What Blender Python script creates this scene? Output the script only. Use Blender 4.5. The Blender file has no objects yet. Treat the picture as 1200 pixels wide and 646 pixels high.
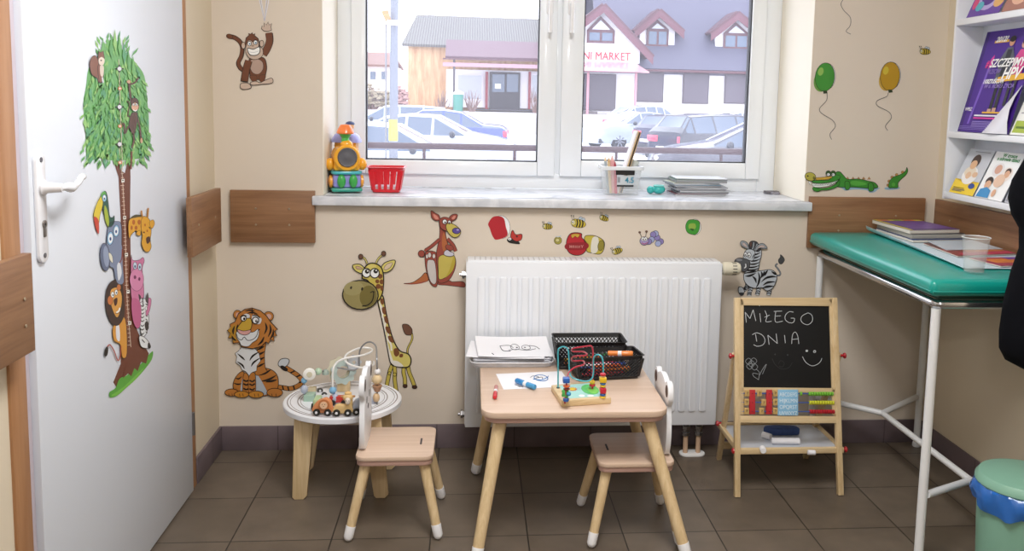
import bpy, bmesh, math, random
from mathutils import Vector as V, Matrix as M
from math import sin, cos, pi, radians as R
rnd = random.Random(7)
SC = bpy.context.scene
COL = SC.collection
# ------------------------------------------------------------------ camera
F = 1045.21; PI_, YA, RO = .113, .0922, .023
CAM = V((-.0589, -3.361, 1.3447)); U0, V0 = 649.014, 238.054
_cp, _sp, _cy, _sy, _cr, _sr = cos(PI_), sin(PI_), cos(YA), sin(YA), cos(RO), sin(RO)
FW = V((_sy*_cp, _cy*_cp, -_sp)); _rt = V((_cy, -_sy, 0)); _up = _rt.cross(FW)
RT = _rt*_cr + _up*_sr; UP = _rt*-_sr + _up*_cr
cd = bpy.data.cameras.new('camera'); co = bpy.data.objects.new('camera', cd); COL.objects.link(co)
co.matrix_world = M(((RT.x, UP.x, -FW.x, CAM.x), (RT.y, UP.y, -FW.y, CAM.y), (RT.z, UP.z, -FW.z, CAM.z), (0, 0, 0, 1)))
cd.sensor_width = 36; cd.lens = F/1200*36; cd.shift_x = -(U0-600)/1200; cd.shift_y = (V0-323)/1200
cd.clip_start = .02; cd.clip_end = 500
SC.camera = co
def ray(x, y): return FW + RT*((x-U0)/F) - UP*((y-V0)/F)
def at(x, y, ax, val):
    k = 'XYZ'.index(ax); v = ray(x, y); return CAM + v*((val-CAM[k])/v[k])
def on(x, y, p0, n):
    v = ray(x, y); return CAM + v*((V(p0)-CAM).dot(n)/v.dot(n))
# ------------------------------------------------------------------ materials
def lin(h):
    if not isinstance(h, str): return tuple(h)+(1,)
    c = [int(h[i:i+2], 16)/255 for i in (0, 2, 4)]
    return tuple((v/12.92 if v <= .04045 else ((v+.055)/1.055)**2.4) for v in c)+(1,)
_mc = {}
def new(name):
    m = bpy.data.materials.new(name); m.use_nodes = True; nt = m.node_tree
    return m, nt, nt.nodes['Principled BSDF']
def mt(h, rough=.55, metal=0, var=.06, scale=18, bump=0, coat=0, spec=None, alpha=None, trans=None, stretch=None):
    k = (h, rough, metal, var, scale, bump, coat, spec, alpha, trans, stretch)
    if k in _mc: return _mc[k]
    m, nt, b = new('m_'+str(h)); N = nt.nodes; L = nt.links
    c = lin(h); b.inputs['Roughness'].default_value = rough; b.inputs['Metallic'].default_value = metal
    tc = N.new('ShaderNodeTexCoord'); mp = N.new('ShaderNodeMapping'); L.new(tc.outputs['Object'], mp.inputs[0])
    if stretch: mp.inputs['Scale'].default_value = stretch
    nz = N.new('ShaderNodeTexNoise'); nz.inputs['Scale'].default_value = scale; nz.inputs['Detail'].default_value = 4
    L.new(mp.outputs[0], nz.inputs['Vector'])
    rp = N.new('ShaderNodeMix'); rp.data_type = 'RGBA'
    rp.inputs['A'].default_value = tuple(v*(1-var) for v in c[:3])+(1,); rp.inputs['B'].default_value = tuple(min(1, v*(1+var)) for v in c[:3])+(1,)
    L.new(nz.outputs['Fac'], rp.inputs['Factor']); L.new(rp.outputs['Result'], b.inputs['Base Color'])
    if bump:
        bp = N.new('ShaderNodeBump'); bp.inputs['Strength'].default_value = bump; bp.inputs['Distance'].default_value = .002
        L.new(nz.outputs['Fac'], bp.inputs['Height']); L.new(bp.outputs[0], b.inputs['Normal'])
    if coat: b.inputs['Coat Weight'].default_value = coat; b.inputs['Coat Roughness'].default_value = .08
    if spec is not None: b.inputs['Specular IOR Level'].default_value = spec
    if alpha is not None: b.inputs['Alpha'].default_value = alpha
    if trans is not None: b.inputs['Transmission Weight'].default_value = trans
    _mc[k] = m; return m
def wood(h1, h2, scale=1, axis=0, rough=.45, coat=0, rings=9, dist=3.5):
    k = ('w', h1, h2, scale, axis, rough, coat, rings, dist)
    if k in _mc: return _mc[k]
    m, nt, b = new('wood_'+h1); N = nt.nodes; L = nt.links
    tc = N.new('ShaderNodeTexCoord'); mp = N.new('ShaderNodeMapping')
    s = [rings*scale]*3; s[axis] = .7*scale; mp.inputs['Scale'].default_value = s
    L.new(tc.outputs['Object'], mp.inputs[0])
    n1 = N.new('ShaderNodeTexNoise'); n1.inputs['Scale'].default_value = 3; n1.inputs['Detail'].default_value = 6; n1.inputs['Distortion'].default_value = dist*.2
    n2 = N.new('ShaderNodeTexNoise'); n2.inputs['Scale'].default_value = 14; n2.inputs['Detail'].default_value = 3
    L.new(mp.outputs[0], n1.inputs[0]); L.new(mp.outputs[0], n2.inputs[0])
    ad = N.new('ShaderNodeMath'); ad.operation = 'MULTIPLY_ADD'; ad.inputs[1].default_value = .35; L.new(n2.outputs['Fac'], ad.inputs[0]); L.new(n1.outputs['Fac'], ad.inputs[2])
    cr = N.new('ShaderNodeValToRGB'); cr.color_ramp.elements[0].position = .45; cr.color_ramp.elements[1].position = .85
    cr.color_ramp.elements[0].color = lin(h1); cr.color_ramp.elements[1].color = lin(h2)
    L.new(ad.outputs[0], cr.inputs[0]); L.new(cr.outputs[0], b.inputs['Base Color'])
    b.inputs['Roughness'].default_value = rough
    if coat: b.inputs['Coat Weight'].default_value = coat; b.inputs['Coat Roughness'].default_value = .15
    _mc[k] = m; return m
def tiles(name, h1, h2, hm, w, hgt, mort, shift, rough, bump=.15, plane='xy'):
    m, nt, b = new(name); N = nt.nodes; L = nt.links
    tc = N.new('ShaderNodeTexCoord'); sx = N.new('ShaderNodeSeparateXYZ'); cx = N.new('ShaderNodeCombineXYZ')
    L.new(tc.outputs['Object'], sx.inputs[0])
    for i, a in enumerate(plane): L.new(sx.outputs['XYZ'.index(a.upper())], cx.inputs[i])
    mp = N.new('ShaderNodeMapping'); mp.inputs['Location'].default_value = shift; L.new(cx.outputs[0], mp.inputs[0])
    br = N.new('ShaderNodeTexBrick'); br.offset = 0; br.inputs['Scale'].default_value = 1
    br.inputs['Brick Width'].default_value = w; br.inputs['Row Height'].default_value = hgt
    br.inputs['Mortar Size'].default_value = mort; br.inputs['Mortar Smooth'].default_value = .2
    br.inputs['Color1'].default_value = lin(h1); br.inputs['Color2'].default_value = lin(h2); br.inputs['Mortar'].default_value = lin(hm)
    L.new(mp.outputs[0], br.inputs[0])
    nz = N.new('ShaderNodeTexNoise'); nz.inputs['Scale'].default_value = 9; nz.inputs['Detail'].default_value = 8; L.new(tc.outputs['Object'], nz.inputs[0])
    mx = N.new('ShaderNodeMix'); mx.data_type = 'RGBA'; mx.blend_type = 'OVERLAY'; mx.inputs['Factor'].default_value = .35
    L.new(br.outputs['Color'], mx.inputs['A']); L.new(nz.outputs['Fac'], mx.inputs['B']); L.new(mx.outputs['Result'], b.inputs['Base Color'])
    b.inputs['Roughness'].default_value = rough
    bp = N.new('ShaderNodeBump'); bp.inputs['Strength'].default_value = bump; bp.inputs['Distance'].default_value = .002; bp.invert = True
    L.new(br.outputs['Fac'], bp.inputs['Height']); L.new(bp.outputs[0], b.inputs['Normal'])
    return m
# ------------------------------------------------------------------ mesh builder
def frame(d, side=None):
    d = V(d).normalized(); a = V((0, 0, 1)) if abs(d.z) < .95 else V((1, 0, 0))
    if side is not None: a = V(side)
    x = a.cross(d).normalized(); y = d.cross(x); return x, y, d
def smooth(p, n=5, closed=True):
    p = [V(q) for q in p]; o = []; k = len(p)
    for i in range(k if closed else k-1):
        g = (lambda j: p[j % k]) if closed else (lambda j: p[max(0, min(k-1, j))])
        a, b, c, d = g(i-1), g(i), g(i+1), g(i+2)
        for j in range(n):
            t = j/n; o.append(.5*((2*b)+(c-a)*t+(2*a-5*b+4*c-d)*t*t+(3*b-a-3*c+d)*t*t*t))
    if not closed: o.append(p[-1])
    return o
class B:
    def __init__(s): s.bm = bmesh.new(); s.mats = []
    def _mi(s, m):
        if m not in s.mats: s.mats.append(m)
        return s.mats.index(m)
    def add(s, t, mat, X=None):
        if X is not None: bmesh.ops.transform(t, matrix=X, verts=t.verts)
        i = s._mi(mat)
        for f in t.faces: f.material_index = i
        me = bpy.data.meshes.new('t'); t.to_mesh(me); t.free(); s.bm.from_mesh(me); bpy.data.meshes.remove(me); return s
    def box(s, lo, hi, mat, bev=0, X=None, seg=2):
        t = bmesh.new(); lo, hi = V(lo), V(hi)
        bmesh.ops.create_cube(t, size=1, matrix=M.Translation((lo+hi)/2) @ M.Diagonal((*(hi-lo), 1)))
        if bev: bmesh.ops.bevel(t, geom=t.edges[:], offset=min(bev, min(abs(v) for v in hi-lo)*.49), segments=seg, affect='EDGES', profile=.5)
        return s.add(t, mat, X)
    def prism(s, pts, h, mat, X=None, bev=0, seg=2, z0=0):
        t = bmesh.new(); vs = [t.verts.new((p[0], p[1], z0)) for p in pts]; f = t.faces.new(vs)
        e = bmesh.ops.extrude_face_region(t, geom=[f]); nv = [v for v in e['geom'] if isinstance(v, bmesh.types.BMVert)]
        bmesh.ops.translate(t, verts=nv, vec=(0, 0, h)); bmesh.ops.recalc_face_normals(t, faces=t.faces)
        if bev:
            ed = [e for e in t.edges if abs(e.verts[0].co.z-e.verts[1].co.z) < 1e-6]
            bmesh.ops.bevel(t, geom=ed, offset=bev, segments=seg, affect='EDGES', profile=.5)
        bmesh.ops.triangulate(t, faces=[f for f in t.faces if len(f.verts) > 4], ngon_method='EAR_CLIP')
        return s.add(t, mat, X)
    def tube(s, pts, r, mat, seg=10, closed=False, caps=True, rr=None, X=None):
        t = bmesh.new(); pts = [V(p) for p in pts]; n = len(pts); rings = []; px = None
        for i, p in enumerate(pts):
            if closed: d = pts[(i+1) % n]-pts[i-1]
            else: d = pts[min(n-1, i+1)]-pts[max(0, i-1)]
            d.normalize()
            if px is None: x, y, _ = frame(d)
            else:
                x = px-d*px.dot(d)
                x = frame(d)[0] if x.length < 1e-4 else x.normalized(); y = d.cross(x)
            px = x; q = rr[i] if rr else r
            rings.append([t.verts.new(p+x*q*cos(2*pi*k/seg)+y*q*sin(2*pi*k/seg)) for k in range(seg)])
        for i in range(n if closed else n-1):
            a, b = rings[i], rings[(i+1) % n]
            for k in range(seg): t.faces.new((a[k], a[(k+1) % seg], b[(k+1) % seg], b[k]))
        if caps and not closed: t.faces.new(rings[0][::-1]); t.faces.new(rings[-1])
        return s.add(t, mat, X)
    def lathe(s, prof, mat, o=(0, 0, 0), ax=(0, 0, 1), seg=24, X=None, cap=True):
        x, y, d = frame(ax); o = V(o); t = bmesh.new(); rings = []
        for r, z in prof:
            if r < 1e-6: rings.append([t.verts.new(o+d*z)])
            else: rings.append([t.verts.new(o+d*z+x*r*cos(2*pi*k/seg)+y*r*sin(2*pi*k/seg)) for k in range(seg)])
        for a, b in zip(rings, rings[1:]):
            for k in range(seg):
                q = [a[k % len(a)], a[(k+1) % len(a)], b[(k+1) % len(b)], b[k % len(b)]]
                u = []; [u.append(v) for v in q if v not in u]
                if len(u) > 2: t.faces.new(u)
        for rg, fl in ((rings[0], 1), (rings[-1], 0)):
            if cap and len(rg) > 2: t.faces.new(rg[::-1] if fl else rg)
        bmesh.ops.recalc_face_normals(t, faces=t.faces)
        return s.add(t, mat, X)
    def cyl(s, a, b, r, mat, r2=None, seg=16, bev=0):
        a, b = V(a), V(b); h = (b-a).length; r2 = r if r2 is None else r2
        p = [(r, 0), (r2, h)] if not bev else [(r-bev, 0), (r, bev), (r2, h-bev), (r2-bev, h)]
        return s.lathe(p, mat, a, b-a, seg)
    def ball(s, c, r, mat, seg=14, X=None):
        t = bmesh.new(); r = V((r, r, r)) if not hasattr(r, '__len__') else V(r)
        bmesh.ops.create_uvsphere(t, u_segments=seg, v_segments=seg//2+1, radius=1, matrix=M.Translation(c) @ M.Diagonal((*r, 1)))
        return s.add(t, mat, X)
    def quad(s, pts, mat):
        t = bmesh.new(); t.faces.new([t.verts.new(p) for p in pts]); return s.add(t, mat)
    def slab(s, pts, n, th, mat, bev=0):
        """polygon in the world, pushed th along n"""
        p = [V(q) for q in pts]; o = p[0]; x = (p[1]-o).normalized(); m_ = V((0, 0, 0))
        for i in range(len(p)): m_ += (p[i]-o).cross(p[(i+1) % len(p)]-o)
        m_.normalize(); n = m_ if m_.dot(V(n)) >= 0 else -m_; y = n.cross(x)
        X = M(((x.x, y.x, n.x, o.x), (x.y, y.y, n.y, o.y), (x.z, y.z, n.z, o.z), (0, 0, 0, 1)))
        return s.prism([((q-o).dot(x), (q-o).dot(y)) for q in p], th, mat, X, bev)
    def build(s, name, parent=None, world=False, flat=False, sharp=38):
        me = bpy.data.meshes.new(name); 
        if not s.bm.verts: print('EMPTY', name)
        if world and parent: s.bm.transform(MW[parent.name].inverted())
        c = None
        if parent is None:
            xs = [v.co for v in s.bm.verts]; lo = V([min(v[i] for v in xs) for i in range(3)]); hi = V([max(v[i] for v in xs) for i in range(3)])
            c = V(((lo.x+hi.x)/2, (lo.y+hi.y)/2, lo.z)); 
            if world: c = V((0, 0, 0))
            s.bm.transform(M.Translation(-c))
        if not flat:
            for f in s.bm.faces: f.smooth = True
            for e in s.bm.edges:
                if len(e.link_faces) == 2 and e.calc_face_angle(0) > R(sharp): e.smooth = False
        s.bm.to_mesh(me); s.bm.free()
        for m in s.mats: me.materials.append(m)
        o = bpy.data.objects.new(name, me); COL.objects.link(o)
        if parent: o.parent = parent
        elif c is not None: o.location = c
        MW[o.name] = (MW[parent.name] if parent else M.Translation(c))
        return o
MW = {}
def thing(name, label, cat, loc=(0, 0, 0), rz=0, group=None):
    o = bpy.data.objects.new(name, None); COL.objects.link(o); o.location = loc; o.rotation_euler = (0, 0, rz)
    o.empty_display_size = .05
    MW[o.name] = M.Translation(V(loc)) @ M.Rotation(rz, 4, 'Z'); return tag(o, label, cat, group)
def tag(o, label=None, cat=None, group=None, kind=None):
    if label: o['label'] = label
    if cat: o['category'] = cat
    if group: o['group'] = group
    if kind: o['kind'] = kind
    return o
def struct(o): o['kind'] = 'structure'; return o
def axes(o, x, y):
    o, x, y = V(o), V(x).normalized(), V(y).normalized(); z = x.cross(y)
    return M(((x.x, y.x, z.x, o.x), (x.y, y.y, z.y, o.y), (x.z, y.z, z.z, o.z), (0, 0, 0, 1)))
def text(name, body, mat, o, x, y, size, parent, depth=.0006, width=None, shear=0, bold=0, align='LEFT'):
    """lettering as a mesh at world point o, x along the line, y up"""
    cu = bpy.data.curves.new('t', 'FONT'); cu.body = body; cu.size = size; cu.extrude = depth/2; cu.shear = shear; cu.offset = bold; cu.align_x = align
    cu.resolution_u = 3
    t = bpy.data.objects.new('t', cu); COL.objects.link(t); bpy.context.view_layer.update()
    me = bpy.data.meshes.new_from_object(t.evaluated_get(bpy.context.evaluated_depsgraph_get())); bpy.data.objects.remove(t)
    if width and me.vertices:
        w = max(v.co.x for v in me.vertices)-min(v.co.x for v in me.vertices); me.transform(M.Diagonal((width/w, 1, 1, 1)))
    X = axes(o, x, y)
    me.transform((MW[parent.name].inverted() if parent else M()) @ X); me.name = name
    me.materials.clear(); me.materials.append(mat)
    ob = bpy.data.objects.new(name, me); COL.objects.link(ob)
    if parent: ob.parent = parent
    return ob
# ------------------------------------------------------------------ flat printed artwork
class Sheet:
    """artwork drawn in a flat sheet lying on the plane (p0, n); ox, oy, s give the drawing's own units"""
    def __init__(s, ox, oy, sc, p0, n, mat=dict(rough=.5), off=.0006, step=.00012):
        s.ox, s.oy, s.s, s.p0, s.n, s.k, s.b = ox, oy, sc, V(p0), V(n).normalized(), 0, B(); s.mk = mat; s.off = off; s.step = step
    def P(s, x, y): return on(s.ox+x/s.s, s.oy+y/s.s, s.p0, s.n) + s.n*(s.off+s.k*s.step)
    def poly(s, c, pts):
        t = bmesh.new(); vs = []
        for p in pts:
            q = s.P(p[0], p[1])
            if not vs or (vs[-1].co-q).length > 1e-6: vs.append(t.verts.new(q))
        f = t.faces.new(vs); f.normal_update()
        if f.normal.dot(s.n) < 0: f.normal_flip()
        bmesh.ops.triangulate(t, faces=[f], ngon_method='EAR_CLIP')
        s.b.add(t, mt(c, var=.03, **s.mk)); s.k += 1
    def f(s, c, pts, sm=True, ol=0, oc='1c1612'):
        p = smooth([V((a, b, 0)) for a, b in pts], 4) if sm else [V((a, b, 0)) for a, b in pts]
        s.poly(c, p)
        if ol: s._line(oc, p, ol, True)
        return s
    def e(s, c, cx, cy, rx, ry, rot=0, ol=0, oc='1c1612'):
        a = R(rot); p = [V((cx+rx*cos(t)*cos(a)-ry*sin(t)*sin(a), cy+rx*cos(t)*sin(a)+ry*sin(t)*cos(a), 0)) for t in [2*pi*i/22 for i in range(22)]]
        s.poly(c, p)
        if ol: s._line(oc, p, ol, True)
        return s
    def _line(s, c, p, w, closed):
        n = len(p); t = bmesh.new(); L = []
        for i in range(n):
            d = (p[(i+1) % n]-p[i-1]) if closed else (p[min(n-1, i+1)]-p[max(0, i-1)])
            if d.length < 1e-6: d = V((1, 0, 0))
            d.normalize(); q = V((-d.y, d.x, 0))*((w[i] if hasattr(w, '__len__') else w)/2)
            L.append((t.verts.new(s.P(*(p[i]+q)[:2])), t.verts.new(s.P(*(p[i]-q)[:2]))))
        for i in range(n if closed else n-1):
            a, b = L[i], L[(i+1) % n]; t.faces.new((a[0], a[1], b[1], b[0]))
        for f in t.faces:
            f.normal_update()
            if f.normal.dot(s.n) < 0: f.normal_flip()
        s.b.add(t, mt(c, var=.03, **s.mk)); s.k += 1
    def l(s, c, pts, w=3, sm=True, closed=False, taper=False):
        p = [V((a, b, 0)) for a, b in pts]
        if sm and len(p) > 2: p = smooth(p, 4, closed)
        if taper: w = [w*(1-abs(2*i/(len(p)-1)-1)**1.5)+.6 for i in range(len(p))]
        s._line(c, p, w, closed); return s
    def build(s, name, parent=None): return s.b.build(name, parent, world=bool(parent), flat=True)
# ================================================================== ROOM
XL, XR, YB, ZC = -1.0, 1.77, -5.3, 2.7
WALL = mt('dcd0c1', .75, var=.025, scale=3, bump=.08)
WALLR = mt('dccfb8', .75, var=.025, scale=3, bump=.08)
b = B(); b.box((XL-.3, YB-.3, -.1), (XR+.3, .45, 0), tiles('floor_tiles', '6a5f53', '605549', '28231f', .3, .3, .0022, (1.0731, .1212+6, 0), .42))
fl = b.build('floor', world=True); struct(fl)
b = B(); b.box((XL-.3, YB-.3, ZC), (XR+.3, .45, ZC+.1), mt('f4f2ee', .8)); struct(b.build('ceiling', world=True))
# back wall: window opening x -.61...1.235, z .95...2.15
b = B()
b.box((XL-.3, 0, 0), (-.61, .45, ZC), WALL); b.box((1.235, 0, 0), (XR+.3, .45, ZC), WALL)
b.box((-.61, 0, 0), (1.235, .45, .945), WALL); b.box((-.61, 0, 2.15), (1.235, .45, ZC), WALL)
struct(b.build('wall_back', world=True, flat=True))
b = B(); b.box((XL-.3, YB, 0), (XL, -1.50, ZC), WALLR); b.box((XL-.3, -.33, 0), (XL, 0, ZC), WALLR); b.box((XL-.3, -1.5, 2.06), (XL, -.33, ZC), WALLR)
struct(b.build('wall_left', world=True))
b = B(); b.box((XR, YB, 0), (XR+.3, 0, ZC), WALLR); struct(b.build('wall_right', world=True))
b = B(); b.box((XL-.3, YB-.3, 0), (XR+.3, YB, ZC), WALL); struct(b.build('wall_front', world=True))
RV_LIT = mt('f6efdf', .7, var=.01)  # window light on the reveals, painted as brighter cream on thin added slabs
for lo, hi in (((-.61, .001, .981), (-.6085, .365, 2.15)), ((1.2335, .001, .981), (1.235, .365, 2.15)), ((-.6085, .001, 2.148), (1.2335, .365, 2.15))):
    b = B(); b.box(lo, hi, RV_LIT); struct(b.build('lit_reveal_1', world=True))
SK = lambda pl, sh: tiles('skirting_'+pl, '72656a', '6a5d61', '544a4b', .3, 5, .0025, sh, .5, .1, pl)
b = B(); b.box((XL+.009, -.009, 0), (XR-.009, 0, .095), SK('xz', (1.0731+.01, 2, 0)), .002); struct(b.build('baseboard_back', world=True))
b = B(); b.box((XL, -.305, 0), (XL+.009, 0, .095), SK('yz', (.12, 2, 0)), .002); b.box((XL, YB, 0), (XL+.009, -1.51, .095), SK('yz', (.12, 2, 0)), .002)
struct(b.build('baseboard_left', world=True))
b = B(); b.box((XR-.009, YB, 0), (XR, 0, .095), SK('yz', (.12, 2, 0)), .002); struct(b.build('baseboard_right', world=True))
# ------------------------------------------------------------------ door
FRM = wood('a5744c', 'b98a62', 1, 2, .5)
DW = mt('e2e8f2', .38, var=.015, scale=2)
dr = thing('door_1', None, None, (XL, -.37, 0)); del_ = dr; struct(dr)
b = B(); b.box((XL-.045, -1.405, .008), (-.985, -.372, 2.02), DW, .003); leaf = b.build('door_leaf', dr, True)
b = B(); b.box((XL-.1, -.372, 0), (XL+.006, -.308, 2.1), FRM, .003); b.box((XL-.1, -1.5, 0), (XL+.006, -1.432, 2.1), FRM, .003); b.box((XL-.1, -1.5, 2.03), (XL+.006, -.308, 2.1), FRM, .003)
b.build('door_frame', dr, True)
b = B(); b.box((XL-.06, -1.432, 0), (XL+.001, -1.407, 2.03), mt('c9bfca', .5), .002); b.build('door_seal', dr, True)
for z in (.24, 1.8):
    b = B(); b.cyl((-.984, -.366, z-.04), (-.984, -.366, z+.04), .006, mt('9a9a9e', .3, .9), bev=.001); b.build('hinge', dr, True)
DX = -.985
hl = struct(thing('door_handle', None, None, (DX, -1.33, 1.1))); hl.parent = dr; hl.location = MW[dr.name].inverted() @ hl.location; 
HW = mt('eef0f6', .25, coat=.3)
c0 = at(42, 181, 'X', DX); c1 = at(50, 299, 'X', DX); yc = (c0.y+c1.y)/2-.004
def rrect(x0, y0, x1, y1, r, n=5):
    o = []
    for cx, cy, a in ((x1-r, y0+r, -90), (x1-r, y1-r, 0), (x0+r, y1-r, 90), (x0+r, y0+r, 180)):
        for i in range(n+1): t = R(a+90*i/n); o.append((cx+r*cos(t), cy+r*sin(t)))
    return o
PX = M(((0, 0, 1, DX), (1, 0, 0, 0), (0, 1, 0, 0), (0, 0, 0, 1)))     # prism plane (y, z) pushed along +x
b = B(); b.prism(rrect(yc-.021, .975, yc+.021, 1.212, .018), .009, HW, PX, .003); pl = b.build('handle_plate', hl, True)
for z in (1.197, .99):
    b = B(); b.cyl((DX+.008, yc, z), (DX+.0105, yc, z), .0055, mt('77777c', .35, .8)); b.build('screw', hl, True)
b = B(); b.cyl((DX+.008, yc+.002, 1.058), (DX+.012, yc+.002, 1.058), .0085, mt('8c8782', .35, .9)); b.box((DX+.008, yc-.003, 1.03), (DX+.012, yc+.007, 1.056), mt('8c8782', .35, .9), .001)
b.cyl((DX+.012, yc+.002, 1.058), (DX+.0125, yc+.002, 1.058), .003, mt('2a2828')); b.build('lock_cylinder', hl, True)
b = B(); zh = 1.137
b.lathe([(.0, .008), (.016, .008), (.017, .014), (.012, .02), (.010, .045), (.009, .052)], HW, (DX, yc, zh), (1, 0, 0), 18)
pp = smooth([(DX+.045, yc-.004, zh), (DX+.05, yc+.02, zh), (DX+.05, yc+.05, zh-.003), (DX+.05, yc+.078, zh+.004), (DX+.048, yc+.1, zh+.014), (DX+.046, yc+.122, zh+.014)], 5, False)
b.tube(pp, .009, HW, 12, rr=[.0095, .009, .008, .0075, .0078, .0085, .0095, .0108, .0115, .0112, .0102, .009, .008, .0072, .007, .007, .007, .0072, .0074, .0075, .0076, .0076, .0074, .007, .006, .004][:len(pp)])
b.build('lever', hl, True)
# ------------------------------------------------------------------ wall protection boards
BRD = wood('7d583b', '997150', 1.0, 0, .45, rings=14); BRDY = wood('7d583b', '997150', 1.0, 1, .45, rings=14)
EDG = mt('a9825f', .6); SCR = mt('b5a48e', .35, .7)
def board(name, lo, hi, screws, m, label, X=None):
    t = thing(name, label, 'wall board', ((lo[0]+hi[0])/2, (lo[1]+hi[1])/2, lo[2]), group='wooden wall protection boards')
    B().box(lo, hi, m, .0015).build('panel', t, True)
    for (p, d) in screws: B().cyl(p, V(p)+V(d)*.0025, .004, SCR, bev=.0008, seg=12).build('screw', t, True)
    return t
board('wall_board', (-.942, -.02, .803), (-.638, -.001, .997), [((x, -.02, z), (0, -1, 0)) for x in (-.85, -.73) for z in (.87, .93)], BRD, 'brown wood-grain board screwed to the back wall just left of the window sill')
board('wall_board', (1.250, -.02, .80), (1.719, -.001, 1.001), [((x, -.02, z), (0, -1, 0)) for x in (1.37, 1.60) for z in (.87, .93)], BRD, 'brown wood-grain board on the back wall under the crocodile sticker, behind the green couch')
board('wall_board', (1.751, -1.6, .80), (1.7695, -.03, 1.0), [((1.751, y, z), (-1, 0, 0)) for y in (-.15, -.75, -1.3) for z in (.87, .93)], BRDY, 'long brown wood-grain board on the right wall under the brochure shelf')
t = board('wall_board', (-.963, -.455, .823), (-.945, -.125, 1.015), [((-.945, y, .92), (1, 0, 0)) for y in (-.39, -.2)], BRDY, 'short brown board with chipped end held off the left wall, between the door and the corner')
B().box((-.999, -.36, .85), (-.963, -.31, .955), mt('e9e9ee', .5), .002).build('bracket', t, True)
t = board('wall_board', (-.963, -2.1, .815), (-.945, -1.492, 1.017), [((-.945, -1.53, z), (1, 0, 0)) for z in (.875, .93)], BRDY, 'brown board at the left edge of the photo, nearest board beside the white door')
B().box((-.999, -1.8, .85), (-.963, -1.75, .955), mt('e9e9ee', .5), .002).build('bracket', t, True)
B().box((-.999, -2.05, .85), (-.963, -2.0, .955), mt('e9e9ee', .5), .002).build('bracket', t, True)
# ------------------------------------------------------------------ window
UP_ = mt('f3f7fb', .28, var=.01, scale=2, coat=.2)
SEAL = mt('151518', .6)
m, nt, pb = new('window_glass'); N = nt.nodes; nt.nodes.remove(pb)
tr = N.new('ShaderNodeBsdfTransparent'); tr.inputs[0].default_value = (.97, .97, 1, 1); tl = N.new('ShaderNodeBsdfTranslucent'); tl.inputs[0].default_value = (.95, .93, 1, 1)
gl = N.new('ShaderNodeBsdfGlossy'); gl.inputs['Roughness'].default_value = .02
nz = N.new('ShaderNodeTexNoise'); nz.inputs['Scale'].default_value = 2.5; tcg = N.new('ShaderNodeTexCoord'); nt.links.new(tcg.outputs['Object'], nz.inputs[0])
mr = N.new('ShaderNodeMapRange'); mr.inputs['To Min'].default_value = .035; mr.inputs['To Max'].default_value = .065; nt.links.new(nz.outputs['Fac'], mr.inputs['Value'])
m1 = N.new('ShaderNodeMixShader'); nt.links.new(mr.outputs[0], m1.inputs[0]); nt.links.new(tr.outputs[0], m1.inputs[1]); nt.links.new(tl.outputs[0], m1.inputs[2])
m2 = N.new('ShaderNodeMixShader'); m2.inputs[0].default_value = 0; nt.links.new(m1.outputs[0], m2.inputs[1]); nt.links.new(gl.outputs[0], m2.inputs[2])
nt.links.new(m2.outputs[0], N['Material Output'].inputs[0]); GLASS = m
w = struct(thing('window_1', None, None, (.3, .36, .98)))
WZ0, WZ1 = .98, 2.15
b = B()
for lo, hi in (((-.61, .366, WZ0), (-.545, .43, WZ1)), ((1.158, .366, WZ0), (1.235, .43, WZ1)), ((-.545, .366, WZ0), (1.158, .43, 1.045)), ((-.545, .366, 2.06), (1.158, .43, WZ1)), ((.272, .366, 1.045), (.315, .43, 2.06))):
    b.box(lo, hi, UP_, .004)
b.build('window_frame', w, True)
for x0, x1, hx, hs in ((-.553, .283, .25, 1), (.304, 1.163, .338, -1)):
    s = 1.0; z0, z1 = 1.035, 2.07; b = B(); fw_ = .052
    g0, g1, gz0, gz1 = (x0+.058, x1-.073, z0+.058, z1-.058) if hs == 1 else (x0+.09, x1-.062, z0+.068, z1-.058)
    for lo, hi in (((x0, .345, z0), (g0, .40, z1)), ((g1, .345, z0), (x1, .40, z1)), ((g0, .345, z0), (g1, .40, gz0)), ((g0, .345, gz1), (g1, .40, z1))): b.box(lo, hi, UP_, .005)
    sash = b.build('sash', w, True)
    b = B(); q = .004
    for lo, hi in (((g0, .352, gz0), (g0+q, .39, gz1)), ((g1-q, .352, gz0), (g1, .39, gz1)), ((g0+q, .352, gz0), (g1-q, .39, gz0+q)), ((g0+q, .352, gz1-q), (g1-q, .39, gz1))): b.box(lo, hi, SEAL)
    b.build('rubber_seal', sash, True)
    b = B(); b.box((g0+q, .372, gz0+q), (g1-q, .374, gz1-q), GLASS); b.build('glass_pane', sash, True)
    b = B(); b.prism(rrect(hx-.014, 1.70, hx+.014, 1.79, .01), .008, mt('f4f4f6', .25, coat=.4), axes((0, .345, 0), (1, 0, 0), (0, 0, 1)), .002)
    b.lathe([(.009, 0), (.009, .03), (.011, .036), (.0, .04)], UP_, (hx, .337, 1.745), (0, -1, 0), 14)
    b.tube(smooth([(hx, .302, 1.75), (hx, .298, 1.72), (hx, .303, 1.67), (hx, .305, 1.625)], 4, False), .009, mt('f4f4f6', .25, coat=.4), 10)
    b.build('window_handle', sash, True)
m, nt, pb = new('marble'); N = nt.nodes; L = nt.links
tc = N.new('ShaderNodeTexCoord'); n1 = N.new('ShaderNodeTexNoise'); n1.inputs['Scale'].default_value = 7; n1.inputs['Detail'].default_value = 9; n1.inputs['Distortion'].default_value = 1.6
cr = N.new('ShaderNodeValToRGB'); cr.color_ramp.elements[0].position = .38; cr.color_ramp.elements[0].color = lin('cdd1d9'); cr.color_ramp.elements[1].position = .58; cr.color_ramp.elements[1].color = lin('e6e9f0')
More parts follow.
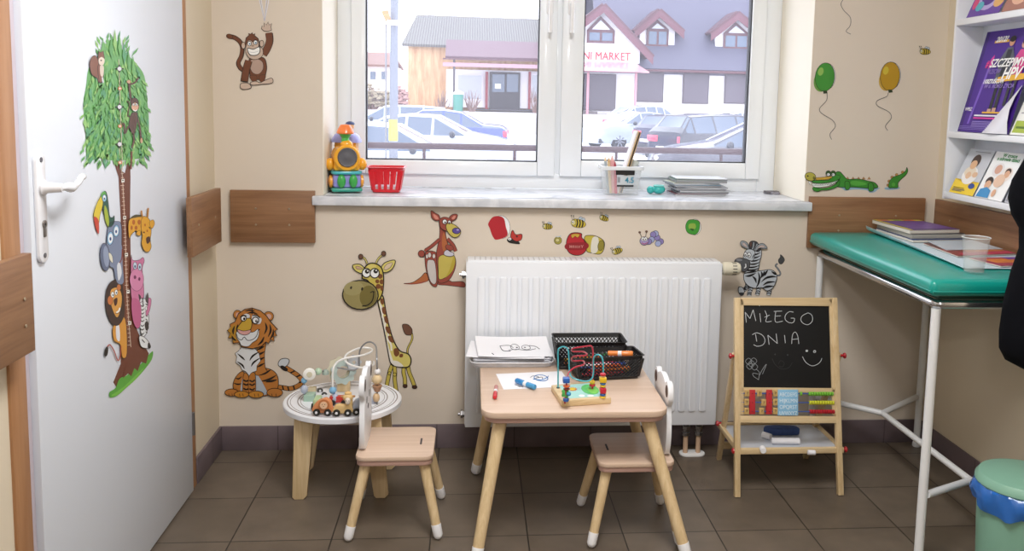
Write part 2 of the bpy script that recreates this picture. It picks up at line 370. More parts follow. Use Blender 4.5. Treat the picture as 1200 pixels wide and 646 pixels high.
L.new(tc.outputs['Object'], n1.inputs[0]); L.new(n1.outputs['Fac'], cr.inputs[0]); L.new(cr.outputs[0], pb.inputs['Base Color']); pb.inputs['Roughness'].default_value = .25; MARB = m
b = B(); b.box((-.61, -.02, .9455), (1.2349, .365, .98), MARB, .003); b.box((-.645, -.035, .9455), (1.255, -.0005, .98), MARB, .004); struct(b.build('windowsill_1', world=True)); 
# ================================================================== RADIATOR
RW = mt('eef2f9', .32, var=.01, coat=.2)
rd = thing('radiator', 'wide white ribbed steel panel radiator mounted on the wall under the window', 'radiator', (.4, -.08, .128))
b = B(); x0, x1, z0, z1 = -.075, .88, .128, .757
b.box((x0, -.132, z0), (x1, -.122, z1), RW, .004)
nr = 22; p0 = x0+.035; dx = (x1-x0-.07)/nr
for i in range(nr):
    xa = p0+i*dx+.006; xb = p0+(i+1)*dx-.006
    b.prism(rrect(xa, z0+.055, xb, z1-.055, .009, 3), .008, RW, axes((0, -.131, 0), (1, 0, 0), (0, 0, 1)), .0045, 2)
b.build('front_panel', rd, True)
B().box((x0+.004, -.045, z0), (x1-.006, -.035, z1+.002), RW, .004).build('rear_panel', rd, True)
b = B(); b.box((x0+.003, -.125, z1-.004), (x1-.004, -.036, z1+.004), RW, .003)
for i in range(46): xx = x0+.03+i*(x1-x0-.06)/45; b.box((xx-.0025, -.115, z1+.0035), (xx+.0025, -.05, z1+.0048), mt('c9cbd0', .5))
b.build('top_grille', rd, True)
for xx in (x0-.002, x1-.001): B().box((xx, -.128, z0+.01), (xx+.003, -.038, z1-.004), RW, .001).build('side_cover', rd, True)
CHR = mt('a9a8ab', .22, .95)
for z in (.70, .165):
    b = B(); b.lathe([(.012, 0), (.012, .006), (.016, .008), (.016, .016), (.006, .018), (.006, .026), (0, .026)], CHR, (x0, -.085, z), (-1, 0, 0), 6); b.build('bleed_plug', rd, True)
b = B(); c = V((x1, -.085, .728)); IV = mt('e9e3cf', .4)
b.lathe([(.014, 0), (.014, .014)], CHR, c, (1, 0, 0)); b.lathe([(.019, .012), (.025, .018), (.026, .045), (.0245, .048), (.0245, .072), (.019, .082), (0, .083)], IV, c, (1, 0, 0), 26)
for i in range(26): a = 2*pi*i/26; b.box((.050, -.0015, .0235), (.066, .0015, .0255), mt('4a463e'), X=M.Translation(c) @ M.Rotation(a, 4, 'X')) if i % 2 == 0 else None
b.build('thermostat_valve', rd, True)
b = B()
PB = mt('c8a88c', .45)
for xx in (.775, .825):
    b.tube([(xx, -.1, .13), (xx, -.1, .085)], .011, CHR, 14); b.lathe([(.017, .0), (.017, .012), (.014, .014), (.014, .024), (.018, .026), (.018, .038), (.013, .04)], CHR, (xx, -.1, .078), (0, 0, 1), 6)
    b.cyl((xx, -.1, .004), (xx, -.1, .08), .0095, PB)
b.build('supply_pipes', rd, True)
B().prism(rrect(.752, -.13, .852, -.07, .029), .008, mt('efefee', .35), None, .002).build('pipe_floor_plate', rd, True)
# ================================================================== LIGHTS
wd = bpy.data.worlds.new('sky'); SC.world = wd; wd.use_nodes = True; nt = wd.node_tree; bg = nt.nodes['Background']
tc = nt.nodes.new('ShaderNodeTexCoord'); sx = nt.nodes.new('ShaderNodeSeparateXYZ'); rp = nt.nodes.new('ShaderNodeValToRGB')
nt.links.new(tc.outputs['Generated'], sx.inputs[0]); nt.links.new(sx.outputs['Z'], rp.inputs[0]); nt.links.new(rp.outputs[0], bg.inputs[0])
rp.color_ramp.elements[0].position = 0; rp.color_ramp.elements[0].color = (.93, .95, 1, 1); rp.color_ramp.elements[1].position = .6; rp.color_ramp.elements[1].color = (.86, .92, 1, 1)
bg.inputs['Strength'].default_value = 3.2
def light(kind, name, loc, e, size, col=(1, 1, 1), target=None, sy=None):
    l = bpy.data.lights.new(name, kind); l.energy = e; l.color = col
    if kind == 'AREA':
        l.size = size
        if sy: l.shape = 'RECTANGLE'; l.size_y = sy
    elif kind == 'POINT': l.shadow_soft_size = size
    o = bpy.data.objects.new(name, l); COL.objects.link(o); o.location = loc
    if target is not None: o.rotation_euler = (V(target)-V(loc)).to_track_quat('-Z', 'Y').to_euler()
    return o
light('AREA', 'ceiling_lamp', (.2, -2.0, 2.66), 56, .6, (1, .985, .97), (.2, -2.0, 0), 1.2)
light('AREA', 'camera_flash', (.1, -3.35, 1.75), 8, .16, (1, .99, 1), (.4, 0, .75))
SC.view_settings.view_transform = 'Standard'; SC.view_settings.look = 'None'; SC.view_settings.gamma = 1; SC.view_settings.exposure = .08
SC.view_settings.use_curve_mapping = False
# ================================================================== OUTSIDE
GZ = -.36; YF = 48.0
b = B(); b.box((-40, .6, GZ-.2), (70, 43.5, GZ), mt('d9dadf', .8, scale=.6)); struct(b.build('parking_ground', world=True))
b = B(); b.box((-40, 43.5, GZ-.2), (80, 90, .72), mt('c9c4c0', .8, scale=.6)); b.box((-40, 43.0, GZ-.1), (80, 43.5, .45), mt('b5b0b0', .8)); struct(b.build('pavement', world=True))
W_ = mt('f2eef0', .8, scale=.5); DK = mt('4a4248', .5); MAR = mt('5e3a42', .5); GLD = mt('5a6a80', .15, coat=.5)
def rct(b, x0, y0, x1, y1, Y, th, m, bev=0):
    """upright rectangle between two picture corners on the plane Y, th deep behind it"""
    p, q = at(x0, y0, 'Y', Y), at(x1, y1, 'Y', Y); b.box((p.x, Y, q.z), (q.x, Y+th, p.z), m, bev)
# long grey-roofed barn / shop on the left
EW = at(652, 60, 'Y', YF-3.3).x
sh = thing('shop_building', 'low shop across the car park with ribbed grey roof, orange boarded wall and maroon awning', 'building', (0, YF, .7))
def wroof(h1, h2, sc):
    m, nt, pb = new('roof_'+h1); N = nt.nodes; L = nt.links; tc = N.new('ShaderNodeTexCoord'); wv = N.new('ShaderNodeTexWave'); wv.inputs['Scale'].default_value = sc; wv.inputs['Distortion'].default_value = .3
    L.new(tc.outputs['Object'], wv.inputs[0]); cr = N.new('ShaderNodeValToRGB'); cr.color_ramp.elements[0].color = lin(h1); cr.color_ramp.elements[1].color = lin(h2)
    L.new(wv.outputs['Fac'], cr.inputs[0]); L.new(cr.outputs[0], pb.inputs['Base Color']); pb.inputs['Roughness'].default_value = .7; return m
e0, e1 = at(471, 54, 'Y', YF), at(640, 60, 'Y', YF); r0, r1 = at(477, 20, 'Y', YF+5), at(630, 24, 'Y', YF+5)
b = B(); b.box((e0.x+.3, YF+.4, .72), (e1.x, YF+10, e0.z+.1), wood('b98a62', 'd9b48a', .35, 2, .8, rings=5)); b.build('boarded_wall', sh, True)
b = B(); RF = wroof('5e5b57', '7a7772', 2.2)
b.slab([e0, e1, (e1.x, YF+5, r0.z), (r0.x+.6, YF+5, r0.z)], V((0, -.6, 1)), .15, RF); b.slab([(r0.x+.6, YF+5, r0.z), (e1.x, YF+5, r0.z), (e1.x, YF+10.3, e0.z), (e0.x, YF+10.3, e0.z)], V((0, .6, 1)), .15, RF); b.build('ribbed_roof', sh, True)
p0 = at(520, 0, 'Y', YF-1.5); p1 = at(650, 0, 'Y', YF-1.5)
b = B(); q0, q1 = at(522, 68, 'Y', YF-3.2), at(522, 47, 'Y', YF-1.5)
b.slab([(q0.x, YF-3.2, q0.z), (p1.x, YF-3.2, q0.z), (p1.x, YF-.2, q1.z), (q1.x, YF-.2, q1.z)], V((0, -1, 1)), .12, mt('6a4e56', .6)); b.build('awning_roof', sh, True)
b = B(); rct(b, 519, 68, 652, 73, YF-3.3, .12, MAR); b.build('fascia', sh, True)
b = B(); rct(b, 519, 73, 652, 81, YF-3.25, .1, mt('b08a94', .6)); b.build('fascia', sh, True)
b = B(); rct(b, 523, 81, 652, 128, YF-.3, .4, W_); b.build('shop_wall', sh, True)
for xx in (532,):
    b = B(); p = at(xx, 100, 'Y', YF-3.1); b.cyl((p.x, YF-3.1, .72), (p.x, YF-3.1, q0.z), .06, DK); b.build('post', sh, True)
b = B(); rct(b, 574, 84, 609, 129, YF-.42, .1, mt('3a3438', .5)); fdoor = b.build('shop_door', sh, True)
for x0, x1 in ((577, 591), (594, 607)):
    b = B(); rct(b, x0, 87, x1, 108, YF-.46, .03, GLD); b.build('door_glass', fdoor, True)
b = B(); rct(b, 580, 98, 587, 104, YF-.48, .01, mt('f2f2f2')); b.build('notice', fdoor, True)
for x0, x1 in ((535, 566), (622, 640)):
    b = B(); rct(b, x0, 86, x1, 118, YF-.4, .08, mt('e9e4ea', .4)); wn = b.build('shop_window', sh, True)
    b = B(); rct(b, x0+2, 88, x1-2, 116, YF-.44, .03, mt('b8bcc6', .15, coat=.5)); b.build('pane', wn, True)
b = B(); rct(b, 569, 84, 571.5, 128, YF-.44, .1, mt('9a3038')); b.build('red_trim', sh, True); b = B(); rct(b, 619.5, 84, 621.5, 128, YF-.44, .1, mt('9a3038')); b.build('red_trim', sh, True)
b = B()
for i, (y0, y1) in enumerate(((128, 131), (131, 134.5), (134.5, 138))): rct(b, 556+i*-3, y0, 650, y1, YF-1.4-.6*i, 2.6, mt('6c6768', .8))
b.build('steps', sh, True)
# shop with dormers on the right
mk = thing('market_building', 'white market building with steep slate roof, gabled dormers and red lettering', 'building', (14, YF, .7))
b = B(); rct(b, 660, 84, 960, 152, YF, 9, W_); b.build('wall', mk, True)
SL = mt('5c5a6c', .6, scale=2, bump=.3)
ea, eb = at(752, 82, 'Y', YF-.6), at(960, 82, 'Y', YF-.6); rid = at(752, -60, 'Y', YF+5.5)
b = B(); zt = rid.z; b.slab([(7.4, YF-.6, ea.z), (eb.x+2, YF-.6, ea.z), (eb.x+2, YF+5.5, zt), (7.0, YF+5.5, zt), (7.0, YF+1.0, ea.z+(zt-ea.z)*1.6/6.1)], V((0, -1, .7)), .15, SL)
b.slab([(7.0, YF+5.5, zt), (eb.x+2, YF+5.5, zt), (eb.x+2, YF+11, ea.z), (7.0, YF+11, ea.z)], V((0, 1, .7)), .15, SL); b.build('slate_roof', mk, True)
b = B(); p = at(745, 84, 'Y', YF-.7); b.tube([(p.x, YF-.7, ea.z-.02), (eb.x, YF-.7, ea.z-.02)], .08, MAR, 8); b.build('gutter', mk, True)
def gable(name, l, apex, r_, base, Y, roofover, win, parent, depth):
    """gabled front: l, r_ eave pixels, apex pixel, base pixel row"""
    g = bpy.data.objects
    b = B(); a, c, d = at(*l, 'Y', Y), at(*apex, 'Y', Y), at(*r_, 'Y', Y); z = at(l[0], base, 'Y', Y).z
    X = axes((0, Y+depth, 0), (1, 0, 0), (0, 0, 1)); b.prism([(a.x, z), (d.x, z), (d.x, d.z), (c.x, c.z), (a.x, a.z)], depth, W_, X); gb = b.build(name, parent, True)
    b = B(); s = .35; e = roofover
    for P_, Q_ in ((a, c), (d, c)):
        u = (V((P_.x, 0, P_.z))-V((Q_.x, 0, Q_.z))).normalized(); k = V((P_.x, 0, P_.z))+u*e
        top = V((c.x, 0, c.z+.1)); b.slab([(k.x, Y-.5, k.z+.1), (top.x, Y-.5, top.z), (top.x, Y+depth+1, top.z), (k.x, Y+depth+1, k.z+.1)], V((-u.z if P_ is d else u.z, 0, abs(u.x)))*(1), .14, MAR)
        b.slab([(k.x, Y-.5, k.z+.12), (top.x, Y-.5, top.z), (top.x, Y-.5, top.z-.42), (k.x, Y-.5, k.z-.3)], V((0, -1, 0)), .08, mt('6e444e', .6))
    b.build('gable_roof', gb, True)
    (x0, y0), (x1, y1), ya = win; b = B(); p, q = at(x0, y0, 'Y', Y-.05), at(x1, y1, 'Y', Y-.05); ap = at((x0+x1)/2, ya, 'Y', Y-.05)
    X = axes((0, Y, 0), (1, 0, 0), (0, 0, 1)); b.prism([(p.x, q.z), (q.x, q.z), (q.x, p.z), (ap.x, ap.z), (p.x, p.z)], .08, MAR, X); wn = b.build('gable_window', gb, True)
    b = B(); w_ = .13; mx = (p.x+q.x)/2
    X = axes((0, Y-.07, 0), (1, 0, 0), (0, 0, 1))
    b.prism([(p.x+w_, q.z+w_), (mx-w_/2, q.z+w_), (mx-w_/2, p.z-w_), (p.x+w_, p.z-w_)], .03, GLD, X); b.prism([(mx+w_/2, q.z+w_), (q.x-w_, q.z+w_), (q.x-w_, p.z-w_), (mx+w_/2, p.z-w_)], .03, GLD, X)
    b.prism([(p.x+w_*2, p.z+w_*.3), (q.x-w_*2, p.z+w_*.3), (ap.x, ap.z-w_*1.6)], .03, mt('c9cdd8', .2), X); b.build('pane', wn, True)
gable('shop_front', (660, 45), (706, 9), (750, 56), 72, YF-2.4, .9, ((688, 35), (720, 51), 19), mk, 6)
gable('dormer', (750, 33), (771, 15), (791, 33), 55, YF+.4, .55, ((758, 34), (783, 55), 23), mk, 5)
gable('dormer', (839, 36), (862, 18), (886, 38), 58, YF+.4, .55, ((848, 39), (877, 58), 26), mk, 5)
b = B(); rct(b, 660, 45, 747, 84, YF-2.35, .3, W_); b.build('sign_wall', mk, True)
RD = mt('b81e30', .6)
pa, pb2 = at(683, 69.5, 'Y', YF-2.5), at(738, 70.5, 'Y', YF-2.5); u = (pb2-pa)
text('lettering', 'NI MARKET', RD, (pa.x, YF-2.45, pa.z), (1, 0, 0), (0, 0, 1), .62, mk, .05, width=u.x)
text('lettering', 'MI', RD, (pa.x-1.15, YF-2.45, pa.z), (1, 0, 0), (0, 0, 1), .62, mk, .05, width=.75)
b = B(); z1, z0 = at(700, 73, 'Y', YF-2.4).z, at(700, 84, 'Y', YF-3.6).z; xr = at(748, 80, 'Y', YF-3).x; xl = at(662, 80, 'Y', YF-3).x
m, nt, pb = new('awning_gloss'); pb.inputs['Base Color'].default_value = lin('e9b6bd'); pb.inputs['Roughness'].default_value = .12; pb.inputs['Metallic'].default_value = .35
nz = nt.nodes.new('ShaderNodeTexNoise'); nz.inputs['Scale'].default_value = 3; bp = nt.nodes.new('ShaderNodeBump'); bp.inputs['Strength'].default_value = .05; nt.links.new(nz.outputs['Fac'], bp.inputs['Height']); nt.links.new(bp.outputs[0], pb.inputs['Normal'])
b.slab([(xl, YF-3.6, z0), (xr+.5, YF-3.6, z0), (xr-.1, YF-2.4, z1), (xl, YF-2.4, z1)], V((0, -1, 1.2)), .05, m); rct(b, 662, 84, 752, 86, YF-3.7, .12, MAR); b.build('awning', mk, True)
for x0, y0, x1, y1 in ((684, 86, 721, 130), (746, 84, 777, 120), (801, 85, 830, 122), (850, 86, 880, 122)):
    yy = YF-.12; b = B(); rct(b, x0, y0, x1, y1, yy, .1, mt('54494f', .5)); sw = b.build('shutter_window', mk, True)
    b = B(); rct(b, x0+1.2, y0+1.5, x1-1.2, y1-1.2, yy-.03, .03, mt('5e5560', .35)); b.build('pane', sw, True)
for xx in (689, 745):
    b = B(); p = at(xx, 100, 'Y', YF-3); b.cyl((p.x, YF-3, .72), (p.x, YF-3, z0), .07, mt('c8909a')); b.build('post', mk, True)
b = B()
for i in range(3): rct(b, 662, 130+i*4.5, 700-i*1, 134.5+i*4.5, YF-1.8-.6*i, 2.2, mt('746c6c', .8))
b.build('steps', mk, True)
# far house and bushes on the left
fh = thing('far_house', 'small pale house with reddish roof far behind the lamp post', 'house', (-5, 60, .7))
b = B(); rct(b, 405, 76, 462, 118, 60, 6, W_); b.build('wall', fh, True)
p, q, r_ = at(400, 77, 'Y', 59.5), at(464, 74, 'Y', 59.5), at(455, 64, 'Y', 63)
b = B(); b.slab([(p.x, 59.5, p.z), (q.x, 59.5, p.z), (q.x-.5, 63, r_.z), (p.x, 63, r_.z)], V((0, -.5, 1)), .15, mt('8a6a60', .7)); b.slab([(p.x, 63, r_.z), (q.x-.5, 63, r_.z), (q.x, 66.5, p.z), (p.x, 66.5, p.z)], V((0, .5, 1)), .15, mt('8a6a60', .7)); b.build('roof', fh, True)
for x0 in (434, 447):
    b = B(); rct(b, x0, 84, x0+6, 93, 59.9, .1, GLD); b.build('window', fh, True)
def bush(px, py, Y, w, h, col, n, label, grp=None, twig=False, zb=.72):
    c = at(px, py, 'Y', Y); t = thing('bush', label, 'bush', (c.x, Y, zb), group=grp); b = B(); mm = mt(col, .8, var=.3)
    for i in range(n):
        a, r = rnd.uniform(0, 2*pi), rnd.random()**.5*w/2; top = V((cos(a)*r*1.2, sin(a)*r*.6, h*rnd.uniform(.6, 1)*(1-.3*(2*r/w)**2))); base = V((cos(a)*r*.3, sin(a)*r*.2, 0))
        b.tube([base, (base+top)/2+V((rnd.uniform(-.1, .1), 0, 0)), top], .022, mt('8a6f68', .8), 4, rr=[.03, .022, .01])
        if not twig:
            for k in range(5):
                p = base.lerp(top, rnd.uniform(.3, 1))+V((rnd.uniform(-.2, .2), rnd.uniform(-.2, .2), rnd.uniform(-.1, .1))); s = rnd.uniform(.05, .11)
                b.ball(p, (s*1.5, s, s*.8), mm, 5)
    b.build('twigs', t); return t
bush(436, 110, 45, 1.6, 1.4, '9c8f78', 60, 'brownish hedge bush behind the parked cars, left of the lamp post')
bush(452, 110, 47.6, .9, 1.2, 'a39a7c', 50, 'brownish bush just left of the lamp post, behind the cars', )
bush(470, 108, 45.2, .5, 1.5, 'b08a84', 30, 'narrow reddish bush at the corner of the boarded shop wall')
bush(518, 118, 44.6, .8, 1.2, '8a7068', 22, 'bare shrub left of the shop window across the car park', twig=True)
bush(553, 118, 44.6, .8, 1.3, '8a7068', 22, 'bare shrub just left of the dark shop door', twig=True)
bush(627, 116, 44.6, .8, 1.6, '8a7068', 22, 'bare reddish shrub right of the dark shop door', twig=True)
t = thing('litter_bin', 'teal bin with pale lid standing in front of the shop window', 'bin', (at(537, 115, 'Y', 44.2).x, 44.2, .72))
B().lathe([(.2, 0), (.25, .05), (.27, .9)], mt('4a8a7c', .4), (0, 0, 0)).build('body', t); B().lathe([(.3, .9), (.3, .98), (.1, 1.1), (0, 1.1)], mt('dfe6e6', .4), (0, 0, 0)).build('lid', t)
# lamp post
pc = at(461, 100, 'Y', 9.5); lp = thing('lamp_post', 'grey galvanised post with a yellow band standing outside the left window pane', 'post', (pc.x, 9.5, GZ))
b = B(); b.cyl((pc.x, 9.5, GZ), (pc.x+.02, 9.5, 5), .062, mt('7c808a', .5, .1, scale=8), .055); b.build('pole', lp, True)
b = B(); z0, z1 = at(461, 165, 'Y', 9.5).z, at(461, 140, 'Y', 9.5).z; b.cyl((pc.x, 9.5, z0), (pc.x, 9.5, z1), .0655, mt('c9c050', .5), .065); b.build('yellow_band', lp, True)
b = B(); p, q = at(454, 28, 'Y', 9.4), at(467, 26, 'Y', 9.4); b.box((p.x, 9.3, p.z-.02), (q.x, 9.45, p.z+.05), mt('d9d2cc'), .01); k = at(447, 13, 'Y', 9.35)
b.slab([p, p+V((.07, 0, 0)), k+V((.09, 0, .02)), k], V((0, -1, 0)), .05, wood('a5764e', 'c4935f')); b.build('bracket', lp, True)
b = B(); b.cyl((pc.x-.1, 9.46, p.z), (pc.x-.1, 9.46, GZ), .012, mt('7c7c80')); b.build('cable', lp, True)
# railing
RB = mt('38181c', .45)
ra, rb = at(420, 175.5, 'Y', 4.6), at(890, 175.5, 'Y', 4.6)
rl = thing('railing', 'brown metal railing with a round top bar just outside the window', 'railing', ((ra.x+rb.x)/2, 4.6, GZ))
rz = at(640, 174, 'Y', 4.6).z
b = B(); b.tube([(ra.x-.7, 4.6, rz), (rb.x+.8, 4.6, rz)], .029, RB, 12); b.build('top_bar', rl, True)
for px in (497, 603, 722, 845):
    p = at(px, 185, 'Y', 4.6); b = B(); b.cyl((p.x, 4.6, GZ), (p.x, 4.6, rz-.01), .014, RB); b.build('post', rl, True)
b = B(); b.tube([(ra.x-.7, 4.6, rz-.85), (rb.x+.8, 4.6, rz-.85)], .014, RB, 8); b.build('bottom_bar', rl, True)
# cars
TYR = mt('26262a', .7); RIM = mt('b9bcc4', .25, .8); TAIL = mt('e0405a', .25, coat=.5); HEAD = mt('e9eef4', .1, coat=.6)
SHAPES = {
 'sedan': [(-2.15, .62, .55), (-2.1, .9, .70), (-1.95, .99, .74), (-1.45, 1.03, .76), (-.85, 1.36, .62), (-.35, 1.42, .6), (.25, 1.40, .6), (1.0, 1.02, .74), (1.7, .9, .74), (2.05, .78, .68), (2.17, .55, .55)],
 'wagon': [(-2.12, .65, .6), (-2.1, .98, .72), (-1.98, 1.1, .68), (-1.72, 1.42, .6), (-1.0, 1.47, .6), (-.2, 1.48, .6), (.3, 1.45, .6), (1.05, 1.05, .74), (1.7, .93, .74), (2.05, .8, .68), (2.17, .55, .55)],
 'suv': [(-2.1, .75, .62), (-2.08, 1.08, .74), (-1.9, 1.22, .7), (-1.35, 1.58, .6), (-.7, 1.63, .6), (-.1, 1.64, .6), (.35, 1.6, .6), (1.05, 1.16, .76), (1.7, 1.06, .76), (2.05, .92, .7), (2.15, .65, .58)]}
def car(shape, col, px, Y, heading, label, sc=1.0, rough=.25):
    x = at(px, 150, 'Y', Y).x; t = thing('parked_car', label, 'car', (x, Y, GZ), R(heading), 'cars parked outside the window')
    st = SHAPES[shape]; W = .88; paint = mt(col, rough, var=.02, coat=.8); gls = mt('566274', .08, coat=.6, var=.02); tm = bmesh.new(); belt = {'sedan': .93, 'wagon': .95, 'suv': 1.05}[shape]
    R_ = []
    for x_, z, wr in st:
        bz = min(belt, z-.03); w2 = W*(1 if abs(x_) < 1.8 else .93 if abs(x_) < 2.1 else .82)
        pts = [(-w2*.93, .22), (-w2, .38), (-w2*1.0, bz*.72), (-w2*.96, bz), (-wr, z-.03), (-wr*.75, z), (wr*.75, z), (wr, z-.03), (w2*.96, bz), (w2, bz*.72), (w2, .38), (w2*.93, .22)]
        R_.append([tm.verts.new((x_*sc, a*sc, c*sc)) for a, c in pts])
    gf = []
    for i in range(len(R_)-1):
        a, c = R_[i], R_[i+1]; hi = max(st[i][1], st[i+1][1]) > belt+.2
        for k in range(11):
            f = tm.faces.new((a[k], a[k+1], c[k+1], c[k]))
            steep = abs(st[i][1]-st[i+1][1]) > .2
            if hi and (k in (3, 7) or (steep and k in (4, 5, 6))): gf.append(f)
    tm.faces.new(R_[0][::-1]); tm.faces.new(R_[-1]); bmesh.ops.recalc_face_normals(tm, faces=tm.faces)
    g = bmesh.ops.inset_individual(tm, faces=gf, thickness=.045*sc, depth=-.008*sc); i1 = 1
    for f in tm.faces: f.material_index = 0
    for f in gf: f.material_index = 1
    me = bpy.data.meshes.new('car_body')
    b = B(); b._mi(paint); b._mi(gls); tmp = bpy.data.meshes.new('x'); tm.to_mesh(tmp); tm.free(); b.bm.from_mesh(tmp); body = b.build('car_body', t, sharp=30)
    for sx in (-1.32, 1.32):
        for sy in (-1, 1):
            b = B(); c = V((sx*sc, sy*.82*sc, .32*sc)); ax = V((0, sy, 0)); b.lathe([(.2*sc, -.1*sc), (.32*sc, -.1*sc), (.325*sc, .03*sc), (.29*sc, .06*sc), (.22*sc, .055*sc)], TYR, c, ax, 24); w_ = b.build('wheel', t)
            b = B(); b.lathe([(.22*sc, .03*sc), (.2*sc, .05*sc), (.05*sc, .035*sc), (.04*sc, .06*sc), (0, .06*sc)], mt('5a5c64', .4, .5), c, ax, 20)
            for k in range(7): b.box((-.02*sc, .052*sc, .03*sc), (.02*sc, .066*sc, .21*sc), RIM, X=M.Translation(c) @ M.Rotation(0 if sy > 0 else pi, 4, 'Z') @ M.Rotation(2*pi*k/7, 4, 'Y'))
            b.build('rim', w_)
    zt = belt*.82*sc
    for sy in (-1, 1):
        b = B(); b.box((-2.13*sc, sy*.48*sc-.2*sc, zt-.08*sc), (-1.9*sc, sy*.48*sc+.36*sc*sy*.5+.1*sc, zt+.1*sc), TAIL, .03); b.build('tail_light', t)
        b = B(); b.box((1.86*sc, sy*.6*sc-.2*sc, .6*sc), (2.08*sc, sy*.6*sc+.2*sc, .76*sc), HEAD, .04); b.build('headlight', t)
        b = B(); b.ball((.72*sc, sy*.98*sc, (belt+.05)*sc), (.07*sc, .11*sc, .08*sc), mt('35373f', .4) if rough < .5 else paint, 10); b.box((.68*sc, min(sy*.84, sy*.95)*sc, (belt)*sc), (.74*sc, max(sy*.84, sy*.95)*sc, (belt+.04)*sc), paint); b.build('side_mirror', t)
    for sx, m_ in ((-1, 'e9e9ee'), (1, 'e9e9ee')):
        b = B(); b.box((sx*2.16*sc-.02, -.26*sc, .48*sc), (sx*2.16*sc+.02, .26*sc, .59*sc), mt(m_), .005); b.build('number_plate', t)
    B().box((-2.15*sc, -.8*sc, .24*sc), (2.15*sc, .8*sc, .42*sc), mt('33343a', .6), .05).build('bumper_trim', t)
    return t
car('wagon', 'a9b4d0', 462, 28, 183, 'pale blue estate car, farthest of the cars in the left window pane')
car('sedan', '3f4f96', 508, 22.5, 176, 'blue saloon car with its red tail light at the right, in the left pane')
car('sedan', 'b4b8c4', 500, 17, -6, 'silver white saloon facing right in front of the blue saloon', .97)
car('wagon', 'c0c8d0', 448, 12, -4, 'white car nearest the railing in the left window pane', .88)
car('suv', 'b4b8c2', 760, 38, 28, 'silver off-road car with its tail at the left, in front of the market building')
car('sedan', 'a8b0b8', 745, 30.5, 205, 'pale car with its front showing between the silver off-road car and the dark estate')
car('wagon', '3a3850', 808, 27, 30, 'small dark purple car squeezed left of the black estate car', .93)
car('wagon', '34343f', 850, 21, 25, 'black estate car with red tail light seen from behind in the right pane')
car('sedan', 'eef0f2', 870, 41, 10, 'white car whose roof shows behind the black estate car')
car('sedan', '4c4c58', 892, 13.5, 172, 'dark grey car facing left with its spoked wheel behind the railing, nearest on the right')
# ================================================================== FURNITURE
PINE = wood('ccb083', 'e0c89f', 1.4, 2, .45, rings=16); PINEX = wood('ccb083', 'e0c89f', 1.4, 0, .45, rings=16); PINEY = wood('ccb083', 'e0c89f', 1.4, 1, .45, rings=16)
BEECH = wood('cdb29c', 'd8bfab', .7, 0, .38, rings=22); BEECHE = mt('b8958c', .45); WH = mt('eef0f5', .35, var=.015); CAP = mt('f6f7fb', .4, var=.01)
def leg(t, top, foot, r0, r1, cap, mat=PINE):
    top, foot = V(top), V(foot); d = (foot-top).normalized(); L_ = (foot-top).length
    b = B(); b.lathe([(r0, 0), (r0+(r1-r0)*(1-cap/L_), L_-cap+.004)], mat, top, d, 20); l = b.build('leg', t, True)
    k = lambda f: r0+(r1-r0)*f
    b = B(); b.lathe([(k(1-cap/L_)+.0012, L_-cap), (r1+.0012, L_-.012), (r1*.8, L_-.004), (r1*.4, L_), (0, L_)], CAP, top, d, 20); b.build('leg_cap', l, True)
# ---- big play table
tt = thing('play_table', 'square beech-topped low play table on splayed pine legs with white feet', 'table', (.26, -.555, 0))
b = B(); b.prism(rrect(-.024, -.832, .538, -.285, .05, 6), .019, BEECH, None, .003, z0=.416); b.build('tabletop', tt, True)
b = B(); b.prism(rrect(-.014, -.824, .528, -.295, .045, 6), .016, mt('c09c90', .5), None, .002, z0=.4); b.build('apron', tt, True)
for sx, sy in ((0, 0), (1, 0), (0, 1), (1, 1)):
    x = (.035, .478)[sx]; y = (-.778, -.34)[sy]; leg(tt, (x, y, .40), (x+(-.07, .115)[sx], y+(-.11, .085)[sy], .003), .021, .0165, .045)
b = B(); m_ = mt('d6d8dd', .25, alpha=.45); b.prism(rrect(.13, -.74, .34, -.62, .03), .03, m_, None, .012, z0=.369); b.build('clear_pouch', tt, True)
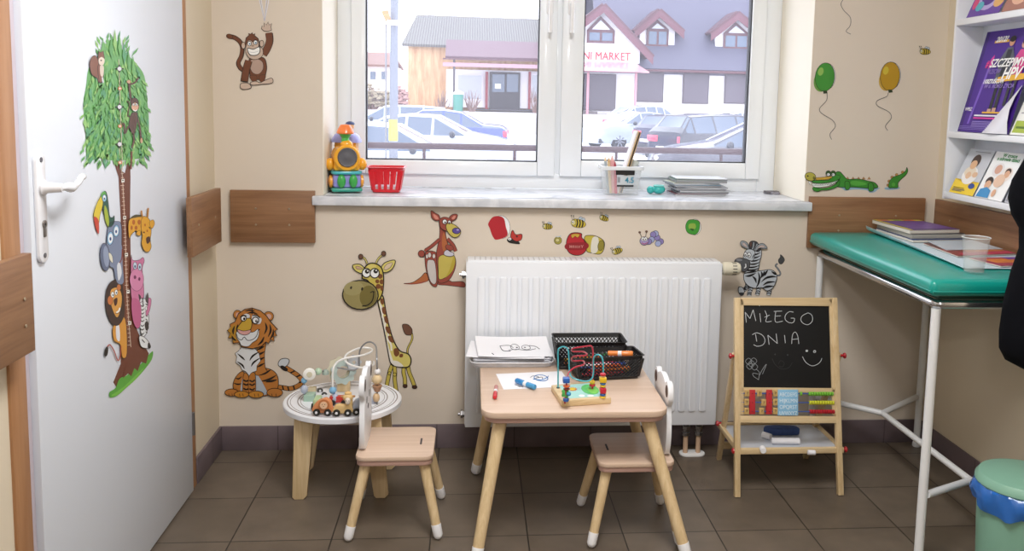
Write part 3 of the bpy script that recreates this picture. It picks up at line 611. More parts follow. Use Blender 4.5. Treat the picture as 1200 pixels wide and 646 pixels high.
# ---- chairs with a bear-head backrest
def bear(w=.2, h=.245):
    p = []
    p += [(-.055, 0), (-.088, .02), (-.1, .07), (-.092, .12), (-.088, .145), (-.105, .165), (-.106, .19), (-.092, .21), (-.07, .213), (-.055, .204), (-.03, .213), (0, .217), (.03, .213), (.055, .204), (.07, .213), (.092, .21), (.106, .19), (.105, .165), (.088, .145), (.092, .12), (.1, .07), (.088, .02), (.055, 0)]
    return smooth([V((a, c*1.12, 0)) for a, c in p], 4)
def kid_chair(x, y, rz, label, inner):
    """seat faces local +x, backrest stands at local -x"""
    t = thing('toddler_chair', label, 'chair', (x, y, 0), rz, 'toddler chairs with bear-shaped backrests')
    W0 = MW[t.name]; MW[t.name] = M()            # parts below are written in the chair's own space
    B().prism(rrect(-.118, -.128, .118, .128, .028, 5), .014, BEECH, None, .003, z0=.246).build('seat', t)
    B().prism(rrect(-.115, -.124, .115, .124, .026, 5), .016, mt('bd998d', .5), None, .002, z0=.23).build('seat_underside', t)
    for sx in (-1, 1):
        for sy in (-1, 1):
            leg(t, (sx*.088, sy*.092, .23), (sx*.138, sy*.142, .003), .0165, .0135, .045)
    b = B(); X = M(((0, 0, 1, -.108), (1, 0, 0, 0), (0, 1, 0, .2605), (0, 0, 0, 1))); b.prism(bear(), .016, WH, X, .0015); bk = b.build('backrest', t)
    for s in (-1, 1):
        b = B(); X2 = M(((0, 0, 1, -.0925), (1, 0, 0, s*.08), (0, 1, 0, .2605+.209), (0, 0, 0, 1)))
        b.prism([(.017*cos(a), .019*sin(a)) for a in [2*pi*i/18 for i in range(18)]], .0012, mt(inner, .6), X2); b.build('ear_patch', bk)
    b = B(); F_ = mt('3a3236', .6); X2 = M(((0, 0, 1, -.0925), (1, 0, 0, 0), (0, 1, 0, .2605), (0, 0, 0, 1)))
    ell = lambda cx, cz, rx, rz_: [(cx+rx*cos(a), cz+rz_*sin(a)) for a in [2*pi*i/16 for i in range(16)]]
    for s in (-1, 1): b.prism(ell(s*.034, .148, .009, .012), .001, F_, X2)
    b.prism(ell(0, .118, .012, .008), .001, F_, X2)
    b.build('printed_face', bk)
    for s in (-1, 1): b = B(); b.box((-.113, s*.055-.012, .2605), (-.109, s*.055+.012, .30), WH, .002); b.build('fixing_block', bk)
    b = B(); b.box((.072, -.028, .2600), (.078, .022, .2606), F_); b.build('printed_mark', t)
    MW[t.name] = W0; return t
kid_chair(-.285, -.595, 0, 'toddler chair left of the play table, standing clear with its whole seat visible', '4a3530')
kid_chair(.452, -.668, pi, 'toddler chair tucked under the right side of the play table, seat in its shadow', '4a3530')
# ---- round activity table
rt = thing('round_activity_table', 'small round white toddler table with printed track rings and flat wooden legs', 'table', (-.495, -.315, 0))
RC = V((-.495, -.315, .306)); b = B(); b.lathe([(0, -.022), (.194, -.022), (.2, -.018), (.2, -.003), (.197, 0), (0, 0)], WH, RC, (0, 0, 1), 64); tp = b.build('tabletop', rt, True)
b = B()
for r, w_ in ((.186, .0025), (.176, .0012), (.152, .0025), (.142, .0012)): b.lathe([(r-w_, .0002), (r-w_, .0008), (r+w_*.3, .0008), (r+w_*.3, .0002)], mt('8f8480', .6), RC, (0, 0, 1), 64, cap=False)
b.build('track_print', tp, True)
for x0, y0, x1, y1 in ((-.605, -.425, -.622, -.437), (-.385, -.425, -.352, -.437), (-.61, -.205, -.642, -.185), (-.38, -.205, -.35, -.185)):
    d = V((x1-x0, y1-y0, 0)).normalized(); s = V((0, 1, 0))
    b = B(); tw, bw = .032, .024; X = M(((1, 0, 0, 0), (0, 0, 1, 0), (0, 1, 0, 0), (0, 0, 0, 1)))
    b.prism([(x0-tw, .284), (x0+tw, .284), (x1+bw, .012), (x1+bw*.5, .0), (x1-bw*.7, .0), (x1-bw, .008)], .02, PINE, M(((1, 0, 0, 0), (0, 0, 1, (y0+y1)/2-.01), (0, 1, 0, 0), (0, 0, 0, 1))), .002); b.build('leg', rt, True)
# bead wires fixed in the round table
WIRE = mt('f2f2f0', .3, coat=.3); GW = mt('8f9092', .3, .3)
def A_(x, y, Y): return at(x, y, 'Y', Y)
bm_ = thing('bead_roller_coaster', 'white and grey wire bead roller coaster with pastel beads standing on the round table', 'toy', (RC.x, RC.y, .306))
zb = .3065
def base_pt(px, py): p = at(px, py, 'Z', zb); return p
p0 = base_pt(390, 474)
w1 = [p0, A_(390, 458, p0.y), A_(390, 436, p0.y), A_(394, 426, p0.y+.01), A_(405, 420, -.36), A_(425, 416.5, -.32), A_(435.6, 412, -.27), A_(434, 408.5, -.23), A_(422, 408, -.24), A_(408, 414, -.30), A_(404, 421, -.35), A_(410, 427.5, -.36), A_(425, 431, -.34), A_(437, 428, -.29), A_(438, 424, -.27)]
b = B(); b.tube(smooth(w1, 6, False), .0035, WIRE, 8); b.build('white_wire', bm_, True)
pe = base_pt(442, 474); w2 = [A_(421, 430, -.25), A_(421.5, 412, -.25), A_(427, 403.5, -.26), A_(434, 401, -.28), A_(440.5, 406, -.3), A_(441.5, 420, pe.y), A_(442, 440, pe.y), pe]
b = B(); b.tube(smooth(w2, 6, False), .003, GW, 8); b.build('grey_wire', bm_, True)
w3 = [A_(395, 431, -.28), A_(405, 432.6, -.27), A_(415, 434, -.26), A_(421, 430, -.25)]
b = B(); b.tube(smooth(w3, 6, False), .003, GW, 8); b.build('grey_wire', bm_, True)
ps = base_pt(357, 470); w4 = [ps, A_(356.5, 455, ps.y), A_(357, 445, ps.y), A_(362, 439, ps.y+.02), A_(373, 435.5, -.28), A_(384, 435, -.24), A_(392, 437, -.22)]
b = B(); b.tube(smooth(w4, 6, False), .0025, GW, 8); b.build('grey_wire', bm_, True)
def bead(px, py, Y, r, col, kind='ball', nm='bead', rr=None):
    c = A_(px, py, Y); b = B(); m_ = mt(col, .4)
    if kind == 'ball': b.ball(c, r, m_, 16)
    elif kind == 'oval': b.ball(c, (r, r, r*1.35), m_, 16)
    elif kind == 'disc': b.lathe([(0, -.006), (r*.8, -.006), (r, -.003), (r, .003), (r*.8, .006), (0, .006)], m_, c, (.2, -1, .1), 26); b.lathe([(0, .0061), (r*.45, .0061), (r*.45, .0068), (0, .0068)], mt('cfc9b0', .5), c, (.2, -1, .1), 20)
    elif kind == 'cone': b.lathe([(r, -r*.7), (r, 0), (r*.5, r*.7), (0, r*.7)], m_, c, (0, 0, 1), 20)
    elif kind == 'cup': b.lathe([(r*.55, -r*.7), (r, r*.4), (r, r*.6), (0, r*.6)], m_, c, (0, 0, 1), 20)
    elif kind == 'cube': b.box(c-V((r, r, r)), c+V((r, r, r)), m_, .003)
    return b.build(nm, bm_, True)
bead(356.4, 446, ps.y, .0105, '82b8dc'); bead(356.5, 456.5, ps.y, .012, 'b4bccc', 'oval'); bead(362.5, 438.8, ps.y-.005, .021, 'f0efe9', 'disc')
bead(373, 435.6, -.28, .0125, 'bcd6ba'); bead(381.5, 436, -.25, .012, 'a5b5ac', 'cone'); bead(363, 467, -.325, .0185, 'a3bfae', 'cube', 'block')
bead(390, 457.5, p0.y, .0125, '82b8dc'); bead(392.5, 467, p0.y-.0, .0125, 'b4b8cc', 'oval')
bead(442.5, 435.8, pe.y, .0105, 'f0f0f2'); bead(442, 445, pe.y, .0175, 'e0c79c'); bead(442, 455, pe.y, .0165, 'b48a6c', 'cup'); bead(441, 466, pe.y, .012, 'd8b890', 'oval'); bead(437.5, 471, -.36, .014, 'bcc2d2', 'oval')
# upright gear discs on a wooden post
def gear(c, r, ri, n, amp, col, ax, th):
    x, y, d = frame(ax); X = M(((x.x, y.x, d.x, c.x), (x.y, y.y, d.y, c.y), (x.z, y.z, d.z, c.z), (0, 0, 0, 1))); t = bmesh.new(); K = 72; rings = []
    for z in (0, th):
        for inner in (0, 1): rings.append([t.verts.new(((ri if inner else r+amp*cos(n*2*pi*k/K))*cos(2*pi*k/K), (ri if inner else r+amp*cos(n*2*pi*k/K))*sin(2*pi*k/K), z)) for k in range(K)])
    o0, i0, o1, i1 = rings
    for a, c_ in ((o0, o1), (o1, i1), (i1, i0), (i0, o0)):
        for k in range(K): t.faces.new((a[k], a[(k+1) % K], c_[(k+1) % K], c_[k]))
    bmesh.ops.recalc_face_normals(t, faces=t.faces); b = B(); b.add(t, mt(col, .45), X); return b.build('gear_disc', bm_, True)
gc = A_(402, 436, -.24); gear(gc, .042, .022, 9, .0035, 'b9c9c4', (.25, -1, .1), .009); gear(A_(398, 433, -.225), .043, .027, 8, .003, 'd9d3bc', (.25, -1, .1), .008); gear(A_(414, 425, -.235), .026, .008, 8, .0025, 'c2c6cc', (.5, -1, .1), .008)
b = B(); c = A_(403, 455, -.235); b.box((c.x-.022, c.y-.012, .3065), (c.x+.022, c.y+.012, c.z+.03), PINE, .004); b.build('gear_post', bm_, True)
for px, py, Y, cc in ((375, 458, -.24, '47443f'), (380, 463, -.27, '3a3836')):
    c = A_(px, py, Y); b = B(); b.lathe([(.004, -.004), (.010, -.004), (.010, .004), (.004, .004)], mt(cc, .5), c, (.3, -1, .2), 20); b.lathe([(0, -.005), (.004, -.005), (.004, .005), (0, .005)], mt('d8d8dc', .4), c, (.3, -1, .2), 12); b.build('small_wheel', bm_, True)
c = A_(366, 458, -.24); b = B(); b.box(c-V((.013, .013, .013)), c+V((.013, .013, .013)), mt('d6c9a6', .5), .003); b.build('block', bm_, True)
# wooden animal train
def wagon(name, px, py, Y, kind, col, label, rz=0):
    g = at(px, py, 'Z', zb); g = V((g.x, g.y, zb)); t = thing(name, label, 'toy', g, rz, 'wooden animal train wagons'); sv = MW[t.name]; MW[t.name] = M()
    X = M(((1, 0, 0, 0), (0, 0, 1, -.008), (0, 1, 0, 0), (0, 0, 0, 1))); m_ = mt(col, .45)
    if kind == 'lion': pr = [(-.03, .01), (.03, .01), (.03, .03), (.026, .045), (.012, .056), (-.004, .052), (-.018, .045), (-.03, .03)]
    elif kind == 'giraffe': pr = [(-.028, .01), (.03, .01), (.032, .03), (.03, .055), (.012, .056), (.010, .036), (-.012, .037), (-.026, .03)]
    else: pr = [(-.028, .01), (.028, .01), (.03, .03), (.02, .05), (-.01, .052), (-.026, .04)]
    b = B(); b.prism(smooth([V((a, c_, 0)) for a, c_ in pr], 4), .02, m_, X, .002); b.build('body', t)
    if kind == 'lion':
        b = B(); b.lathe([(0, 0), (.018, 0), (.018, .006), (0, .006)], mt('c07848', .5), (.006, -.008, .037), (0, -1, 0), 24); b.lathe([(0, .006), (.012, .006), (.012, .009), (0, .009)], mt('efc6a0', .5), (.006, -.008, .037), (0, -1, 0), 24); hd = b.build('mane', t)
        b = B(); [b.ball((.006+dx_, -.0175, .037+dz), .0013, mt('2a2422', .5), 8) for dx_, dz in ((-.004, .003), (.004, .003), (0, -.003))]; b.build('face', hd)
    if kind == 'giraffe':
        b = B(); b.ball((.018, -.004, .06), (.017, .012, .014), m_, 16); b.ball((.018, -.014, .052), (.009, .006, .012), mt('f2e4d4', .5), 14); [b.ball((.018+s*.018, -.004, .064), (.006, .003, .004), mt('c8935c', .5), 10) for s in (-1, 1)]; b.ball((.018, -.002, .074), (.012, .009, .006), mt('e2b878', .5), 12); hd = b.build('head', t)
        b = B(); [b.ball((.018+s*.0045, -.0195, .054), .0014, mt('2a2422', .5), 8) for s in (-1, 1)]; b.build('face', hd)
    for sx in (-1, 1):
        for sy in (-1, 1):
            b = B(); b.lathe([(0, 0), (.0105, 0), (.0115, .002), (.0115, .006), (.0105, .008), (0, .008)], mt('26241f', .5), (sx*.018, sy*.0085, .0117), (0, sy, 0), 22); wl = b.build('wheel', t)
            b = B(); b.lathe([(0, .008), (.0045, .008), (.004, .0095), (0, .0095)], mt('e6e6ea', .4), (sx*.018, sy*.0085, .0117), (0, sy, 0), 14); b.build('hub', wl)
    MW[t.name] = sv; return t
wagon('toy_lion_wagon', 378.5, 486, 0, 'lion', 'e0935f', 'orange wooden lion on black wheels, front of the toy train on the round table', R(-4))
wagon('toy_giraffe_wagon', 401.5, 486.5, 0, 'giraffe', 'e2bf84', 'yellow wooden giraffe on black wheels beside the lion on the round table', R(2))
wagon('toy_elephant_wagon', 424, 485.0, 0, 'elephant', 'a9afbd', 'grey wooden wagon half hidden behind the white chair back on the round table', R(8))
g = at(397, 474, 'Z', zb); t = thing('toy_block_wagon', 'red wooden wagon standing behind the giraffe on the round table', 'toy', (g.x, g.y, zb)); B().box((g.x-.03, g.y-.01, zb+.008), (g.x+.03, g.y+.012, zb+.03), mt('c23a32', .4), .003).build('body', t, True)
for s in (-1, 1):
    for q in (-1, 1): B().lathe([(0, 0), (.009, 0), (.009, .006), (0, .006)], mt('26241f', .5), (g.x+s*.018, g.y+.001+q*.011, zb+.0095), (0, q, 0), 18).build('wheel', t, True)
g = at(370, 482, 'Z', zb); t = thing('toy_wheel_stack', 'small pale wagon seen end-on with black wheels, left of the orange lion', 'toy', (g.x, g.y+.03, zb)); B().box((g.x-.010, g.y+.005, zb+.01), (g.x+.012, g.y+.06, zb+.036), mt('b7cfa0', .5), .004).build('body', t, True)
for yy in (.015, .045):
    for q in (-1, 1): B().lathe([(0, 0), (.010, 0), (.010, .006), (0, .006)], mt('26241f', .5), (g.x+.001+q*.0112, g.y+yy, zb+.0105), (q, 0, 0), 18).build('wheel', t, True)
# ================================================================== EASEL
e0 = V((0, -.33, .675)); ed = V((0, -.150, -.675)).normalized(); en = V((0, -.675, .15)).normalized()
if en.y > 0: en = -en
ez = thing('easel', 'wooden toddler easel with blackboard, abacus row and whiteboard tray', 'easel', (1.05, -.32, 0))
def E_(x, y): return on(x, y, e0, en)
def eslab(px, th, mat, nm, off=0, parent=None, bev=.0012):
    b = B(); b.slab([E_(*p)+en*off for p in px], en, th, mat, bev); return b.build(nm, parent or ez, True)
RED = mt('b3242c', .35, coat=.3)
def etube(a, c, wd_, th, mat, nm, parent=None):
    a, c = V(a), V(c); d = (c-a).normalized(); x = V((1, 0, 0)); x = (x-d*x.dot(d)).normalized(); y = d.cross(x)
    X = M(((x.x, y.x, d.x, a.x), (x.y, y.y, d.y, a.y), (x.z, y.z, d.z, a.z), (0, 0, 0, 1))); b = B(); b.box((-wd_/2, -th/2, 0), (wd_/2, th/2, (c-a).length), mat, .002, X=X); return b.build(nm, parent or ez, True)
etube(E_(863.5, 349), V((.868, -.478, 0)), .02, .02, PINE, 'front_leg'); etube(E_(977, 349), V((1.238, -.478, 0)), .02, .02, PINE, 'front_leg')
eslab([(867, 349), (975, 349), (975, 359), (867, 358)], .01, PINEX, 'top_rail', -.004); eslab([(862, 454), (980, 455), (980, 460), (862, 459.5)], .01, PINEX, 'middle_rail', -.004)
eslab([(861, 487), (982, 488), (982, 496), (861, 495)], .012, PINEX, 'bottom_rail', -.004); eslab([(866, 486), (871, 486), (871, 350), (867, 350)], .008, PINE, 'side_strip', -.002); eslab([(975, 486), (980, 486), (975, 350), (971, 350)], .008, PINE, 'side_strip', -.002)
bb = eslab([(868, 353), (973, 353), (977, 457), (866, 457)], .006, mt('08080a', .75, var=.3, scale=6), 'blackboard', -.006)
etube((.872, -.365, .475), (.894, -.152, 0), .018, .018, PINE, 'rear_leg'); etube((1.252, -.365, .475), (1.235, -.152, 0), .018, .018, PINE, 'rear_leg')
etube((.9, -.168, .06), (1.225, -.168, .06), .001, .001, PINE, 'rear_rail') if 0 else None
b = B(); b.box((.885, -.178, .05), (1.24, -.163, .075), PINEX, .002); b.build('rear_rail', ez, True)
for p, q in (((.857, -.372, .47), (.850, -.372, .47)), ((1.267, -.372, .47), (1.277, -.372, .47)), ((.872, -.2, .16), (.858, -.2, .16)), ((.862, -.44, .15), (.851, -.44, .15)), ((1.262, -.44, .15), (1.274, -.44, .15)), ((1.25, -.2, .16), (1.262, -.2, .16))):
    b = B(); p, q = V(p), V(q); d = (q-p).normalized(); b.lathe([(.005, -.012), (.005, 0), (.0095, 0), (.0105, .002), (.0095, .006), (.005, .009), (0, .009)], RED, p, d, 18); b.build('red_knob', ez, True)
TZ = .152; b = B(); b.box((.885, -.435, TZ-.006), (1.245, -.2, TZ), mt('c3c8d2', .3), 0); trp = b.build('tray_panel', ez, True)
for lo, hi, m_ in (((.873, -.45, TZ-.012), (1.255, -.435, TZ+.008), PINEX), ((.873, -.2, TZ-.012), (1.255, -.185, TZ+.008), PINEX), ((.873, -.435, TZ-.012), (.887, -.2, TZ+.008), PINEY), ((1.241, -.435, TZ-.012), (1.255, -.2, TZ+.008), PINEY)):
    B().box(lo, hi, m_, .002).build('tray_rim', ez, True)
# abacus
ab = thing('dummy', None, None); bpy.data.objects.remove(ab)
rows = (461, 471.5, 482)
def rodpt(x, y, o=.004): return E_(x, y)+en*o
for y in rows:
    b = B(); b.tube([rodpt(868, y), rodpt(979, y+.6)], .0022, mt('4a66b4', .3, .3), 8); rod = b.build('abacus_rod', ez, True)
def ebox(x0, y0, x1, y1, th, mat, nm, off=-.004, bev=.0012):
    return eslab([(x0, y1), (x1, y1), (x1, y0), (x0, y0)], th, mat, nm, off, bev=bev)
RDm = mt('c02b34', .4)
for x in (877.5, 897.2):
    o = ebox(x, 456.6, x+6.5, 485.3, .014, RDm, 'red_block', -.003)
    b = B(); [b.ball(rodpt(x+3.2, y, .0115), .0018, mt('3a1418'), 8) for y in rows]; b.build('pin_marks', o, True)
YW = mt('c9a76a', .45); tgt = ((872, 461), (871.5, 471.5), (871.5, 482), (886.5, 461), (891.5, 472), (889, 482), (905, 461), (905, 471.5), (905, 482))
for x, y in tgt:
    o = ebox(x, y-4.2, x+5.4, y+3.4, .012, YW, 'wooden_number_block', -.002)
    b = B(); c = rodpt(x+2.7, y-.5, .0105); b.tube([c+V((-.003, 0, .004)), c+V((.003, 0, .004)), c+V((-.002, 0, -.004)), c+V((.003, 0, -.004))], .0009, mt('6a5a3a'), 5); b.build('printed_figure', o, True)
lp_ = ebox(910.3, 456.5, 934, 486.8, .006, mt('8cc0e2', .5), 'letter_panel', .006)
for i, tx in enumerate(('ABCDEFG', 'HIJKLMN', 'OPQRST', 'UVWXYZ')):
    p = E_(912, 464.2+i*7.3)+en*.0125; q = E_(932.5, 464.3+i*7.3)+en*.0125; text('lettering', tx, mt('e6f2fb', .6), p, q-p, -ed, .019, lp_, .0006, width=(q-p).length)
for y, col, xs in ((461, '7cc242', [938]+[948+i*2.95 for i in range(10)]), (471.5, 'cfd23a', [949+i*2.95 for i in range(10)]), (482, 'b9222e', [949.5+i*2.95 for i in range(10)])):
    for i, x in enumerate(xs):
        c = rodpt(x, y+.5); b = B(); b.lathe([(.004, -.0038), (.0072, -.0032), (.0078, 0), (.0072, .0032), (.004, .0038)], mt(col, .35), c, (1, 0, 0), 14); b.build('abacus_bead', ez, True)
# chalk drawing
S = Sheet(855, 340, 5.386, e0+en*.0002, en, off=.0008, mat=dict(rough=.9)); CH = 'c9ced2'
for st in ([(105, 205), (98, 140)], [(98, 140), (128, 180)], [(128, 180), (148, 125)], [(148, 125), (165, 195)], [(190, 148), (196, 203)], [(222, 130), (235, 165), (228, 200), (264, 197)], [(220, 172), (252, 158)], [(278, 135), (330, 133)], [(290, 135), (288, 200), (335, 196)], [(290, 165), (322, 163)],
           [(402, 140), (375, 137), (352, 158), (350, 185), (372, 205), (400, 205), (408, 180), (385, 178)], [(162, 278), (170, 325)], [(142, 282), (170, 270), (205, 285), (222, 315), (210, 345), (175, 355), (150, 345)], [(248, 345), (240, 285)], [(240, 285), (300, 338)], [(300, 338), (292, 275)], [(345, 285), (350, 335)], [(390, 340), (395, 285), (412, 265), (428, 290), (435, 340)], [(393, 312), (432, 308)],
           [(458, 420), (478, 455), (515, 478), (550, 470), (572, 450), (580, 430)]): S.l(CH, st, 3.6, sm=len(st) > 2)
S.l(CH, [(484, 148), (455, 165), (448, 190), (465, 212), (495, 218), (520, 195), (518, 162), (498, 146)], 3.6, closed=True)
S.e(CH, 187, 99, 4, 3); S.e(CH, 485, 384, 8, 7); S.e(CH, 534, 388, 9, 9, ol=0); S.e('2b2c2e', 534, 389, 4, 4)
for c in ((118, 450), (150, 448), (125, 480), (155, 485), (136, 465)): S.l('9aa0a4', [(c[0]-20, c[1]), (c[0], c[1]-20), (c[0]+20, c[1]), (c[0], c[1]+20)], 2.6, closed=True)
S.l('9aa0a4', [(165, 500), (185, 520), (180, 568)], 3); S.l('9aa0a4', [(180, 565), (150, 545), (145, 525), (178, 530)], 3); S.l('9aa0a4', [(185, 540), (205, 500), (230, 468), (205, 530)], 3)
S.l('3a3c3e', [(266, 432), (285, 470), (325, 498), (370, 490), (392, 458)], 2.6); S.l('36383a', [(305, 465), (320, 445), (342, 460), (330, 485), (310, 480)], 2.6); S.e('45474a', 284, 406, 4, 5); S.e('45474a', 363, 410, 4, 6)
S.build('chalk_drawing', bb)
# things on the tray
tz = TZ+.0004
def stick(px, py, L_, r, a, col, nm, label, cat, grp=None):
    p = at(px, py, 'Z', tz+r); d = V((cos(a), sin(a), 0))*L_/2; b = B(); b.lathe([(r*.85, 0), (r, .0015), (r, L_-.0015), (r*.85, L_)], mt(col, .8), p-d, d, 20); o = b.build(nm); return tag(o, label, cat, grp)
stick(920.5, 517, .1, .0115, R(-3), 'e6e7ee', 'chalk', 'long thick white chalk lying in front of the blue sponge on the easel tray', 'chalk', 'chalks on the easel tray')
stick(898.5, 511, .035, .0115, R(-50), 'e6e7ee', 'chalk', 'short white chalk piece at the left end of the blue sponge', 'chalk', 'chalks on the easel tray')
stick(894, 527, .026, .0105, R(80), 'f0f0f4', 'chalk', 'white chalk stub pointing forward near the tray front, left half', 'chalk', 'chalks on the easel tray')
stick(951, 530.5, .026, .0085, R(-5), 'e6e7ee', 'chalk', 'white chalk stub near the tray front, right half', 'chalk', 'chalks on the easel tray')
p = at(918, 511.5, 'Z', tz); b = B(); b.prism(smooth([V(q+(0,)) for q in ((-.062, -.004), (-.058, .022), (-.02, .03), (.045, .024), (.062, .014), (.062, -.012), (.02, -.016), (-.03, -.016))], 3), .026, mt('3c5286', .9, var=.35, scale=60, bump=.6), M.Translation(p+V((.0, .02, 0))), .006)
tag(b.build('sponge'), 'crumpled blue board sponge on the easel tray behind the long chalk', 'sponge')
# ================================================================== EXAMINATION COUCH
TEAL = mt('12988c', .3, var=.04, scale=5, bump=.12, coat=.2); STL = mt('cbccd0', .18, .95, var=.02); WPT = mt('e4e6e8', .35, var=.03)
ct = thing('examination_couch', 'teal vinyl padded couch on a white tube frame with steel rim, right corner', 'couch', (1.52, -.48, 0))
cx0, cx1, cy0, cy1, cz = 1.29, 1.745, -.93, -.045, .785
b = B(); t = bmesh.new(); bmesh.ops.create_cube(t, size=1, matrix=M.Translation((1.502, -.492, .838)) @ M.Diagonal((.498, .945, .05, 1)))
bmesh.ops.bevel(t, geom=t.edges[:], offset=.02, segments=5, affect='EDGES', profile=.5)
bmesh.ops.subdivide_edges(t, edges=[e for e in t.edges if e.calc_length() > .3], cuts=10, use_grid_fill=True)
for v in t.verts:
    if v.co.z > .85: v.co.z += .010*max(0, 1-((v.co.x-1.5)/.25)**4)*max(0, 1-((v.co.y+.49)/.47)**6)
b.add(t, TEAL); pad = b.build('cushion', ct, True, sharp=50)
b = B(); b.tube(smooth([(1.256, -.955, .829), (1.256, -.5, .831), (1.256, -.03, .829)], 6, False), .0035, TEAL, 8); b.tube([(1.258, -.962, .829), (1.74, -.962, .829)], .0035, TEAL, 8); b.build('piping', pad, True)
b = B(); b.box((cx0+.01, cy0+.01, .797), (cx1-.005, cy1-.01, .812), mt('3f5c50', .8)); b.build('base_board', ct, True)
b = B(); pr = [(cx0, cy0, cz), (cx1, cy0, cz), (cx1, cy1, cz), (cx0, cy1, cz)]
rp_ = []
for i, p in enumerate(pr):
    p = V(p); a_, c_ = V(pr[i-1]), V(pr[(i+1) % 4]); u_, v_ = (a_-p).normalized()*.018, (c_-p).normalized()*.018
    rp_ += [p+u_, p+u_*.3+v_*.3, p+v_]
b.tube(rp_, .0135, STL, 14, closed=True); b.build('steel_rim', ct, True)
for lx, ly in ((1.292, -.925), (1.735, -.925), (1.292, -.05), (1.735, -.05)):
    fx = lx; b = B(); b.cyl((lx, ly, .772), (fx, ly, .012), .0135, WPT, seg=18); lg = b.build('leg', ct, True); b = B(); b.cyl((fx, ly, 0), (fx, ly, .018), .016, mt('d0d2d6', .5), bev=.002); b.build('foot_cap', lg, True)
J1, J2 = V((1.515, -.19, .19)), V((1.515, -.80, .19))
for a, c in ((J1, J2), (J1, V((1.305, -.05, .205))), (J1, V((1.722, -.05, .205))), (J2, V((1.305, -.925, .205))), (J2, V((1.722, -.925, .205)))):
    b = B(); b.tube([a, c], .011, WPT, 14); b.build('brace', ct, True)
# magazines on the couch
ZM = .8735
def mag(nm, quad, z, th, cover, label, grp=None, art=None, pages='dcd6ca', z_at=None):
    t = thing(nm, label, 'magazine', (sum(p[0] for p in quad)/4, sum(p[1] for p in quad)/4, z), group=grp); P = [V((p[0], p[1], z)) for p in quad]
    b = B(); b.slab(P, (0, 0, 1), th, mt(pages, .7, var=.15, scale=200, stretch=(1, 1, 20)), .0006); b.build('pages', t, True)
    c = sum(P, V())/4; b = B(); b.slab([c+(p-c)*1.012+V((0, 0, th+.0001)) for p in P], (0, 0, 1), .0007, mt(cover, .35, coat=.3)); cv = b.build('cover', t, True)
    if art:
        b = B(); k = 0
        for col, (u0, v0, u1, v1) in art:
            k += 1; f = lambda u, v: P[0].lerp(P[1], u).lerp(P[3].lerp(P[2], u), v)+V((0, 0, th+.0009+.0001*k)); b.quad([f(u0, v0), f(u1, v0), f(u1, v1), f(u0, v1)], mt(col, .4, var=.5, scale=35))
        b.build('cover_print', cv, True)
    return t
def zq(pts, z): return [tuple(at(x, y, 'Z', z)[:2]) for x, y in pts]
t = thing('folder_sheet', 'large pale blue curled poster sheet lying under the magazines on the green couch', 'poster', (1.6, -.4, ZM))
b = B(); PAP = mt('cfe0ea', .5)
for i in range(1):
    t2 = bmesh.new(); xs = [(1.462, .020), (1.466, .008), (1.478, .001), (1.55, 0), (1.6, 0), (1.7, 0), (1.735, 0)]; ys = [-.06, -.3, -.5, -.7, -.84]; g_ = []
    for y in ys: g_.append([t2.verts.new((x-(.055*(y+.06)/-.8 if x < 1.6 else 0), y, ZM+.001+dz*(1.1+y))) for x, dz in xs])
    for r0_, r1_ in zip(g_, g_[1:]):
        for k in range(len(xs)-1): t2.faces.new((r0_[k], r0_[k+1], r1_[k+1], r1_[k]))
    t2.normal_update(); e = bmesh.ops.solidify(t2, geom=t2.faces[:], thickness=.0008); b.add(t2, PAP)
b.build('sheet', t, True, sharp=70)
m1q = [(1.505, -.335), (1.705, -.31), (1.66, -.05), (1.46+.05, -.06)]
zz = ZM+.004
mag('magazine', [(1.50, -.36), (1.715, -.33), (1.70, -.06), (1.50, -.07)], zz, .009, '2f4a86', 'dark blue magazine at the bottom of the stack beside the corner boards', 'magazines on the couch')
mag('magazine', [(1.505, -.34), (1.72, -.315), (1.70, -.055), (1.505, -.065)], zz+.0105, .016, '3a3e48', 'thick grey-edged magazine in the middle of the couch stack', 'magazines on the couch', pages='aaa89e')
mag('magazine', [(1.50, -.335), (1.705, -.30), (1.68, -.05), (1.48+.01, -.055)], zz+.0275, .013, '5a3f86', 'purple magazine with yellow and red border on top of the couch stack', 'magazines on the couch', art=[('e8d24a', (0, 0, .07, 1)), ('e8d24a', (0, .88, 1, 1)), ('c8343c', (.05, .9, .3, .98)), ('7ab04a', (.4, .9, .55, .98)), ('c8343c', (.6, .9, .85, .98)), ('6a4a98', (.12, .1, .95, .84))])
mag('magazine', zq([(1066, 304), (1128, 316), (1172, 311), (1120, 288)], ZM+.006) if 0 else [(1.50, -.66), (1.735, -.60), (1.735, -.36), (1.52, -.40)], zz, .004, '9a4a44', 'red and brown magazine lying flat behind the water cup', 'magazines on the couch', art=[('5a3a3a', (0, .5, .6, 1)), ('c8743c', (.3, .2, .95, .5)), ('e8e0d8', (.1, .6, .35, .68)), ('c03a5c', (.1, 0, 1, .18))])
mag('magazine', [(1.515, -.56), (1.73, -.53), (1.735, -.34), (1.55, -.37)], zz+.0052, .002, 'c9d6e2', 'pale grey-blue leaflet half on the red magazine, behind the water cup', 'magazines on the couch')
mag('magazine', [(1.54, -.83), (1.74, -.79), (1.74, -.67), (1.52, -.69)], zz, .004, 'b03a5a', 'pink and orange magazine at the right frame edge, nearest the dark coat', 'magazines on the couch', art=[('d8803c', (.1, .3, .9, .8)), ('6a3a9a', (.5, .7, 1, 1))])
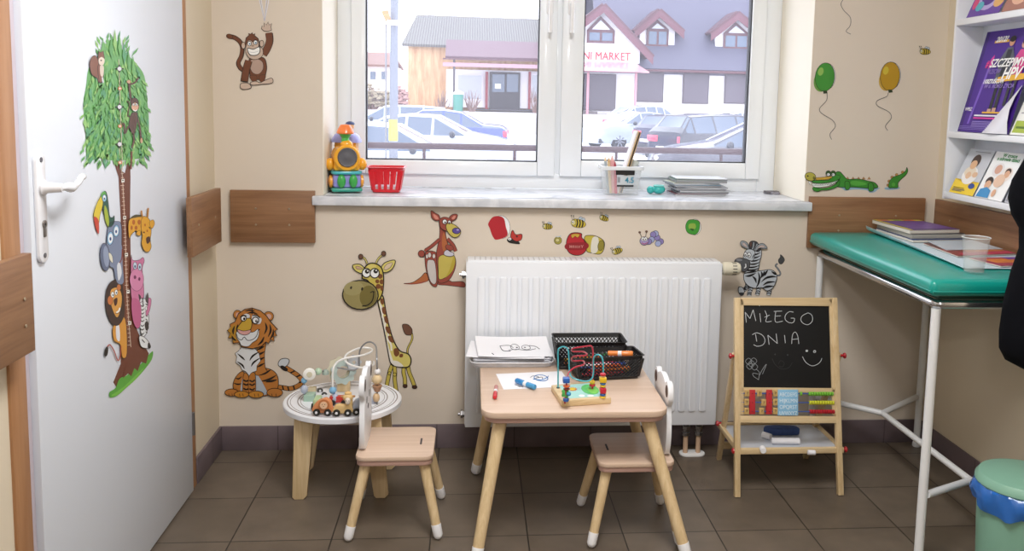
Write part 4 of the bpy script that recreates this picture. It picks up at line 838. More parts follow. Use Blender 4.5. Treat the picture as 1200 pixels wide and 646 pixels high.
# water cup
cp = at(1141, 319, 'Z', ZM); CPM = mt('ffffff', .08, var=.0, alpha=.11, spec=.9); cpt = thing('water_cup', 'clear plastic cup half full of water on the front of the green couch', 'cup', (cp.x, cp.y, ZM))
b = B(); CH_ = .104; b.lathe([(.0, .002), (.0275, .002), (.0285, .006), (.0385, CH_-.004), (.041, CH_), (.0375, CH_), (.0268, .0045), (0, .0045)], CPM, (cp.x, cp.y, ZM), (0, 0, 1), 32); b.build('cup_wall', cpt, True)
b = B(); b.lathe([(0, .006), (.0262, .006), (.0318, .058), (0, .058)], mt('e6f4f2', .02, var=0, alpha=.06, spec=1), (cp.x, cp.y, ZM), (0, 0, 1), 32); b.build('water', cpt, True)
b = B(); b.tube([(cp.x+.0395*cos(a), cp.y+.0395*sin(a), ZM+CH_) for a in [2*pi*i/32 for i in range(32)]], .0013, mt('f4f8fa', .15, alpha=.75), 6, closed=True); b.build('rim', cpt, True)
# ================================================================== BIN AND COAT
bt = thing('pedal_bin', 'mint green round bin with a blue bag folded over its rim, lower right corner', 'bin', (1.555, -1.0, 0))
GB = mt('86b5a0', .4, var=.03); bc = V((1.558, -1.0, 0)); b = B(); b.lathe([(0, 0), (.108, 0), (.113, .004), (.126, .265), (.122, .265), (.11, .008), (0, .008)], GB, bc, (0, 0, 1), 40); b.build('body', bt, True)
b = B(); b.lathe([(.130, .266), (.133, .27), (.132, .28), (.122, .294), (.08, .305), (0, .308)], GB, bc, (0, 0, 1), 40); b.lathe([(0, .264), (.129, .264), (.130, .268), (0, .268)], GB, bc, (0, 0, 1), 40); b.build('lid', bt, True)
t = bmesh.new(); K = 64; rg = []
for j, (r, z) in enumerate(((.128, .268), (.134, .262), (.139, .245), (.138, .226), (.134, .205))):
    rg.append([t.verts.new(bc+V(((r+.004*sin(a*9+j)+.003*sin(a*17-j*2)+rnd.uniform(-.0012, .0012))*cos(a), (r+.004*sin(a*9+j)+.003*sin(a*17-j*2))*sin(a), z+(.010*sin(a*3)+.004*sin(a*11) if j > 2 else 0)))) for a in [2*pi*i/K for i in range(K)]])
for a, c in zip(rg, rg[1:]):
    for k in range(K): t.faces.new((a[k], a[(k+1) % K], c[(k+1) % K], c[k]))
bmesh.ops.recalc_face_normals(t, faces=t.faces); b = B(); b.add(t, mt('2f6fc4', .25, coat=.3, alpha=.92)); b.build('bin_bag', bt, True)
# coat hanging on the right wall, only its edge in frame
ctm = mt('090a10', .95, var=.3, scale=40, bump=.5, spec=.15); ck = thing('coat', 'dark navy coat hanging at the right edge of the photo above the bin', 'coat', (1.66, -1.08, .5))
t = bmesh.new(); K = 28; rg = []; YC, XC = -1.08, 1.63
sil = [(1225, 150, .04), (1203, 188, .06), (1190, 212, .08), (1186, 232, .09), (1190, 252, .09), (1199, 268, .09), (1199, 292, .09), (1190, 319, .1), (1181, 355, .1), (1176, 390, .1), (1176, 410, .1), (1183, 424, .095), (1202, 434, .09)]
for x, y, r in sil:
    e_ = at(x, y, 'Y', YC); hw = .19
    rg.append([t.verts.new((e_.x+hw+(-hw)*cos(a)*(1+.03*sin(5*a)), YC+r*sin(a)*1.0, e_.z)) for a in [2*pi*i/K for i in range(K)]])
for a, c in zip(rg, rg[1:]):
    for k in range(K): t.faces.new((a[k], a[(k+1) % K], c[(k+1) % K], c[k]))
t.faces.new(rg[0]); t.faces.new(rg[-1])
for v in t.verts: v.co.x = min(v.co.x, 1.762)
bmesh.ops.recalc_face_normals(t, faces=t.faces); b = B(); b.add(t, ctm); b.build('coat_body', ck, True, sharp=60)
B().cyl((1.768, YC, 1.45), (1.70, YC, 1.46), .008, STL).build('hook', ck, True)
b = B(); b.tube([(1.71, YC, 1.46), (1.69, YC, 1.36), (1.70, YC-.02, 1.25)], .006, ctm, 8); b.build('hanging_loop', ck, True)
# ================================================================== THINGS ON THE WINDOW SILL
SZ = .9802
# toy locomotive
tg = at(402, 227, 'Z', SZ); tx, ty = tg.x, .13
tt2 = thing('toy_train', 'chunky plastic toy locomotive, yellow and purple with orange funnel, left end of sill', 'toy', (tx, ty, SZ)); 
def tcol(h): return mt(h, .3, var=.02, coat=.4)
X0 = M.Translation((tx, ty, SZ)) @ M.Rotation(R(14), 4, 'Z'); sv = MW[tt2.name]; 
def tb(nm, fn, parent=None):
    b = B(); fn(b); b.bm.transform(X0); return b.build(nm, parent or tt2, True)
tb('base', lambda b: b.box((-.058, -.07, .006), (.058, .1, .022), tcol('2f9a86'), .008))
tb('chassis', lambda b: b.box((-.053, -.066, .02), (.053, .09, .075), tcol('8f8fd6'), .014))
tb('running_board', lambda b: b.prism(rrect(-.058, -.076, .058, .095, .03), .012, tcol('46b4c0'), None, .004, z0=.073))
for s in (-1, 1): tb('front_bumper', lambda b: b.ball((s*.022, -.07, .048), (.016, .014, .026), tcol('3aa84c'), 18))
for s in (-1, 1):
    for y in (-.03, .05): tb('side_wheel', lambda b: b.lathe([(0, 0), (.02, 0), (.024, .004), (.024, .012), (.012, .016), (0, .018)], tcol('f0a63c' if y < 0 else 'd83848'), (s*.05, y, .045), (s, 0, 0), 24))
tb('boiler', lambda b: (b.lathe([(0, -.072), (.045, -.072), (.05, -.066), (.052, .03), (0, .03)], tcol('f2ae2e'), (0, 0, .135), (0, 1, 0), 32), b.box((-.05, -.06, .085), (.05, .02, .12), tcol('f2ae2e'), .012), b.ball((0, -.045, .185), (.024, .02, .018), tcol('f2ae2e'), 16)))
for s in (-1, 1): tb('side_knob', lambda b: b.ball((s*.06, -.03, .11), (.018, .02, .024), tcol('f2ae2e'), 16))
tb('smokebox_door', lambda b: (b.lathe([(0, .070), (.034, .070), (.037, .073), (.034, .08), (.03, .078), (.01, .081), (0, .083)], mt('5c5c62', .5), (0, 0, .138), (0, -1, 0), 32)))
tb('funnel', lambda b: b.lathe([(.016, .19), (.014, .21), (.024, .225), (.024, .228), (0, .228)], tcol('4ab34c'), (-.004, -.04, 0), (0, 0, 1), 24))
tb('funnel_cap', lambda b: b.lathe([(.031, .226), (.033, .23), (.028, .245), (.018, .26), (0, .263)], tcol('f2803a'), (-.004, -.04, 0), (0, 0, 1), 28))
tb('cab', lambda b: (b.lathe([(.046, .085), (.046, .19)], tcol('f0a92e'), (.01, .05, 0), (0, 0, 1), 8), b.lathe([(.058, .19), (.058, .198), (.048, .218), (.025, .232), (0, .235)], tcol('9d9fdc'), (.01, .05, 0), (0, 0, 1), 32)))
tb('driver', lambda b: (b.ball((.022, .03, .252), .016, mt('e9b98c', .5), 14), b.ball((.022, .032, .262), (.018, .018, .010), tcol('3a4a78'), 14)))
# red basket
g = at(450, 227, 'Z', SZ); rbk = thing('red_basket', 'small red slatted plastic basket on the window sill beside the toy locomotive', 'basket', (g.x, .15, SZ))
gx, gy = g.x+.004, .15; RP = mt('d6202e', .3, coat=.3)
def loft(b, rings, mat, closed_bottom=True):
    t = bmesh.new(); G = [[t.verts.new(p) for p in r] for r in rings]
    for a, c in zip(G, G[1:]):
        for k in range(len(a)): t.faces.new((a[k], a[(k+1) % len(a)], c[(k+1) % len(c)], c[k]))
    if closed_bottom: t.faces.new(G[0]); 
    t.normal_update(); bmesh.ops.recalc_face_normals(t, faces=t.faces); bmesh.ops.solidify(t, geom=t.faces[:], thickness=.0016); b.add(t, mat)
def ringr(x0, y0, x1, y1, r, z): return [(x, y, z) for x, y in rrect(x0, y0, x1, y1, r, 3)]
b = B(); loft(b, [ringr(gx-.052, gy-.045, gx+.052, gy+.045, .015, SZ+.003), ringr(gx-.053, gy-.046, gx+.053, gy+.046, .015, SZ+.014)], RP); b.build('bottom_tray', rbk, True)
b = B()
for k in range(4):
    hz = .07
    for s, ax in ((-1, 'x'), (1, 'x'), (-1, 'y'), (1, 'y')):
        f = (k+.5)/4*2-1; n_ = 5 if ax == 'x' else 4
for s in (-1, 1):
    for k in range(5):
        f = (k-2)/2*.86; a = V((gx+f*.05, gy+s*.0455, SZ+.01)); c = V((gx+f*.062, gy+s*.0555, SZ+.088)); b.slab([a-V((.006, 0, 0)), a+V((.006, 0, 0)), c+V((.007, 0, 0)), c-V((.007, 0, 0))], (0, s, 0), .0022, RP)
    for k in range(4):
        f = (k-1.5)/1.5*.8; a = V((gx+s*.0525, gy+f*.042, SZ+.01)); c = V((gx+s*.065, gy+f*.052, SZ+.088)); b.slab([a-V((0, .006, 0)), a+V((0, .006, 0)), c+V((0, .007, 0)), c-V((0, .007, 0))], (s, 0, 0), .0022, RP)
b.build('slats', rbk, True)
b = B(); loft(b, [ringr(gx-.064, gy-.055, gx+.064, gy+.055, .015, SZ+.084), ringr(gx-.067, gy-.058, gx+.067, gy+.058, .016, SZ+.100), ringr(gx-.074, gy-.064, gx+.074, gy+.064, .018, SZ+.1)], RP, False); b.build('rim', rbk, True)
for i in range(3):
    b = B(); b.box((gx-.045, gy-.035, SZ+.008+.006*i), (gx+.04, gy+.035, SZ+.0135+.006*i), mt(('f0eef0', 'e4dde0', 'd6d3dc')[i], .6), .001); o = b.build('picture_card'); tag(o, 'pale flat picture cards lying inside the red basket', 'card', 'cards in the red basket')
# storage tub
g = at(729, 230, 'Z', SZ); ux, uy = g.x+.005, .19; TUBM = mt('eef4f6', .2, var=.0, alpha=.17); tub = thing('storage_tub', 'clear plastic tub with 4.5 on its label, full of pencils, on the window sill', 'tub', (ux, uy, SZ))
b = B(); loft(b, [ringr(ux-.068, uy-.05, ux+.068, uy+.05, .018, SZ+.002), ringr(ux-.072, uy-.054, ux+.072, uy+.054, .02, SZ+.05), ringr(ux-.079, uy-.06, ux+.079, uy+.06, .022, SZ+.105)], TUBM); b.build('tub_wall', tub, True)
b = B(); loft(b, [ringr(ux-.08, uy-.061, ux+.08, uy+.061, .02, SZ+.100), ringr(ux-.086, uy-.067, ux+.086, uy+.067, .022, SZ+.102), ringr(ux-.086, uy-.067, ux+.086, uy+.067, .022, SZ+.115), ringr(ux-.078, uy-.059, ux+.078, uy+.059, .02, SZ+.116)], mt('f2f6f8', .25, alpha=.7), False); b.build('rim', tub, True)
yf = uy-.0635
b = B(); b.box((ux-.03, yf-.005, SZ+.083), (ux+.045, yf-.0035, SZ+.101), mt('17171a', .4)); b.build('black_clasp', tub, True)
b = B(); b.box((ux-.024, yf+.001, SZ+.036), (ux+.043, yf+.0015, SZ+.080), mt('e6eef2', .5, alpha=.45)); lb = b.build('label', tub, True)
b = B(); b.box((ux-.024, yf+.0, SZ+.036), (ux+.043, yf+.0008, SZ+.043), mt('2a2c30', .5)); 
for k in range(7): b.box((ux-.022+k*.0016, yf, SZ+.052), (ux-.0212+k*.0016, yf+.0008, SZ+.074), mt('55585e', .5))
b.build('label_print', lb, True)
text('lettering', '4.5', mt('2f7d94', .5), (ux+.008, yf-.0002, SZ+.052), (1, 0, 0), (0, 0, 1), .03, lb, .0006, bold=.0008)
def pencil(bx, by, tx_, ty_, h, r, col, tip, label, nm='pencil', cat='pencil'):
    a, c = V((ux+bx, uy+by, SZ+.006)), V((ux+tx_, uy+ty_, SZ+h)); L_ = (c-a).length; t = thing(nm, label, cat, a, group='pencils and pens in the clear tub')
    b = B(); b.lathe([(r*.96, 0), (r, .002), (r, L_-.022)], mt(col, .4), a, c-a, 8); b.build('barrel', t, True)
    b = B(); b.lathe([(r, L_-.022), (r*.15, L_), (0, L_)], mt(tip, .5), a, c-a, 8); b.build('tip', t, True)
pencil(-.05, -.02, -.066, -.0, .155, .0055, 'a7b3ba', 'e2c79a', 'grey pencil, leftmost in the clear tub')
pencil(-.042, -.03, -.054, -.015, .15, .006, 'd6bd92', 'c9a878', 'plain wooden pencil second from the left in the clear tub')
pencil(-.036, .01, -.044, .02, .145, .005, 'c8a676', 'e2c79a', 'thin brown pencil behind the plain wooden one in the clear tub')
pencil(-.03, -.025, -.040, -.02, .158, .0085, 'e2a6a6', 'e9b9b4', 'thick salmon pink crayon standing tallest at the left of the clear tub', 'crayon', 'crayon')
pencil(-.022, -.036, -.030, -.035, .135, .006, 'cc3450', 'a82a40', 'crimson felt pen in front of the pink crayon in the clear tub', 'felt_pen', 'pen')
pencil(-.028, -.02, -.034, -.01, .14, .004, '5a4a7a', 'e2c79a', 'thin purple pencil beside the crimson pen in the clear tub')
def plank(bx, by, tx_, ty_, h, w_, th, cols, label, nm, cat):
    a, c = V((ux+bx, uy+by, SZ+.006)), V((ux+tx_, uy+ty_, SZ+h)); d = (c-a).normalized(); x = V((0, 1, .0)); x = (x-d*x.dot(d)).normalized(); y = d.cross(x); X = M(((x.x, y.x, d.x, a.x), (x.y, y.y, d.y, a.y), (x.z, y.z, d.z, a.z), (0, 0, 0, 1)))
    b = B(); n = len(cols)
    for i, cc in enumerate(cols): b.box((-w_/2, -th/2+th*i/n, 0), (w_/2, -th/2+th*(i+1)/n, (c-a).length), mt(cc, .5), 0, X=X)
    return tag(b.build(nm), label, cat, 'flat boards leaning in the clear tub')
plank(-.012, .0, .062, .01, .255, .06, .012, ['c9ac84', 'f2f0f0'], 'white-faced thin board leaning high out of the clear tub', 'thin_board', 'board')
plank(.002, .0, .073, .008, .25, .05, .005, ['c9ac84', '3a3632'], 'brown-edged thin board leaning beside the white board in the clear tub', 'thin_board', 'board')
a, c = V((ux+.03, uy+.035, SZ+.05)), V((ux+.066, uy+.036, SZ+.135)); b = B(); b.lathe([(.017, 0), (.018, .004), (.018, (c-a).length), (.015, (c-a).length), (.015, .01), (0, .01)], mt('c9cfca', .4), a, c-a, 24); tag(b.build('paper_roll'), 'short grey roll sticking out of the right side of the clear tub', 'roll')
# teal toy
g = at(770, 228, 'Z', SZ); b = B(); tq = mt('35b5b0', .25, coat=.4)
tz_ = thing('teal_cutter', 'small rounded teal plastic toy lying between the tub and the magazines', 'toy', (g.x, g.y+.02, SZ)); gy_ = g.y+.02
b = B(); b.ball((g.x+.010, gy_, SZ+.019), (.027, .026, .019), tq, 20); b.ball((g.x-.022, gy_+.008, SZ+.016), (.016, .02, .016), tq, 16); b.build('body', tz_, True); b = B(); b.lathe([(.021, 0), (.0235, .003), (.021, .006), (.018, .003)], mt('7fd0c8', .3), (g.x+.010, gy_, SZ+.031), (0, 0, 1), 22); b.build('rim', tz_, True)
# pile of magazines on the sill
mg = at(820, 230, 'Z', SZ); z = SZ; cols = ['8a3a4a', '6c6a72', '8f9298', 'b6b8be', '8a8c90', '6fa9c8', 'c9cfb8', '9aa2a0', '4f7d66', 'd9dde2']
words = ['bottom', 'second from the bottom', 'third from the bottom', 'fourth from the bottom', 'fifth from the bottom', 'fifth from the top', 'fourth from the top', 'third from the top', 'second from the top', 'topmost']
cn = ['dark red', 'dark grey', 'grey', 'pale grey', 'mid grey', 'light blue', 'pale green', 'grey-green', 'green', 'white']
for i in range(10):
    th = (.006, .005, .007, .005, .006, .006, .007, .006, .004, .004)[i]; dx_ = (-.008, .006, .010, -.004, .004, -.022, -.030, -.002, -.004, .0)[i]; a = R((1, -2, 2, 0, -3, 4, 6, -1, 1, -2)[i]); hw, hd = .104-(.008 if i in (5, 6) else 0), .075
    cx_, cy_ = .868+dx_, .235; P = [(cx_+hw*u*cos(a)-hd*v*sin(a), cy_+hw*u*sin(a)+hd*v*cos(a)) for u, v in ((-1, -1), (1, -1), (1, 1), (-1, 1))]
    mag('magazine', P, z, th, cols[i], '%s magazine, %s of the pile on the window sill' % (cn[i], words[i]), 'magazines piled on the window sill', pages=('b9bcc2', 'a3a5ab')[i % 2]); z += th+.0014
# small grey block by the right reveal
g = at(900, 225, 'Z', SZ); b = B(); b.box((1.172, .27, SZ), (1.228, .31, SZ+.012), mt('6d6a70', .5), .002); b.box((1.19, .255, SZ), (1.226, .27, SZ+.009), mt('8a8890', .5), .002); tag(b.build('window_stop'), 'small dark grey plastic block at the right end of the window sill', 'stop')
# ================================================================== ON THE PLAY TABLE
TT = .4352
tr_ = thing('paper_tray', 'clear plastic tray overhanging the back left corner of the play table under papers', 'tray', (.08, -.27, TT))
b = B(); loft(b, [ringr(-.05, -.385, .222, -.165, .03, TT+.001), ringr(-.058, -.393, .23, -.157, .032, TT+.018)], mt('e9ecf2', .25, alpha=.45)); b.build('tray_body', tr_, True)
b = B(); b.tube([(x, y, TT+.018) for x, y in rrect(-.058, -.393, .23, -.157, .032, 4)], .002, mt('f2f4f8', .2, alpha=.8), 6, closed=True); b.build('rim', tr_, True)
def sheet(nm, cx_, cy_, z, w_, d_, a, curl, label, cat, grp=None, art=None, par=None, tint='f3f3f8'):
    t = bmesh.new(); n = 10; G = []
    for j in range(n+1):
        row = []
        for i in range(n+1):
            u, v = i/n*2-1, j/n*2-1; x, y = u*w_/2, v*d_/2; zz_ = curl(u, v); row.append(t.verts.new((cx_+x*cos(a)-y*sin(a), cy_+x*sin(a)+y*cos(a), z+zz_)))
        G.append(row)
    for r0_, r1_ in zip(G, G[1:]):
        for k in range(n): t.faces.new((r0_[k], r0_[k+1], r1_[k+1], r1_[k]))
    b = B(); t.normal_update(); bmesh.ops.solidify(t, geom=t.faces[:], thickness=.0003); b.add(t, mt(tint, .6, var=.01)); o = b.build(nm, None, sharp=70)
    tag(o, label, cat, grp)
    if art:
        b = B()
        for col, w1_, pts in art:
            q = [V((cx_+(u*w_/2)*cos(a)-(v*d_/2)*sin(a), cy_+(u*w_/2)*sin(a)+(v*d_/2)*cos(a), z+curl(u, v)+.0008)) for u, v in pts]
            if len(q) > 2: q = smooth(q, 3, False)
            b.tube(q, w1_, mt(col, .6), 5)
        b.build('drawing', o, True)
    return o
base_z = TT+.003; nP = 9
for i in range(nP):
    a = R(rnd.uniform(-3, 3)); sheet('paper_sheet', .088+rnd.uniform(-.004, .004), -.275+rnd.uniform(-.003, .003), base_z+i*.0028, .262, .198, a, lambda u, v, i=i: .0018*max(0, u-.4)*(i/4), 'white paper sheet in the middle of the stack in the clear tray', 'paper', 'stacked drawing papers')
top = base_z+nP*.0028
sheet('paper_sheet', .07, -.28, top+.002, .27, .2, R(-5), lambda u, v: .010*max(0, -u-.5)+.003*max(0, u), 'white sheet with its left corner lifted, second from the top of the paper stack', 'paper', 'stacked drawing papers')
flw = [(.2+.17*cos(t), .1+.3*sin(t)) for t in [2*pi*i/12 for i in range(13)]]
def lin_art(s): return [(c, w, [(cos(s)*x-sin(s)*y, sin(s)*x+cos(s)*y) for x, y in p]) for c, w, p in []]
art1 = [('3a3a40', .0009, [(.05+.12*cos(t), .15+.3*sin(t)) for t in [2*pi*i/10 for i in range(11)]]), ('3a3a40', .0009, [(.35+.12*cos(t), .1+.25*sin(t)) for t in [2*pi*i/10 for i in range(11)]]), ('3a3a40', .0012, [(-.35, .3), (-.3, -.25), (-.1, -.3)]), ('3a3a40', .0009, [(-.35, .3), (-.1, .35), (0, .1)]), ('55555c', .0009, [(-.15, -.2), (.1, -.1), (.35, -.25), (.6, -.05)]), ('2a2a30', .002, [(.3, .12), (.34, .1)]), ('2a2a30', .0022, [(.08, .12), (.12, .1)]), ('44444a', .0012, [(-.62, -.6), (-.58, -.75)]), ('44444a', .001, [(.45, .3), (.62, .2), (.7, -.1)])]
sheet('paper_sheet', .095, -.272, top+.006, .262, .205, R(3), lambda u, v: .016*max(0, v)**2+.006*max(0, -u)**2, 'topmost white colouring sheet of the stack, curled with a printed line drawing', 'paper', 'stacked drawing papers', art1)
art2 = [('2f6fb0', .0014, [(.25+.2*cos(t), .2+.4*sin(t)) for t in [2*pi*i/10 for i in range(11)]]), ('4a5a70', .0009, [(-.05, .3), (.05, .5), (.2, .35), (.05, .1)]), ('3f86c4', .0014, [(.0, .1), (.2, -.05), (.4, .15), (.5, .4)]), ('44444a', .0011, [(-.55, -.65), (-.5, -.8)]), ('44444a', .0009, [(-.62, -.5), (-.42, -.85)]), ('3a3a40', .0009, [(.1, .2), (.3, .3), (.25, .0)])]
sheet('paper_sheet', .150, -.525, TT+.0006, .225, .165, R(7), lambda u, v: 0, 'single white colouring sheet with a blue scribble lying flat on the play table', 'paper', None, art2)
def marker(a, c, r, body, cap, label, ring='e9eef2'):
    a, c = V(a), V(c); L_ = (c-a).length; t = thing('marker', label, 'marker', (a.x, a.y, a.z-r))
    b = B(); b.lathe([(0, 0), (r*.8, 0), (r, .002), (r, L_*.62)], mt(body, .35, coat=.3), a, c-a, 18); b.build('barrel', t, True)
    b = B(); b.lathe([(r*1.02, L_*.4), (r*1.04, L_*.4), (r*1.04, L_*.55), (r*1.02, L_*.55)], mt(ring, .4), a, c-a, 18); b.build('printed_band', t, True)
    b = B(); b.lathe([(r*1.06, L_*.62), (r*1.06, L_-.004), (r*.8, L_), (0, L_)], mt(cap, .3, coat=.3), a, c-a, 18); b.build('cap', t, True)
g0, g1 = at(605, 446, 'Z', TT+.01), at(627, 454, 'Z', TT+.01); marker(g1, g0, .0085, '3f9ad2', '1f86cc', 'thick blue marker lying on the single sheet of paper')
g0, g1 = at(581.5, 453, 'Z', TT+.008), at(579.8, 466, 'Z', TT+.008); marker(g0, g1, .0065, 'd88a86', 'cc2430', 'red capped marker lying on bare table near its left edge')
# black baskets
BK = mt('17171a', .45)
def lattice(nm, cx_, cy_, rz, w_, d_, h, label, mw=1.12):
    t = thing(nm, label, 'basket', (cx_, cy_, TT), rz, 'black lattice baskets'); sv = MW[t.name]; MW[t.name] = M()
    b = B(); loft(b, [ringr(-w_/2, -d_/2, w_/2, d_/2, .008, .002), ringr(-w_/2-.0005, -d_/2-.0005, w_/2+.0005, d_/2+.0005, .008, .012)], BK); b.build('bottom', t)
    W2, D2 = w_*mw/2, d_*mw*1.02/2
    b = B(); loft(b, [ringr(-W2+.003, -D2+.003, W2-.003, D2-.003, .01, h-.014), ringr(-W2, -D2, W2, D2, .01, h-.001), ringr(-W2-.005, -D2-.005, W2+.005, D2+.005, .012, h)], BK, False); b.build('rim', t)
    for side in range(4):
        b = B(); L0, L1, E0, E1 = ((w_, 2*W2, d_/2, D2) if side % 2 == 0 else (d_, 2*D2, w_/2, W2)); ang = side*pi/2
        def Q(u, v, L0=L0, L1=L1, E0=E0, E1=E1, ang=ang):     # u -1..1 along the side, v 0..1 up
            l_ = (L0+(L1-L0)*v)/2*u; e = -(E0+(E1-E0)*v); x, y = l_, e; return V((x*cos(ang)-y*sin(ang), x*sin(ang)+y*cos(ang), .010+(h-.022)*v))
        n_ = V((sin(ang), -cos(ang), 0)); 
        pit = .0115; nu = int(L0/pit); du = 2/nu; nv = 5
        for s in (-1, 1):
            for k in range(-nv, nu+nv):
                p = []
                u0 = -1+du*k; u1 = u0+du*nv*s*1.0
                # clip to the side
                v0, v1 = 0., 1.
                def U(v): return u0+(u1-u0)*v
                vs = [v for v in [i/24 for i in range(25)] if -0.98 <= U(v) <= .98]
                if len(vs) > 3:
                    # short strokes give the woven look
                    a_, c_ = vs[0], vs[-1]; A, C = Q(U(a_), a_), Q(U(c_), c_); b.tube([A+n_*.0008*s, C+n_*.0008*s], .0019, BK, 4)
        for u in (-.98, .98): b.tube([Q(u, 0), Q(u, 1)], .004, BK, 6)
        b.tube([Q(-1, 0), Q(1, 0)], .0025, BK, 4)
        b.build('lattice_side', t)
    MW[t.name] = sv; return t
lattice('black_basket', .352, -.358, R(1), .215, .105, .098, 'taller black lattice basket standing behind the other at the back of the table')
lattice('black_basket', .392, -.482, R(9), .205, .098, .082, 'lower black lattice basket in front, holding felt pens and an orange marker')
def penin(x, y, z, a, tilt, L_, r, col, label, nm='felt_pen'):
    d = V((cos(a)*cos(tilt), sin(a)*cos(tilt), sin(tilt))); p = V((x, y, z)); t = thing(nm, label, 'pen', p-V((0, 0, r)), group='loose pens in the black baskets'); b = B(); b.lathe([(0, 0), (r, .001), (r, L_*.7)], mt(col, .35), p, d, 12); b.build('barrel', t, True); b = B(); b.lathe([(r*1.1, L_*.7), (r*1.1, L_-.003), (r*.7, L_), (0, L_)], mt(col, .3), p, d, 12); b.build('cap', t, True)
pens = ['c8283a', '2f62c4', 'e0632e', 'c8283a', 'e0b02e', '2f62c4', 'd8442e', '3aa0d0', 'c8283a', 'e07a2e', 'e8e8ee', 'c23048', 'e0632e', '2a56b0']
nmz = {'c8283a': 'red', '2f62c4': 'blue', 'e0632e': 'orange', 'e0b02e': 'yellow', 'd8442e': 'red', '3aa0d0': 'light blue', 'e07a2e': 'orange', 'e8e8ee': 'white', 'c23048': 'dark red', '2a56b0': 'blue'}
for i, c_ in enumerate(pens):
    lay = i//5; penin(.312+(i % 5)*.016, -.505+(i % 3)*.022+(i % 5)*.003, TT+.010+lay*.013, R(9+(i*37) % 14-7), 0, .105, .0055, c_, '%s felt pen lying in the front black basket' % nmz[c_])
for i, c_ in enumerate(['d8742e', 'c8283a', '2f62c4', 'e0b02e', 'd8742e', '3a8a4a']):
    penin(.265+(i % 3)*.03, -.375+(i % 3)*.02, TT+.010+(i//3)*.013, R(-5+i*4), 0, .11, .0055, c_, '%s felt pen lying in the rear black basket' % {'d8742e': 'orange', '3a8a4a': 'green'}.get(c_, nmz.get(c_)))
marker(V((.405, -.455, TT+.070)), V((.487, -.475, TT+.074)), .0088, 'ee8a3c', 'f08a40', 'fat orange marker lying on top of the pens in the front black basket')
# bead maze
mz = thing('bead_maze', 'wooden bead maze toy with turquoise and red wires on the front of the table', 'toy', (.285, -.70, TT)); 
qb = [at(658, 477.5, 'Z', TT), at(716, 473.5, 'Z', TT), at(701, 453, 'Z', TT+.0), at(646, 458.5, 'Z', TT)]
qb = [V((p.x, p.y, TT)) for p in qb]
b = B(); b.slab(qb, (0, 0, 1), .02, PINEX, .003); b.build('base', mz, True)
cq = sum(qb, V())/4; f_ = lambda u, v, z=.0203: qb[0].lerp(qb[1], u).lerp(qb[3].lerp(qb[2], u), v)+V((0, 0, z))
b = B(); b.quad([f_(.14, .1), f_(.86, .1), f_(.86, .9), f_(.14, .9)], mt('a9dcd6', .5))
def blob(cu, cv, ru, rv, col, z, n=20, j=0): b.slab([f_(cu+(ru+j*(i % 2))*cos(2*pi*i/n), cv+(rv+j*(i % 2))*sin(2*pi*i/n), z) for i in range(n)], (0, 0, 1), .0003, mt(col, .5))
blob(.7, .52, .17, .3, '5cc46a', .0205); blob(.74, .45, .1, .2, '7ed05c', .0209); blob(.36, .62, .1, .12, 'e0642e', .0205, 22, -.03); blob(.36, .62, .06, .08, 'f2d23a', .0211); blob(.45, .2, .06, .07, 'eef6f6', .0205); blob(.62, .16, .07, .05, 'eef6f6', .0205)
b.build('printed_scene', mz, True)
TQ = mt('3fa9b8', .3, coat=.4); RW2 = mt('b4243c', .3, coat=.4)
zt_ = TT+.02
s0 = at(654, 455, 'Z', zt_); s1 = at(662, 473, 'Z', zt_)
pl1 = [s0, at(654, 430, 'Y', s0.y), at(654, 412, 'Y', s0.y), at(656, 408, 'Y', s0.y), at(660.5, 406.5, 'Y', s0.y-.003), at(665, 409, 'Y', s0.y-.006), at(666.5, 416, 'Y', s0.y-.01), at(667, 432, 'Y', -.68), at(669, 441, 'Y', -.69), at(676, 445, 'Y', -.70), at(687, 447, 'Y', -.70), at(693.5, 444, 'Y', -.70), at(695.5, 435, 'Y', -.70), at(695.5, 421, 'Y', -.71), at(698, 416.5, 'Y', -.715), at(701.5, 416, 'Y', -.72), at(705.5, 419, 'Y', -.725), at(707, 428, 'Y', -.73), at(707, 440, 'Y', -.735)]
s2 = at(706, 466, 'Z', zt_); pl1 += [V((pl1[-1].x, s2.y, at(707, 450, 'Y', s2.y).z)), V((pl1[-1].x, s2.y, zt_))]
b = B(); b.tube(smooth(pl1, 5, False), .0024, TQ, 8); b.build('turquoise_wire', mz, True)
pr1 = [V((s1.x, s1.y, zt_)), at(664, 448, 'Y', s1.y), at(666, 438, 'Y', -.74), at(673, 431, 'Y', -.72), at(684, 427.5, 'Y', -.70), at(683, 423, 'Y', -.66), at(671, 423, 'Y', -.65), at(672, 418, 'Y', -.68), at(687, 416.5, 'Y', -.71), at(684, 412.5, 'Y', -.67), at(671, 412, 'Y', -.65), at(672, 408.5, 'Y', -.67), at(687, 406, 'Y', -.68), at(692, 405.5, 'Y', -.68), at(694.5, 409, 'Y', -.68), at(695, 420, 'Y', -.68), at(694.5, 440, 'Y', -.68)]
e_ = at(695, 452, 'Y', -.68); pr1 += [V((pr1[-1].x, -.68, zt_+.02)), V((pr1[-1].x, -.68, zt_))]
b = B(); b.tube(smooth(pr1, 5, False), .0026, RW2, 8); b.build('red_wire', mz, True)
b = B(); b.cyl((s0.x, s0.y, zt_), (s0.x, s0.y, zt_+.003), .005, mt('3a4a50', .5)); b.build('wire_socket', mz, True)
